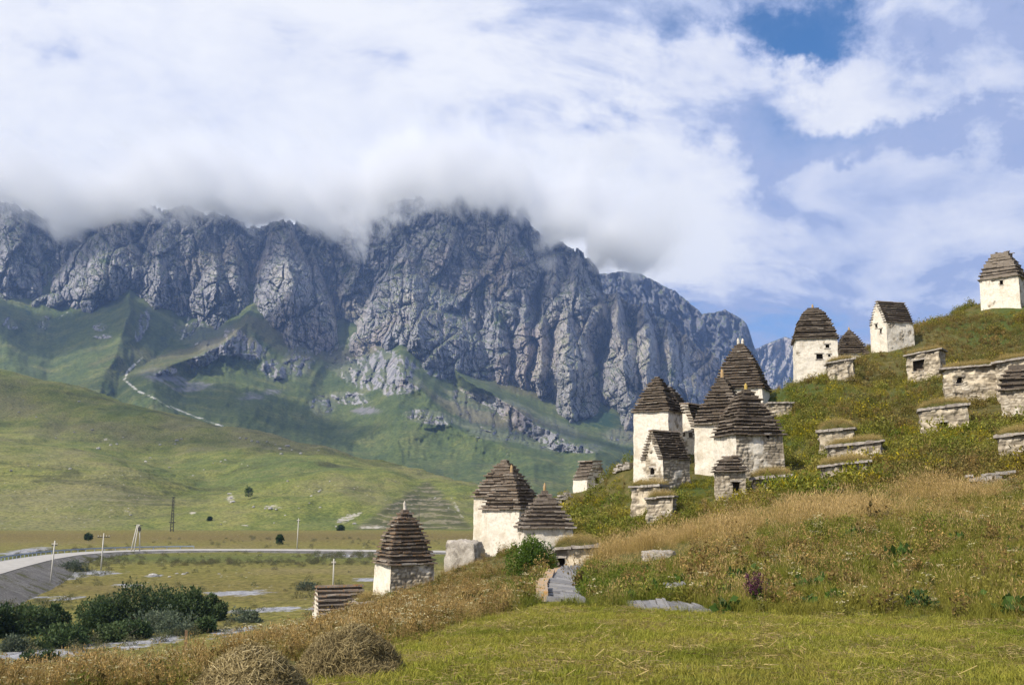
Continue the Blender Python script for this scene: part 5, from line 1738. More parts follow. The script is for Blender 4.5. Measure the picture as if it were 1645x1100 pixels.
def leaf_cloud(nl, size, rx, ry, h, seed, lumps=9, ground=0.1, aspect=0.5, up=0.3, spike=0.0):
    """leaves grouped on the shoots of several overlapping boughs"""
    r = np.random.RandomState(seed)
    L = []
    for i in range(lumps):
        a = r.uniform(0, 2 * pi); d_ = math.sqrt(r.uniform(0, 1)) * 0.72
        hh = h * (1 - 0.55 * d_ ** 1.6) * r.uniform(0.72, 1.05)
        L.append((cos(a) * d_ * rx, sin(a) * d_ * ry, hh, r.uniform(0.30, 0.50) * min(rx, ry)))
    k = r.randint(0, lumps, nl)
    L = np.array(L)[k]
    n_sh = max(30, nl // 14)
    sh = r.normal(size=(n_sh, 3)); sh /= np.linalg.norm(sh, axis=1)[:, None]
    si = r.randint(0, n_sh, nl)
    d3 = sh[si] + r.normal(size=(nl, 3)) * 0.16
    d3 /= np.linalg.norm(d3, axis=1)[:, None]
    rad = r.uniform(0.45, 1.0, nl) ** 0.6 * (1 + spike * r.uniform(0, 1, nl) ** 3)
    px_ = L[:, 0] + d3[:, 0] * rad * L[:, 3]
    py_ = L[:, 1] + d3[:, 1] * rad * L[:, 3]
    zc = L[:, 2] - L[:, 3] * 0.9
    pz_ = zc + d3[:, 2] * rad * L[:, 3] * 1.1
    low = r.uniform(0, 1, nl) < 0.35
    pz_ = np.where(low, r.uniform(0, 1, nl) * np.maximum(zc, 0.2), pz_)
    pz_ = np.maximum(pz_, ground * h * r.uniform(0, 1, nl))
    c = np.stack([px_, py_, pz_], -1)
    u = d3 * 0.7 + r.normal(size=(nl, 3)) * 0.5 + np.array([0, 0, up]); u /= np.linalg.norm(u, axis=1)[:, None]
    v = np.cross(u, r.normal(size=(nl, 3))); v /= np.linalg.norm(v, axis=1)[:, None]
    s = size * r.uniform(0.6, 1.3, nl)[:, None]
    V = np.stack([c, c + u * s * 0.5 + v * s * aspect * 0.5, c + u * s, c + u * s * 0.5 - v * s * aspect * 0.5], 1).reshape(-1, 3)
    Q = np.arange(nl * 4).reshape(-1, 4)
    me = np_mesh('leaves', V, Q, smooth=False)
    lt = r.uniform(0, 1, lumps)[k]
    put_attr(me, 'tone', np.repeat(np.clip(0.35 * lt + 0.65 * r.uniform(0, 1, nl) * 0.9, 0, 1), 4))
    return me


def stems_mesh(rx, ry, h, seed, n=9, r0=0.05, trunk=0.0):
    rg = random.Random(seed)
    b = MB()
    if trunk:
        b.tube([(0, 0, -0.3), (0.03 * h, 0, trunk * h * 0.6), (0.0, 0.02 * h, trunk * h)], [r0 * 1.6, r0 * 1.2, r0], 7)
    for i in range(n):
        a = rg.uniform(0, 2 * pi); d_ = rg.uniform(0.3, 0.85)
        p0 = (0, 0, trunk * h) if trunk else (cos(a) * rx * 0.12, sin(a) * ry * 0.12, -0.1)
        b.tube([p0, (cos(a) * rx * d_ * 0.5, sin(a) * ry * d_ * 0.5, (0.45 + 0.3 * trunk) * h), (cos(a) * rx * d_, sin(a) * ry * d_, h * rg.uniform(0.7, 0.9))], [r0, r0 * 0.6, r0 * 0.2], 5)
    return b


def shrub(name, label, cat, loc, rx, ry, h, seed, m, nl, size, group=None, **kw):
    root = empty(name, loc, rnd.uniform(0, 6), label, cat, group)
    trunk = kw.pop('trunk', 0.0)
    me = leaf_cloud(nl, size, rx, ry, h, seed, **kw)
    me.materials.append(m)
    link('crown' if trunk else 'leaves', me, None, root)
    stems_mesh(rx, ry, h, seed, r0=0.02 * h if trunk else 0.012 * h + 0.01, trunk=trunk).build('trunk' if trunk else 'stems', m_twig, root)
    return root


WB = [(228, 1000, 150, 62, 'g', 'biggest dark willow bush in the middle of the valley thicket'), (165, 1004, 100, 46, 'g', 'dark willow bush on the left shoulder of the big thicket'),
      (302, 996, 95, 54, 'g', 'dark green willow bush on the right shoulder of the big thicket'), (338, 996, 44, 40, 'g', 'small dark bush at the right end of the big thicket'),
      (265, 1012, 130, 30, 's', 'low grey-green scrub spread before the big thicket'), (200, 1026, 90, 30, 'g', 'low dark bush at the foot of the big thicket'), (150, 1026, 60, 26, 'g', 'small low dark bush between the two thickets'),
      (40, 1016, 115, 44, 'g', 'broad dark bush of the thicket at the left edge'), (84, 1010, 46, 44, 'g', 'narrow pointed dark bush right of the left-edge thicket'), (-8, 1022, 70, 52, 'g', 'dark bush cut off by the left picture edge'),
      (92, 1036, 84, 38, 'g', 'round dark bush before the left-edge thicket by the gravel'), (28, 1042, 70, 24, 's', 'low pale scrub bush before the left-edge thicket'), (328, 1016, 42, 26, 'g', 'small bush behind the wooden post'),
      (392, 998, 72, 17, 's', 'low grey-green scrub right of the big thicket'), (300, 1018, 60, 16, 's', 'small pale scrub at the gravel edge below the thicket'), (60, 1064, 60, 18, 'g', 'low bush at the stream bank beside the weeds'),
      (495, 947, 44, 13, 's', 'grey scrub tuft in the meadow left of the thin pale pole'), (120, 918, 60, 16, 's', 'grey-green scrub on the road bank between two poles')]
for i, (x, y, wd, hh, kd, lab) in enumerate(WB):
    q = PZ(x, y, 0.0)
    k = q[1] / 1600.0
    q[2] = float(valley_bump(q[0], q[1]))
    rx, h = wd * k / 2 * 1.08, hh * k * 0.95
    nl = int(min(9000, 260 + 110 * rx * h * 3.4))
    shrub('willow_bush' if kd == 'g' else 'scrub_bush', lab, 'bush', tuple(q), rx, rx * 0.75, h, 40 + i, m_willow if kd == 'g' else m_greyw, nl, 0.42 if kd == 'g' else 0.36, 'bushes along the stream', lumps=max(6, int(rx * 2.2)), spike=0.6)

TR = [(397, 843, 15, 17, 'small round tree alone at the foot of the green hill', 'lone_tree'), (449, 872, 12, 13, 'small dark tree in the brown field left of the thin roadside pole', 'lone_tree'), (142, 867, 10, 11, 'small dark tree in the brown field above the road bend', 'lone_tree'),
      (547, 851, 12, 9, 'tiny bush at the foot of the pale rock outcrop', 'low_bush'), (336, 848, 8, 7, 'tiny bush left of the lone round tree', 'low_bush')]
for i, (x, y, wd, hh, lab, nm) in enumerate(TR):
    q = PZ(x, y, 0.3)
    if y < 856:
        zz = float(hill_f(q[0], q[1]))
        q[2] = max(zz - 0.4, 0.0)
    k = q[1] / 1600.0
    shrub(nm, lab, 'tree' if nm == 'lone_tree' else 'bush', tuple(q), wd * k / 2, wd * k / 2, hh * k, 90 + i, m_treel, 700, 0.75, 'small trees on the valley floor', trunk=0.3 if nm == 'lone_tree' else 0.0, lumps=10)

# ------------------------------------------------------------------ boulders on the green hill
import bmesh


def rock_mesh(seed, flat=0.6, sub=2):
    bm = bmesh.new()
    bmesh.ops.create_icosphere(bm, subdivisions=sub, radius=1.0)
    co = np.array([v.co for v in bm.verts])
    n = fbm(co[:, 0] * 1.1 + seed, co[:, 1] * 1.1, co[:, 2] * 1.1, 3)
    n2 = np.round(3 * perlin(co[:, 0] * 0.9 + seed, co[:, 1] * 0.9 + 4, co[:, 2] * 0.9)) / 3
    co = co * (1 + 0.35 * n + 0.16 * n2)[:, None]
    co[:, 2] *= flat
    for v, c_ in zip(bm.verts, co):
        v.co = c_
    me = bpy.data.meshes.new('boulder')
    bm.to_mesh(me); bm.free()
    return me


m_boul, t = new_mat('boulder_stone')
o_ = t.objco()
b = t.noise(o_, 1.6, 6, 0.7)
c = t.ramp(b, [(0.3, (0.20, 0.185, 0.17)), (0.5, (0.36, 0.34, 0.31)), (0.7, (0.50, 0.475, 0.43))])
c = t.hsv(c, 0.5, 1.0, t.math('ADD', 0.65, t.math('MULTIPLY', t.rand(), 0.5)))
finish(t, c, 0.95, t.bump(b, 0.7, 0.3))
RM = [rock_mesh(s_ * 3.3, 0.65) for s_ in range(5)]
for r_m in RM:
    r_m.materials.append(m_boul)
BO = [(20, 755, 5), (33, 661, 4), (60, 667, 3), (113, 749, 5), (62, 744, 4), (47, 746, 3), (128, 642, 5), (120, 692, 4), (160, 718, 7), (178, 712, 6), (188, 710, 5), (235, 738, 6), (241, 732, 5), (258, 712, 5), (285, 705, 7), (291, 702, 5), (283, 711, 4),
      (273, 748, 4), (342, 741, 3), (355, 738, 4), (363, 735, 4), (390, 742, 3), (400, 745, 3), (450, 718, 7), (464, 714, 8), (470, 720, 4), (452, 726, 6), (483, 725, 6), (512, 720, 5), (405, 705, 5), (395, 702, 6), (415, 708, 6), (385, 700, 5), (430, 708, 4), (442, 711, 4),
      (463, 770, 5), (513, 786, 5), (516, 783, 3), (500, 793, 5), (498, 806, 4), (514, 811, 5), (458, 823, 3), (368, 790, 7), (375, 803, 8), (371, 797, 6), (408, 812, 6), (425, 813, 5), (435, 816, 8), (445, 817, 5), (212, 824, 5), (355, 838, 4), (545, 835, 8), (558, 833, 6),
      (570, 838, 7), (540, 842, 5), (700, 796, 4), (722, 812, 3), (440, 836, 3), (480, 812, 3), (530, 770, 3), (310, 760, 4), (330, 752, 3), (150, 690, 5), (90, 700, 3), (200, 700, 3)]
ORD = ['leftmost', 'second', 'third', 'fourth', 'fifth', 'sixth', 'seventh', 'eighth', 'ninth', 'tenth', 'eleventh', 'twelfth', 'thirteenth', 'fourteenth', 'fifteenth', 'sixteenth', 'seventeenth', 'eighteenth', 'nineteenth', 'twentieth']


def row_labels(items, bands, text):
    """each boulder is named by its row on the hill and its place in that row"""
    out = {}
    for (y0, y1, where) in bands:
        row = sorted([i for i, (x, y, s_) in enumerate(items) if y0 <= y < y1], key=lambda i: items[i][0])
        for k, i in enumerate(row):
            big = 'large' if items[i][2] >= 7 else ('middling' if items[i][2] >= 5 else 'small')
            out[i] = (text % (big, (ORD[k] if k == 0 else ORD[k] + ' from the left'), where))
    return out


LB = row_labels(BO, [(0, 700, 'high under the crest of the green hill'), (700, 716, 'in the top row of the green hillside'), (716, 736, 'in the second row of the green hillside'), (736, 752, 'in the middle row of the green hillside'),
                     (752, 794, 'above the hollow of the green hillside'), (794, 815, 'in the lower row of the green hillside'), (815, 900, 'at the foot of the green hill')], '%s pale boulder, %s %s')
pxy = np.stack(proj(np.stack([Xg, Dg, Zg], -1))[:2], -1)
bg = np.random.RandomState(4)
for i, (x, y, sz) in enumerate(BO):
    d2 = (pxy[..., 0] - x) ** 2 + (pxy[..., 1] - y) ** 2
    cand = np.where(d2 < 9)
    if len(cand[0]) == 0:
        k = np.unravel_index(np.argmin(d2), d2.shape)
    else:
        j = np.argmin(Dg[cand]); k = (cand[0][j], cand[1][j])
    o = link('boulder', RM[i % 5])
    D_ = Dg[k]
    s = sz * D_ / 1600 / 2 * 0.95
    o.location = (Xg[k], D_, Zg[k] - 0.5 + s * 0.12)
    o.scale = (s * bg.uniform(0.8, 1.3), s * bg.uniform(0.8, 1.2), s * bg.uniform(0.7, 1.15))
    o.rotation_euler = (bg.uniform(-.2, .2), bg.uniform(-.2, .2), bg.uniform(0, 6.28))
    o['label'] = LB[i]
    o['category'] = 'boulder'
    o['group'] = 'boulders scattered over the green hill'
VB = [(246, 923, 12), (284, 921, 6), (295, 922, 7), (300, 920, 5), (272, 925, 5), (352, 921, 4), (565, 892, 9), (590, 893, 7), (612, 892, 6), (20, 968, 5), (60, 955, 5), (105, 958, 4), (120, 962, 4)]
LV = row_labels(VB, [(0, 905, 'on the grassy strip beside the valley road'), (905, 940, 'in the open valley meadow behind the bushes'), (940, 1000, 'in the grass below the road bank')], '%s grey boulder, %s %s')
for i, (x, y, sz) in enumerate(VB):
    q = PZ(x, y, 0.1)
    o = link('boulder', RM[(i + 2) % 5])
    s = sz * q[1] / 1600 / 2
    o.location = (q[0], q[1], float(valley_bump(q[0], q[1])) + 0.1 * s)
    o.scale = (s * 1.2, s, s * 0.8)
    o.rotation_euler = (0, 0, i * 1.3)
    o['label'] = LV[i]
    o['category'] = 'boulder'
    o['group'] = 'boulders on the valley meadow'
# ------------------------------------------------------------------ plants of the hillside
def plant_mat(name, trans=0.35, rough=0.6):
    m, t = new_mat(name)
    tint = t.attr('tint', 'INSTANCER', 'Vector')
    fl = t.attr('flw', 'INSTANCER', 'Vector')
    tone = t.attr('tone', out='Fac')
    part = t.attr('flower', out='Fac')
    c = t.mix(tint, fl, part)
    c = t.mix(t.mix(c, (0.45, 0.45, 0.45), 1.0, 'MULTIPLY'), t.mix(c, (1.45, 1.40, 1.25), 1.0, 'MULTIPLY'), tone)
    finish(t, c, rough)
    tr = t.node('ShaderNodeBsdfTranslucent')
    t.put(tr.inputs[0], c)
    mx = t.node('ShaderNodeMixShader')
    mx.inputs[0].default_value = trans
    t.l.new(t.b.outputs[0], mx.inputs[1]); t.l.new(tr.outputs[0], mx.inputs[2])
    t.l.new(mx.outputs[0], t.out.inputs[0])
    return m


m_plant = plant_mat('meadow_plants')


def blades(n, h0, h1, w_, r0, seed, bend=0.35, head=0.0, head_w=0.0):
    r = np.random.RandomState(seed)
    a = r.uniform(0, 2 * pi, n); d_ = r0 * np.sqrt(r.uniform(0, 1, n))
    bx, by = np.cos(a) * d_, np.sin(a) * d_
    h = r.uniform(h0, h1, n)
    la = r.uniform(0, 2 * pi, n); lb = bend * h * r.uniform(0.2, 1.0, n)
    fx, fy = np.cos(la), np.sin(la)
    wa = la + pi / 2 + r.normal(0, 0.6, n)
    wx, wy = np.cos(wa) * w_ / 2, np.sin(wa) * w_ / 2
    B = np.stack([bx, by, np.zeros(n)], -1); W = np.stack([wx, wy, 0 * wx], -1)
    M = np.stack([bx + fx * lb * 0.3, by + fy * lb * 0.3, h * 0.6], -1)
    T_ = np.stack([bx + fx * lb, by + fy * lb, h], -1)
    V = [B - W, B + W, M + W * 0.8, M - W * 0.8, T_]
    V = np.stack(V, 1)
    nb = 5
    o = np.arange(n) * nb
    quads = np.stack([o, o + 1, o + 2, o + 3], -1)
    tris = np.stack([o + 3, o + 2, o + 4], -1)
    V = V.reshape(-1, 3)
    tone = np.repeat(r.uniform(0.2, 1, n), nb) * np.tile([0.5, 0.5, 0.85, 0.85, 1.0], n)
    flower = np.zeros(n * nb)
    if head:
        dv = T_ - M; dv /= np.linalg.norm(dv, axis=1)[:, None]
        W2 = W / (w_ / 2) * head_w / 2
        H = np.stack([T_ - dv * head * 0.3, T_ + dv * head * 0.25 + W2, T_ + dv * head, T_ + dv * head * 0.25 - W2], 1).reshape(-1, 3)
        q2 = np.arange(n * 4).reshape(-1, 4) + len(V)
        V = np.concatenate([V, H]); quads = np.concatenate([quads, q2])
        tone = np.concatenate([tone, np.repeat(r.uniform(0.4, 1, n), 4)])
        flower = np.concatenate([flower, np.ones(n * 4)])
    return V, quads, tris, tone, flower


def weed(n, h0, h1, r0, seed, flat=False, leafn=4, fl=0.035):
    r = random.Random(seed)
    V, Q, T_, F = [], [], [], []

    def strip(a, b, w_, t0, t1):
        a = np.array(a); b = np.array(b)
        an = r.uniform(0, pi)
        s = np.array([cos(an), sin(an), 0]) * w_ / 2
        k = len(V)
        V.extend([a - s, a + s, b + s * 0.7, b - s * 0.7]); Q.append((k, k + 1, k + 2, k + 3)); T_.extend([t0, t0, t1, t1]); F.extend([0] * 4)

    def patch(c, sz, upw, f, tn):
        c = np.array(c)
        d = np.array([r.gauss(0, 1), r.gauss(0, 1), r.gauss(0, 0.25 if upw else 1)]); d /= np.linalg.norm(d)
        e = np.cross(d, [r.gauss(0, 1), r.gauss(0, 1), 3 if upw else r.gauss(0, 1)]); e /= max(1e-6, np.linalg.norm(e))
        k = len(V)
        V.extend([c - d * sz, c + e * sz * 0.6, c + d * sz, c - e * sz * 0.6]); Q.append((k, k + 1, k + 2, k + 3)); T_.extend([tn] * 4); F.extend([f] * 4)
    for i in range(n):
        a = r.uniform(0, 2 * pi); d_ = r0 * math.sqrt(r.random())
        b = (cos(a) * d_, sin(a) * d_, 0)
        h = r.uniform(h0, h1)
        tx, ty = b[0] + r.gauss(0, 0.10) * h, b[1] + r.gauss(0, 0.10) * h
        m_ = ((b[0] + tx) / 2 * 0.98, (b[1] + ty) / 2 * 1.02, h * 0.55)
        t_ = (tx, ty, h)
        strip(b, m_, 0.012, 0.3, 0.5); strip(m_, t_, 0.008, 0.5, 0.7)
        for k in range(leafn):
            f_ = r.uniform(0.1, 0.7)
            patch((b[0] + (tx - b[0]) * f_ + r.gauss(0, 0.03), b[1] + (ty - b[1]) * f_ + r.gauss(0, 0.03), h * f_), r.uniform(0.03, 0.07), False, 0, r.uniform(0.1, 0.7))
        for k in range(r.randint(3, 5)):
            aa = r.uniform(0, 2 * pi); rr = r.uniform(0.04, 0.14)
            e_ = (tx + cos(aa) * rr, ty + sin(aa) * rr, h + (r.uniform(-0.02, 0.03) if flat else r.uniform(-0.16, 0.08)))
            strip((tx, ty, h * 0.86), e_, 0.006, 0.5, 0.6)
            for j in range(3 if flat else 4):
                patch((e_[0] + r.gauss(0, 0.02), e_[1] + r.gauss(0, 0.02), e_[2] + (r.gauss(0, 0.006) if flat else r.gauss(0, 0.025))), fl * r.uniform(0.6, 1.2), flat, 1, r.uniform(0.3, 1))
    return np.array(V), np.array(Q), None, np.array(T_), np.array(F, float)


def herb(n, r0, h, leaf, seed, asp=0.5, fl=0.0):
    r = np.random.RandomState(seed)
    d3 = r.normal(size=(n, 3)); d3[:, 2] = np.abs(d3[:, 2]); d3 /= np.linalg.norm(d3, axis=1)[:, None]
    rad = r.uniform(0.3, 1, n) ** 0.5
    lump = 1 + 0.3 * np.sin(d3[:, 0] * 7 + seed) * np.cos(d3[:, 1] * 6)
    c = d3 * (rad * lump)[:, None] * np.array([r0, r0, h])
    u = d3 * 0.6 + r.normal(size=(n, 3)) * 0.6 + [0, 0, 0.25]; u /= np.linalg.norm(u, axis=1)[:, None]
    v = np.cross(u, r.normal(size=(n, 3))); v /= np.linalg.norm(v, axis=1)[:, None]
    s = leaf * r.uniform(0.6, 1.3, n)[:, None]
    V = np.stack([c, c + u * s * 0.5 + v * s * asp * 0.5, c + u * s, c + u * s * 0.5 - v * s * asp * 0.5], 1).reshape(-1, 3)
    top = (d3[:, 2] > 0.45) & (rad > 0.75) & (r.uniform(0, 1, n) < fl)
    return V, np.arange(n * 4).reshape(-1, 4), None, np.repeat(r.uniform(0, 1, n), 4), np.repeat(top.astype(float), 4)


PLANTS = bpy.data.collections.new('plants')
KIND = {}
_k = 0


def reg(name, variants):
    global _k
    KIND[name] = (_k, len(variants))
    for (V, Q, T_, tone, fl) in variants:
        me = np_mesh('sprig', V, Q, T_, smooth=False)
        put_attr(me, 'tone', tone); put_attr(me, 'flower', fl)
        me.materials.append(m_plant)
        o = bpy.data.objects.new('%04d_%s' % (_k, name), me)
        PLANTS.objects.link(o)
        _k += 1


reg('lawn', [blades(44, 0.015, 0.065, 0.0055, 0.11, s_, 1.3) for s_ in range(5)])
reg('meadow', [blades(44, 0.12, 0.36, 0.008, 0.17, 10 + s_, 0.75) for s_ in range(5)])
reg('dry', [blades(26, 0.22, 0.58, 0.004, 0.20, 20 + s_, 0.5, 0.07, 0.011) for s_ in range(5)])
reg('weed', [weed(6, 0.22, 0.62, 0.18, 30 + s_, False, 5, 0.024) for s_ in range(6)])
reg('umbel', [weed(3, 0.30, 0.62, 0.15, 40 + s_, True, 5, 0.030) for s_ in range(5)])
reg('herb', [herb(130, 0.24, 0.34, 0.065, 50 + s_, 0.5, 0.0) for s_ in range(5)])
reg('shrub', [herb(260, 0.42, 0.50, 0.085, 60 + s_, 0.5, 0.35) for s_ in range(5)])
reg('broad', [herb(34, 0.26, 0.34, 0.20, 70 + s_, 0.75, 0.0) for s_ in range(3)])
def wisp(n, seed):
    r = np.random.RandomState(seed)
    c = np.stack([r.normal(0, 0.10, n), r.normal(0, 0.10, n), r.uniform(0.0, 0.045, n)], -1)
    a = r.normal(0, 0.9, n); L = r.uniform(0.02, 0.075, n)
    d = np.stack([np.cos(a), np.sin(a), r.normal(0, 0.18, n)], -1) * L[:, None]
    s = np.stack([-np.sin(a), np.cos(a), r.normal(0, 0.5, n)], -1) * 0.0024
    V = np.stack([c - d - s, c - d + s, c + d + s, c + d - s], 1).reshape(-1, 3)
    return V, np.arange(n * 4).reshape(-1, 4), None, np.repeat(r.uniform(0, 1, n), 4), np.zeros(n * 4)


reg('wisp', [wisp(34, 90 + s_) for s_ in range(4)])


def scatter(name, kinds, pos, scl, tint, flw, rs, tilt=0.12):
    """one object of instanced sprigs, each with its own place, turn, size and colour"""
    n = len(pos)
    idx = np.zeros(n, np.int32)
    for kd in set(kinds):
        f0, c0 = KIND[kd]
        m_ = kinds == kd
        idx[m_] = f0 + rs.randint(0, c0, m_.sum())
    me = bpy.data.meshes.new(name)
    me.vertices.add(n)
    me.vertices.foreach_set('co', np.asarray(pos, np.float32).ravel())
    a = me.attributes.new('idx', 'INT', 'POINT'); a.data.foreach_set('value', idx)
    rot = np.stack([rs.normal(0, tilt, n), rs.normal(0, tilt, n), rs.uniform(0, 2 * pi, n)], -1)
    put_attr(me, 'rot', rot)
    scl = np.asarray(scl, float)
    if scl.ndim == 1:
        scl = np.stack([scl] * 3, -1)
    put_attr(me, 'scl', scl)
    put_attr(me, 'tint', np.clip(tint, 0.003, 0.9)); put_attr(me, 'flw', np.clip(flw, 0.003, 0.95))
    ng = bpy.data.node_groups.new(name, 'GeometryNodeTree')
    ng.interface.new_socket('Geometry', in_out='INPUT', socket_type='NodeSocketGeometry')
    ng.interface.new_socket('Geometry', in_out='OUTPUT', socket_type='NodeSocketGeometry')
    gi = ng.nodes.new('NodeGroupInput'); go = ng.nodes.new('NodeGroupOutput')
    m2p = ng.nodes.new('GeometryNodeMeshToPoints')
    ci = ng.nodes.new('GeometryNodeCollectionInfo')
    ci.inputs['Collection'].default_value = PLANTS
    ci.inputs['Separate Children'].default_value = True
    ci.inputs['Reset Children'].default_value = True
    ip = ng.nodes.new('GeometryNodeInstanceOnPoints')
    ip.inputs['Pick Instance'].default_value = True

    def na(nm, ty):
        nd = ng.nodes.new('GeometryNodeInputNamedAttribute')
        nd.data_type = ty
        nd.inputs['Name'].default_value = nm
        return nd.outputs['Attribute']
    e2r = ng.nodes.new('FunctionNodeEulerToRotation')
    ng.links.new(na('rot', 'FLOAT_VECTOR'), e2r.inputs[0])
    ng.links.new(gi.outputs[0], m2p.inputs[0])
    ng.links.new(m2p.outputs[0], ip.inputs['Points'])
    ng.links.new(ci.outputs[0], ip.inputs['Instance'])
    ng.links.new(na('idx', 'INT'), ip.inputs['Instance Index'])
    ng.links.new(e2r.outputs[0], ip.inputs['Rotation'])
    ng.links.new(na('scl', 'FLOAT_VECTOR'), ip.inputs['Scale'])
    ng.links.new(ip.outputs[0], go.inputs[0])
    o = link(name, me, None, kind='stuff')
    md = o.modifiers.new('plants', 'NODES')
    md.node_group = ng
    return o


def in_feet(x, y, grow=0.02, low=True):
    m = np.zeros(len(x), bool)
    for ft_ in FEET:
        fx, fy, hw, hd, rot = ft_[:5]
        if not low and len(ft_) > 5:
            continue
        dx_, dy_ = x - fx, y - fy
        u = dx_ * cos(rot) + dy_ * sin(rot); v = -dx_ * sin(rot) + dy_ * cos(rot)
        m |= (np.abs(u) < hw + grow) & (np.abs(v) < hd + grow)
    return m


PATHS = [[(870, 970), (868, 948), (880, 928), (898, 914), (918, 905), (944, 908), (934, 922), (932, 944), (950, 971)], [(1004, 967), (1060, 965), (1122, 972), (1152, 985), (1070, 982), (1010, 977)], [(1060, 945), (1106, 945), (1106, 955), (1060, 955)]]


def in_poly(px, py, poly):
    r = np.zeros(len(px), bool)
    j = len(poly) - 1
    for i in range(len(poly)):
        xi, yi = poly[i]; xj, yj = poly[j]
        r ^= ((yi > py) != (yj > py)) & (px < (xj - xi) * (py - yi) / (yj - yi + 1e-9) + xi)
        j = i
    return r


rs = np.random.RandomState(11)


def sector(n, d0, d1, t0=-0.60, t1=0.60):
    D = np.sqrt(rs.uniform(d0 * d0, d1 * d1, n))
    return rs.uniform(t0, t1, n) * D, D


def pick(r, table):
    """table rows: probability arrays -> chosen index"""
    p_ = np.cumsum(np.stack(table, -1), -1)
    p_ = p_ / p_[:, -1:]
    return (r[:, None] > p_).sum(-1)


def lerp3(a, b, t_):
    return np.asarray(a)[None] * (1 - t_[:, None]) + np.asarray(b)[None] * t_[:, None]


def cols(choices, w_):
    """blend of named colours with weights (n, k)"""
    w_ = w_ / w_.sum(1, keepdims=True)
    return w_ @ np.asarray(choices)


# --- mown lawn
n = 54000
x, y = sector(n, 5.0, 27, -0.70, 0.92)
z = hz_at(x, y)
pz = np.stack([x, y, z], -1)
lm = lawn_mask(x, y, z)
px, py, _ = proj(pz)
keep = (rs.uniform(0, 1, n) < lm) & (rs.uniform(0, 1, n) < np.clip((16 / y) ** 1.0, 0.35, 1)) & ~((in_poly(px, py, PATHS[0]) | in_poly(px, py, PATHS[1])) & (rs.uniform(0, 1, n) > 0.10))
x, y, pz = x[keep], y[keep], pz[keep]
n = len(x)
nA = fbm(x / 1.6, y / 1.6, 1.0, 3); nB = fbm(x / 0.35, y / 0.35, 2.0, 2); nC = fbm(x / 4.5, y / 4.5, 6.0, 2)
w_ = np.stack([np.full(n, 0.9), np.clip(0.75 + 2.0 * nA, 0, 3), np.clip(0.25 + 2.0 * nB, 0, 2), np.clip(0.15 - 2.2 * nA + 0.8 * nC, 0, 2), np.clip(2.2 * fbm(x / 0.8, y / 0.8, 9.0, 3) - 0.15 + 0.8 * nC, 0, 2)], -1) * rs.uniform(0.3, 1.7, (n, 5))
tint = cols([(0.265, 0.285, 0.034), (0.390, 0.325, 0.080), (0.330, 0.365, 0.042), (0.110, 0.140, 0.016), (0.23, 0.160, 0.052)], w_)
scatter('lawn_grass', np.array(['lawn'] * n), pz, rs.uniform(0.7, 1.35, n) * (1 + 0.5 * np.clip(nB, -0.5, 1)), tint, tint, rs, 0.25)
# mown hay left lying
wn = 9000
wx_, wy_ = sector(wn, 6.8, 24, -0.6, 0.6)
wz_ = hz_at(wx_, wy_)
wl_ = lawn_mask(wx_, wy_, wz_)
wm = fbm(wx_ / 1.3, wy_ / 0.6, 21.0, 3) + 0.5 * fbm(wx_ / 5, wy_ / 2.5, 13.0, 2)
kp = (rs.uniform(0, 1, wn) < wl_) & (rs.uniform(-0.25, 0.5, wn) < wm)
wp = np.stack([wx_, wy_, wz_ + 0.015], -1)[kp]
wt = lerp3((0.24, 0.17, 0.065), (0.46, 0.37, 0.17), rs.uniform(0, 1, len(wp)))
scatter('lawn_straw', np.array(['wisp'] * len(wp)), wp, rs.uniform(0.6, 1.3, len(wp)), wt, wt, rs, 0.1)
# in wisps and low herbs in the lawn
k = rs.uniform(0, 1, n) < 0.06
k2 = np.where(k)[0]
kn = np.array(['herb'] * len(k2)); 
tn = cols([(0.13, 0.18, 0.03), (0.24, 0.21, 0.06), (0.16, 0.11, 0.05)], rs.uniform(0.05, 1, (len(k2), 3)) ** 2)
sc = np.stack([rs.uniform(0.25, 0.55, len(k2)), rs.uniform(0.25, 0.55, len(k2)), rs.uniform(0.10, 0.2, len(k2))], -1)
scatter('lawn_herbs', kn, pz[k2] - [0, 0, 0.01], sc, tn, tn, rs, 0.1)

# --- meadow on the whole hillside
GOLD = [(880, 905), (1000, 888), (1150, 862), (1300, 838), (1450, 806), (1560, 796), (1700, 800)]
parts = []
for (nn, d0, d1, dens) in ((36000, 9, 30, 1.0), (46000, 30, 56, 1.0), (44000, 56, 118, 1.0)):
    parts.append(sector(nn, d0, d1, -0.62, 0.92))
x = np.concatenate([a for a, _ in parts]); y = np.concatenate([b for _, b in parts])
z = hz_at(x, y)
pz = np.stack([x, y, z], -1)
px, py, _ = proj(pz)
lm = lawn_mask(x, y, z)
keep = (rs.uniform(0, 1, len(x)) > lm * 1.02) & ~in_feet(x, y) & (z > 1.5)
for pp in PATHS:
    keep &= ~in_poly(px, py, pp)
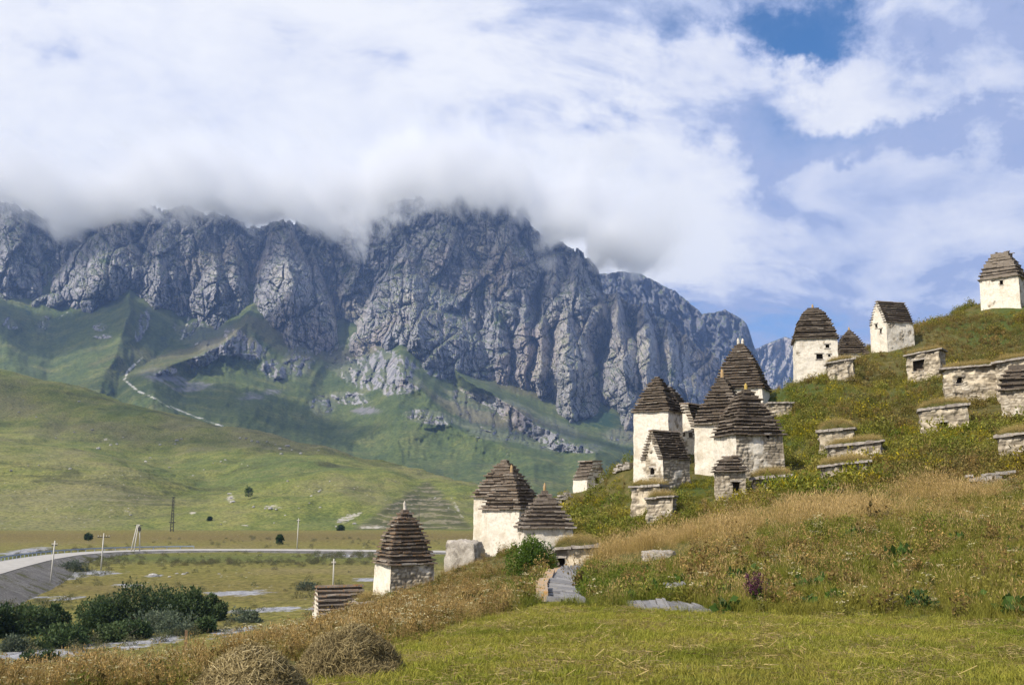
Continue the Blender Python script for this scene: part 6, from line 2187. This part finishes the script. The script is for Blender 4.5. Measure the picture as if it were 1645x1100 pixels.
# the hay lies on mown ground
HAY1, HAY2 = G(560, 1088), G(396, 1136)
HAYC = [(HAY1[0], HAY1[1], 0.95), (HAY2[0], HAY2[1], 0.95)]
for (hx_, hy_, hr_) in HAYC:
    keep &= np.hypot(x - hx_, y - hy_) > hr_
keep &= ~((px > 330) & (px < 640) & (py > 1062))
x, y, pz, px, py, lm = x[keep], y[keep], pz[keep], px[keep], py[keep], lm[keep]
n = len(x)
nA = fbm(x / 7, y / 7, 1.5, 3); nB = fbm(x / 2.2, y / 2.2, 2.5, 3); nC = fbm(x / 16, y / 16, 4.5, 3); nD = fbm(x / 1.0, y / 1.0, 7.5, 2)
left = sm(px, 900, 780) * sm(py, 880, 905)
gl = interp(px, GOLD)
gold = np.exp(-((py - gl - 4) / 17) ** 2) * sm(px, 900, 1000) * sm(px, 1620, 1500) * (0.55 + 2.6 * nB + 0.9 * nD + 0.5 * nA)
gold = np.clip(gold, 0, 1)
lower = sm(py, gl + 0, gl + 35) * (1 - left)
upper = (1 - sm(py, gl - 40, gl - 5)) * (1 - left)
greenp = np.clip(np.exp(-(((px - 840) / 70) ** 2 + ((py - 948) / 22) ** 2)) + np.exp(-(((px - 250) / 60) ** 2 + ((py - 1083) / 10) ** 2)) + 0.7 * np.exp(-(((px - 980) / 70) ** 2 + ((py - 945) / 25) ** 2)), 0, 1)
rusty = sm(nC + 0.4 * nA, -0.02, 0.20)
P_ = {
    'meadow': 0.50 * left * (1 + 3 * greenp) + 1.5 * lower + 0.30 * upper + 0.15 * gold + 0.6 * greenp,
    'dry': (0.42 * left + 0.22 * lower * (0.5 + 2.5 * np.clip(nA + 0.4 * nB, 0, 1))) * (1 - 0.8 * greenp) + 2.2 * gold + 0.12 * upper,
    'weed': (0.30 * left + 0.035 * lower + 0.30 * upper * (0.3 + rusty)) * (1 - 0.8 * greenp),
    'umbel': (0.12 * left + 0.02 * lower + 0.03 * upper) * (1 - 0.6 * greenp),
    'herb': 0.10 * left + 0.16 * lower + 0.55 * upper + 0.35 * greenp,
    'shrub': 0.02 * left + 0.05 * lower * np.clip(1 + 4 * nA, 0, 3) + 0.50 * upper * np.clip(0.8 + 2.5 * nA, 0.1, 3) * (1 - gold),
    'broad': 0.005 * lower * np.clip(1 + 5 * nB, 0, 3) + 0.012 * greenp,
}
names = list(P_)
ch = pick(rs.uniform(0, 1, n), [np.clip(P_[k] * (1 - 0.8 * gold * (k not in ('dry', 'meadow'))), 0.0005, None) for k in names])
kinds = np.array(names)[ch]
# colours
w_ = np.stack([0.6 + np.clip(1.6 * nA, -0.5, 1.5) + greenp * 3, 0.35 + 1.5 * np.clip(-nA, 0, 1) + 0.8 * gold, 0.06 + 1.3 * rusty * upper + 0.9 * left, np.clip(1.8 * nB + 0.15, 0, 2) * upper, 0.25 * np.clip(nC * 3, 0, 2) * upper + 0.02], -1)
w_ = np.clip(w_, 0.02, None) * rs.uniform(0.15, 1.0, (n, 5)) ** 1.6
tint = cols([(0.115, 0.165, 0.018), (0.290, 0.255, 0.058), (0.200, 0.130, 0.045), (0.300, 0.265, 0.018), (0.150, 0.125, 0.105)], w_)
isd = kinds == 'dry'
tint[isd] = lerp3((0.24, 0.21, 0.052), (0.42, 0.31, 0.115), np.clip(0.4 + 0.8 * nB[isd] + 0.6 * gold[isd], 0, 1)) * rs.uniform(0.75, 1.2, (isd.sum(), 1))
ism = kinds == 'meadow'
tint[ism] = tint[ism] * 0.5 + lerp3((0.165, 0.205, 0.020), (0.300, 0.275, 0.045), np.clip(0.5 + 1.2 * nB[ism] - 0.7 * greenp[ism], 0, 1)) * 0.5
tint[ism] = tint[ism] * (1 - 0.6 * greenp[ism][:, None]) + 0.6 * greenp[ism][:, None] * np.array([0.13, 0.21, 0.03])
isw = kinds == 'weed'
tint[isw] = lerp3((0.125, 0.100, 0.040), (0.225, 0.165, 0.058), rs.uniform(0, 1, isw.sum()))
isb = (kinds == 'broad')
tint[isb] = (0.075, 0.135, 0.030)
flw = tint * 1.25
flw[isd] = lerp3((0.36, 0.25, 0.11), (0.52, 0.38, 0.18), rs.uniform(0, 1, isd.sum()))
flw[isw] = lerp3((0.20, 0.13, 0.045), (0.38, 0.26, 0.095), rs.uniform(0, 1, isw.sum()))
isu = kinds == 'umbel'
flw[isu] = lerp3((0.36, 0.31, 0.15), (0.62, 0.57, 0.38), rs.uniform(0, 1, isu.sum()))
tint[isu] = (0.16, 0.16, 0.045)
iss = kinds == 'shrub'
yel = iss & (nB > 0.16) & (upper > 0.5)
flw[yel] = (0.42, 0.34, 0.02)
scl = rs.uniform(0.75, 1.25, n) * (1 - 0.35 * lm)
scl = np.where(kinds == 'shrub', scl * (0.75 + 0.55 * upper * rs.uniform(0, 2, n)), scl)
scl = np.where((kinds == 'weed') & (lower > 0.5) & (rs.uniform(0, 1, n) < 0.4), scl * 1.45, scl)
scl = np.where(isw & (upper > 0.5), scl * 1.05, scl)
scl = np.where((greenp > 0.4) & (ism), scl * 0.75, scl)
scl = scl * (1 + 0.5 * np.clip(nD * 2, -0.6, 1.0))
scl = scl * 0.80
scl = np.where(isd & (gold > 0.3), scl * rs.uniform(0.8, 1.6, n), scl)
scl = np.where(left > 0.5, scl * 0.72, scl)
near_wall = in_feet(x, y, 1.5, False)
scl = np.where(near_wall, scl * 0.45, scl)
scl = np.where(in_feet(x, y, 0.5), scl * 0.8, scl)
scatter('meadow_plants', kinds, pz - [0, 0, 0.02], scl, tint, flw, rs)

# --- plants crowding round the sunken crypts
sk = np.array(SKIRT)
kk = np.where(sk[:, 2] < 0.35, 'meadow', np.where(sk[:, 2] < 0.6, 'herb', np.where(sk[:, 2] < 0.78, 'weed', np.where(sk[:, 2] < 0.9, 'shrub', 'dry'))))
ok = ~in_feet(sk[:, 0], sk[:, 1], 0.0)
sk, kk = sk[ok], kk[ok]
sp = np.stack([sk[:, 0], sk[:, 1], hz_at(sk[:, 0], sk[:, 1]) - 0.03], -1)
st_ = cols([(0.130, 0.165, 0.028), (0.280, 0.250, 0.070), (0.190, 0.130, 0.050), (0.220, 0.220, 0.035)], rs.uniform(0.02, 1, (len(sk), 4)) ** 2)
scatter('crypt_edge_plants', kk, sp, rs.uniform(0.6, 1.25, len(sk)) * sk[:, 3], st_, st_ * 1.3, rs)

# --- grass on the roofs
tp = np.array(TURFS)
nt = len(tp)
kk = np.where(rs.uniform(0, 1, nt) < 0.75, 'dry', 'meadow')
tt = lerp3((0.26, 0.21, 0.075), (0.42, 0.31, 0.14), rs.uniform(0, 1, nt))
tt[kk == 'meadow'] *= (0.62, 0.75, 0.5)
sc = rs.uniform(0.35, 0.8, nt)
scatter('roof_grass', kk, tp - [0, 0, 0.03], np.stack([sc * 1.3, sc * 1.3, sc * 0.85], -1), tt, tt * 1.25, rs, 0.25)

# --- rough scrub and stones on the valley floor
n = 5200
xx = rs.uniform(-140, 40, n * 3); yy = rs.uniform(85, 420, n * 3)
pq = np.stack([xx, yy, valley_bump(xx, yy)], -1)
px, py, _ = proj(pq)
gm = np.zeros(len(xx))
for e in [(85, 925, 80, 11, -4), (60, 885, 70, 7, -6), (150, 905, 60, 7, -4), (380, 1004, 60, 12, -8), (300, 1015, 120, 9, -6), (170, 1040, 120, 6, -6), (500, 905, 120, 4, 0), (560, 893, 70, 4, 0), (330, 905, 80, 4, 0), (520, 945, 60, 6, 0), (420, 985, 70, 5, 0), (60, 975, 60, 12, 0)]:
    gm = np.maximum(gm, ell(px, py, *e))
keep = (rs.uniform(0, 1, len(xx)) < 0.03 + 0.8 * gm) & (px > -150) & (px < 900)
xx, yy, pq, gm = xx[keep], yy[keep], pq[keep], gm[keep]
dr_ = np.min(np.hypot(xx[:, None] - rx_[None], yy[:, None] - ry_[None]), 1)
ok = dr_ > 7
xx, yy, pq, gm = xx[ok], yy[ok], pq[ok], gm[ok]
nn = len(xx)
tv = cols([(0.075, 0.100, 0.040), (0.150, 0.145, 0.055), (0.135, 0.110, 0.070), (0.185, 0.190, 0.110)], rs.uniform(0.02, 1, (nn, 4)) ** 2)
scatter('valley_scrub', np.where(rs.uniform(0, 1, nn) < 0.7, 'shrub', 'herb'), pq - [0, 0, 0.1], rs.uniform(0.8, 2.6, nn), tv, tv, rs, 0.1)
# ------------------------------------------------------------------ named plants near the path
def near_bush(label, px, py, D, rx, h, seed, nl, size, m, name='bush', cat='bush', **kw):
    q = P(px, py, D)
    q[2] = float(hz_at(q[0], q[1])) - 0.05
    return shrub(name, label, cat, tuple(q), rx, rx * 0.8, h, seed, m, nl, size, None, **kw)


near_bush('dense bright green bush in front of the squat crypt behind the path end', 856, 914, 44.5, 1.32, 1.85, 5, 7500, 0.105, m_bushl, lumps=13, spike=0.3)
m_purp, t = new_mat('purple_flower')
finish(t, t.ramp(t.attr('tone', out='Fac'), [(0, (0.035, 0.010, 0.025)), (0.5, (0.085, 0.020, 0.050)), (1, (0.19, 0.06, 0.11))]), 0.7)


def spike_plant(label, px, py, D, hgt, wd, seed, n):
    q = P(px, py, D)
    q[2] = float(hz_at(q[0], q[1]))
    root = empty('flowering_plant', tuple(q), 0, label, 'plant')
    r = random.Random(seed)
    st = MB(); V, Q, T_ = [], [], []
    LV, LQ, LT = [], [], []
    for i in range(n):
        a = r.uniform(0, 2 * pi); d_ = math.sqrt(r.random()) * wd
        h = hgt * r.uniform(0.65, 1.05) * (1 - 0.25 * d_ / wd)
        tx, ty = cos(a) * d_, sin(a) * d_
        st.tube([(tx * 0.3, ty * 0.3, -0.05), (tx * 0.7, ty * 0.7, h * 0.5), (tx, ty, h)], [0.006, 0.005, 0.003], 4)
        for k in range(46):
            f_ = r.uniform(0.5, 1.0)
            c = np.array([tx * (0.4 + 0.6 * f_) + r.gauss(0, 0.014), ty * (0.4 + 0.6 * f_) + r.gauss(0, 0.014), h * f_ + 0.02])
            d = np.array([r.gauss(0, 1), r.gauss(0, 1), r.gauss(0, 0.7)]); d /= np.linalg.norm(d)
            e = np.cross(d, [r.gauss(0, 1), r.gauss(0, 1), 1]); e /= np.linalg.norm(e)
            z_ = r.uniform(0.010, 0.020)
            b0 = len(V); V.extend([c, c + d * z_ + e * z_ * .6, c + d * z_ * 2, c + d * z_ - e * z_ * .6]); Q.append((b0, b0 + 1, b0 + 2, b0 + 3)); T_.extend([r.random()] * 4)
        for k in range(14):
            f_ = r.uniform(0.08, 0.6)
            c = np.array([tx * (0.4 + 0.6 * f_), ty * (0.4 + 0.6 * f_), h * f_])
            d = np.array([r.gauss(0, 1), r.gauss(0, 1), r.gauss(0.2, 0.4)]); d /= np.linalg.norm(d)
            e = np.cross(d, [r.gauss(0, 1), r.gauss(0, 1), 1]); e /= np.linalg.norm(e)
            z_ = r.uniform(0.025, 0.045)
            b0 = len(LV); LV.extend([c, c + d * z_ + e * z_ * .45, c + d * z_ * 2, c + d * z_ - e * z_ * .45]); LQ.append((b0, b0 + 1, b0 + 2, b0 + 3)); LT.extend([r.random()] * 4)
    st.build('stems', m_twig, root)
    me = np_mesh('flowers', np.array(V), np.array(Q), smooth=False); put_attr(me, 'tone', np.array(T_)); link('flowers', me, m_purp, root)
    me = np_mesh('leaves', np.array(LV), np.array(LQ), smooth=False); put_attr(me, 'tone', np.array(LT)); link('leaves', me, m_bushl, root)
    return root


spike_plant('purple-flowered bushy plant at the edge of the mown lawn', 1216, 976, 19.6, 0.72, 0.26, 4, 30)
near_bush('green broad-leaved plant beside the sunken stone step', 1052, 965, 23.2, 0.36, 0.42, 8, 130, 0.17, m_bushl, name='leafy_plant', cat='plant', lumps=5, aspect=0.75)
near_bush('leafy green plant with blue-tinged tops behind the stone step', 1090, 950, 25.2, 0.55, 0.36, 9, 260, 0.13, m_bushl, name='leafy_plant', cat='plant', lumps=5, aspect=0.7)
near_bush('dark leafy plant at the lawn edge right of the purple-flowered one', 1345, 978, 18.9, 0.36, 0.34, 10, 260, 0.11, m_bushl, name='leafy_plant', cat='plant', lumps=5, aspect=0.6)
near_bush('brownish bramble clump at the lawn edge, left of the pale dry grass', 1470, 978, 17.6, 0.42, 0.42, 11, 420, 0.085, m_treel, name='leafy_plant', cat='plant', lumps=6, aspect=0.6)

# ------------------------------------------------------------------ hay heaps
m_hay, t = new_mat('dry_hay')
tone = t.attr('tone', out='Fac')
c = t.ramp(tone, [(0.0, (0.085, 0.066, 0.034)), (0.35, (0.22, 0.170, 0.075)), (0.7, (0.40, 0.315, 0.150)), (1.0, (0.58, 0.48, 0.27))])
finish(t, c, 0.8)
tr = t.node('ShaderNodeBsdfTranslucent'); t.put(tr.inputs[0], c)
mx = t.node('ShaderNodeMixShader'); mx.inputs[0].default_value = 0.2
t.l.new(t.b.outputs[0], mx.inputs[1]); t.l.new(tr.outputs[0], mx.inputs[2]); t.l.new(mx.outputs[0], t.out.inputs[0])
m_hayb, t = new_mat('hay_inside')
finish(t, t.ramp(t.noise(t.objco(), 14, 6, 0.7), [(0.35, (0.045, 0.032, 0.015)), (0.65, (0.17, 0.12, 0.05))]), 0.95, t.bump(t.noise(t.objco(), 25, 5, 0.7), 1.0, 0.05))


def hay_heap(label, q, rx, ry, h, seed, nst, hollow=None):
    root = empty('hay_heap', (q[0], q[1], float(hz_at(q[0], q[1]))), 0, label, 'hay heap', 'raked hay heaps on the lawn edge')
    r = np.random.RandomState(seed)

    def surf(a, u):
        """a = bearing, u = 0 rim .. 1 top"""
        rad = (1 - u ** 1.5) ** 0.62 * 0.92 + 0.08 * (1 - u)
        bump = 1 + 0.30 * fbm(np.cos(a) * 1.6 + seed, np.sin(a) * 1.6, u * 2.0, 3)
        X = np.cos(a) * rx * rad * bump; Y = np.sin(a) * ry * rad * bump
        Z = h * u * (1 + 0.45 * fbm(X * 2.2 + seed, Y * 2.2, 1.0, 3))
        if hollow is not None:
            ha, hu, hr = hollow
            da = np.abs((a - ha + pi) % (2 * pi) - pi)
            kf = np.exp(-(da / hr) ** 2 - ((u - hu) / 0.22) ** 2)
            X = X * (1 - 0.40 * kf); Y = Y * (1 - 0.40 * kf); Z = Z * (1 - 0.15 * kf)
        gz = hz_at(q[0] + X, q[1] + Y) - root.location.z
        return np.stack([X, Y, gz + Z], -1)
    A, U = np.meshgrid(np.linspace(0, 2 * pi, 49), np.linspace(0, 1, 20) ** 0.9)
    V = surf(A, U) * np.array([0.96, 0.96, 1]) - [0, 0, 0.03]
    link('heap_core', np_mesh('heap_core', V.reshape(-1, 3), grid_quads(20, 49)), m_hayb, root)
    a = r.uniform(0, 2 * pi, nst); u = r.uniform(-0.06, 1, nst) ** 1.25
    u = np.where(np.isnan(u), 0.01, u)
    c = surf(a, np.clip(u, 0.0, 0.99)) + r.normal(0, 0.02, (nst, 3))
    c2 = surf(a + 0.02, np.clip(u, 0.0, 0.99)) ; c3 = surf(a, np.clip(u + 0.03, 0.0, 0.995))
    nrm = np.cross(c2 - surf(a, np.clip(u, 0, .99)), c3 - surf(a, np.clip(u, 0, .99))); nrm /= np.linalg.norm(nrm, axis=1)[:, None] + 1e-9
    tan = c3 - c2
    d = r.normal(size=(nst, 3)); d -= nrm * (d * nrm).sum(1)[:, None] * 0.6
    flow = np.stack([np.cos(a + 0.8), np.sin(a + 0.8), -0.6 + 0 * a], -1)
    d = d + flow * 0.3
    d /= np.linalg.norm(d, axis=1)[:, None]
    L = r.uniform(0.05, 0.20, nst)[:, None]
    side = np.cross(d, nrm + r.normal(0, 0.5, (nst, 3))); side /= np.linalg.norm(side, axis=1)[:, None]
    wd = r.uniform(0.0015, 0.0034, nst)[:, None]
    up = nrm * r.uniform(0.0, 0.05, nst)[:, None]
    mid = c + up + nrm * 0.02
    e0 = c - d * L * 0.5; e1 = c + d * L * 0.5 - np.array([0, 0, 0.02])
    V = np.stack([e0 - side * wd, e0 + side * wd, mid + side * wd, mid - side * wd, e1 + side * wd, e1 - side * wd], 1).reshape(-1, 3)
    o = np.arange(nst) * 6
    Q = np.concatenate([np.stack([o, o + 1, o + 2, o + 3], -1), np.stack([o + 3, o + 2, o + 4, o + 5], -1)])
    me = np_mesh('straw', V, Q, smooth=False)
    patch = fbm(c[:, 0] * 2.5 + seed, c[:, 1] * 2.5, c[:, 2] * 2.5, 2)
    put_attr(me, 'tone', np.repeat(np.clip(r.beta(2, 2, nst) * 0.9 + 0.35 * patch, 0, 1), 6))
    link('straw', me, m_hay, root, kind='stuff')
    return root


hay_heap('tousled hay heap with a dark hollow on its right side, farther of the two', HAY1, 0.54, 0.48, 0.44, 3, 20000, (-0.6, 0.35, 0.6))
hay_heap('big brown hay heap cut off by the bottom edge, nearer of the two', HAY2, 0.46, 0.42, 0.40, 8, 20000, None)
# ------------------------------------------------------------------ air and cloud
bpy.context.view_layer.update()
hz = MB()
hz.box(-9000, 9000, -3000, 9500, -4.0, 1560.0)
m_hz = bpy.data.materials.new('haze')
m_hz.use_nodes = True
ht = NT(m_hz.node_tree)
for nd in list(ht.n):
    if nd.type == 'BSDF_PRINCIPLED':
        ht.n.remove(nd)
hv = ht.node('ShaderNodeVolumePrincipled')
hv.inputs['Color'].default_value = (0.34, 0.53, 1.0, 1)
hv.inputs['Density'].default_value = 0.00007
hv.inputs['Anisotropy'].default_value = 0.2
ho = [n for n in ht.n if n.type == 'OUTPUT_MATERIAL'][0]
ht.l.new(hv.outputs[0], ho.inputs['Volume'])
hz.build('haze', m_hz, kind='stuff')

# the cloud that hides the summits: a soft bank hugging the ridge
CB = dict(x0=-2700, x1=1250, y0=2980, y1=4200, z0=520, z1=1450)
cb = MB()
cb.box(CB['x0'], CB['x1'], CB['y0'], CB['y1'], CB['z0'], CB['z1'])
m_cb = bpy.data.materials.new('cloud')
m_cb.use_nodes = True
ct = NT(m_cb.node_tree)
for nd in list(ct.n):
    if nd.type == 'BSDF_PRINCIPLED':
        ct.n.remove(nd)
p = ct.pos()
cx_, cy_, cz_ = ct.sep(p)
# lower edge of the bank along the ridge, by bearing
bear = ct.math('DIVIDE', cx_, cy_)
low = [(x_, y_ - (36 if 560 < x_ < 860 else 44 if 900 < x_ < 1160 else 22)) for x_, y_ in [(-60, 352), (0, 352), (50, 372), (90, 398), (130, 385), (180, 360), (230, 345), (300, 350), (350, 362), (400, 382), (440, 366), (470, 368), (500, 378), (560, 392), (600, 372), (640, 345), (700, 336), (760, 340),
       (800, 352), (850, 385), (880, 412), (930, 420), (970, 448), (1020, 446), (1060, 452), (1100, 456), (1150, 440), (1200, 420), (1300, 380)]]
nd = ct.node('ShaderNodeFloatCurve')
cv = nd.mapping.curves[0]
lo_b, hi_b = (-60 - 822.5) / 1600, (1300 - 822.5) / 1600
yv = lambda py: (800 - py) / 1600                       # height over distance
pts = [(((x - 822.5) / 1600 - lo_b) / (hi_b - lo_b), (yv(y) - 0.15) / 0.2) for x, y in low]
while len(cv.points) < len(pts):
    cv.points.new(0.5, 0.5)
for q, (a_, b_) in zip(cv.points, pts):
    q.location = (a_, b_)
nd.mapping.update()
ct.put(nd.inputs['Value'], ct.math('DIVIDE', ct.math('SUBTRACT', bear, lo_b), hi_b - lo_b))
lowv = ct.math('ADD', ct.math('MULTIPLY', nd.outputs[0], 0.2), 0.15)
hgt = ct.math('DIVIDE', ct.math('SUBTRACT', cz_, EYE), cy_)
above = ct.math('MULTIPLY', ct.math('SUBTRACT', hgt, lowv), 1600.0)      # picture-size units above the edge
nz = ct.noise(ct.scalev(p, (1, 0.13, 1.1)), 0.0048, 8, 0.70, dist=0.3)
nz2 = ct.noise(ct.scalev(p, (1, 0.4, 1)), 0.0014, 2, 0.5)
e = ct.math('ADD', above, ct.math('MULTIPLY', ct.math('SUBTRACT', nz, 0.5), 300.0))
e = ct.math('ADD', e, ct.math('MULTIPLY', ct.math('SUBTRACT', nz2, 0.5), 120.0))
dn = ct.sstep(e, -4.0, 26.0)
up_ = ct.math('ADD', above, ct.math('MULTIPLY', ct.math('SUBTRACT', nz, 0.5), -500.0))
dn = ct.math('MULTIPLY', dn, ct.math('POWER', ct.sstep(up_, 165.0, 0.0), 1.5))
# thin out at the ends of the bank
dn = ct.math('MULTIPLY', dn, ct.sstep(cy_, CB['y1'], CB['y1'] - 400.0))
dn = ct.math('MULTIPLY', dn, ct.sstep(cy_, CB['y0'], CB['y0'] + 250.0))
dn = ct.math('MULTIPLY', dn, ct.sstep(bear, 0.20, 0.07))
vs_ = ct.node('ShaderNodeVolumeScatter')
vs_.inputs['Color'].default_value = (0.99, 0.99, 1.0, 1)
vs_.inputs['Anisotropy'].default_value = -0.5
ct.put(vs_.inputs['Density'], ct.math('MULTIPLY', dn, 0.011))
co = [n for n in ct.n if n.type == 'OUTPUT_MATERIAL'][0]
ct.l.new(vs_.outputs[0], co.inputs['Volume'])
m_cb.cycles.volume_step_rate = 0.16
cbo = cb.build('cloud', m_cb, kind='stuff')

# fair-weather clouds overhead to the left, out of the picture: their shade lies on the hills and the western cliffs
m_fc = bpy.data.materials.new('fair_cloud')
m_fc.use_nodes = True
ft = NT(m_fc.node_tree)
for nd in list(ft.n):
    if nd.type == 'BSDF_PRINCIPLED':
        ft.n.remove(nd)
fv = ft.node('ShaderNodeVolumeScatter')
fv.inputs['Color'].default_value = (0.99, 0.99, 1, 1)
fv.inputs['Density'].default_value = 0.009
fv.inputs['Anisotropy'].default_value = 0.3
ft.l.new(fv.outputs[0], [n for n in ft.n if n.type == 'OUTPUT_MATERIAL'][0].inputs['Volume'])


def fair_cloud(tx, ty, tz, alt, rx, ry, th, seed, az=0.0):
    k = (alt - tz) / sd.z
    bm = bmesh.new()
    bmesh.ops.create_icosphere(bm, subdivisions=5, radius=1.0)
    co = np.array([v.co for v in bm.verts])
    n = fbm(co[:, 0] * 1.7 + seed, co[:, 1] * 1.7, co[:, 2] * 1.7 + 3, 5, 0.55)
    co = co * (1 + 0.75 * n)[:, None]
    for v, c_ in zip(bm.verts, co):
        v.co = (c_[0] * rx, c_[1] * ry, max(-0.35, c_[2]) * th)
    me = bpy.data.meshes.new('cloud')
    bm.to_mesh(me); bm.free()
    o = link('cloud', me, m_fc, kind='stuff')
    o.location = (tx + sd.x * k, ty + sd.y * k, alt)
    o.rotation_euler = (0, 0, az)


for (px_, D_, z_, rx_c, ry_c, th_c, sd_c, az_c) in [(110, 2700, 560, 620, 330, 150, 1, 0.2), (80, 1030, 110, 330, 75, 70, 7, -0.25), (330, 930, 80, 200, 45, 60, 21, -0.2), (330, 2000, 250, 240, 260, 80, 11, 0.5), (930, 2150, 120, 200, 130, 70, 15, 0.1)]:
    fair_cloud((px_ - 822.5) / 1600 * D_, D_, z_, 2050, rx_c, ry_c, th_c, sd_c, az_c)
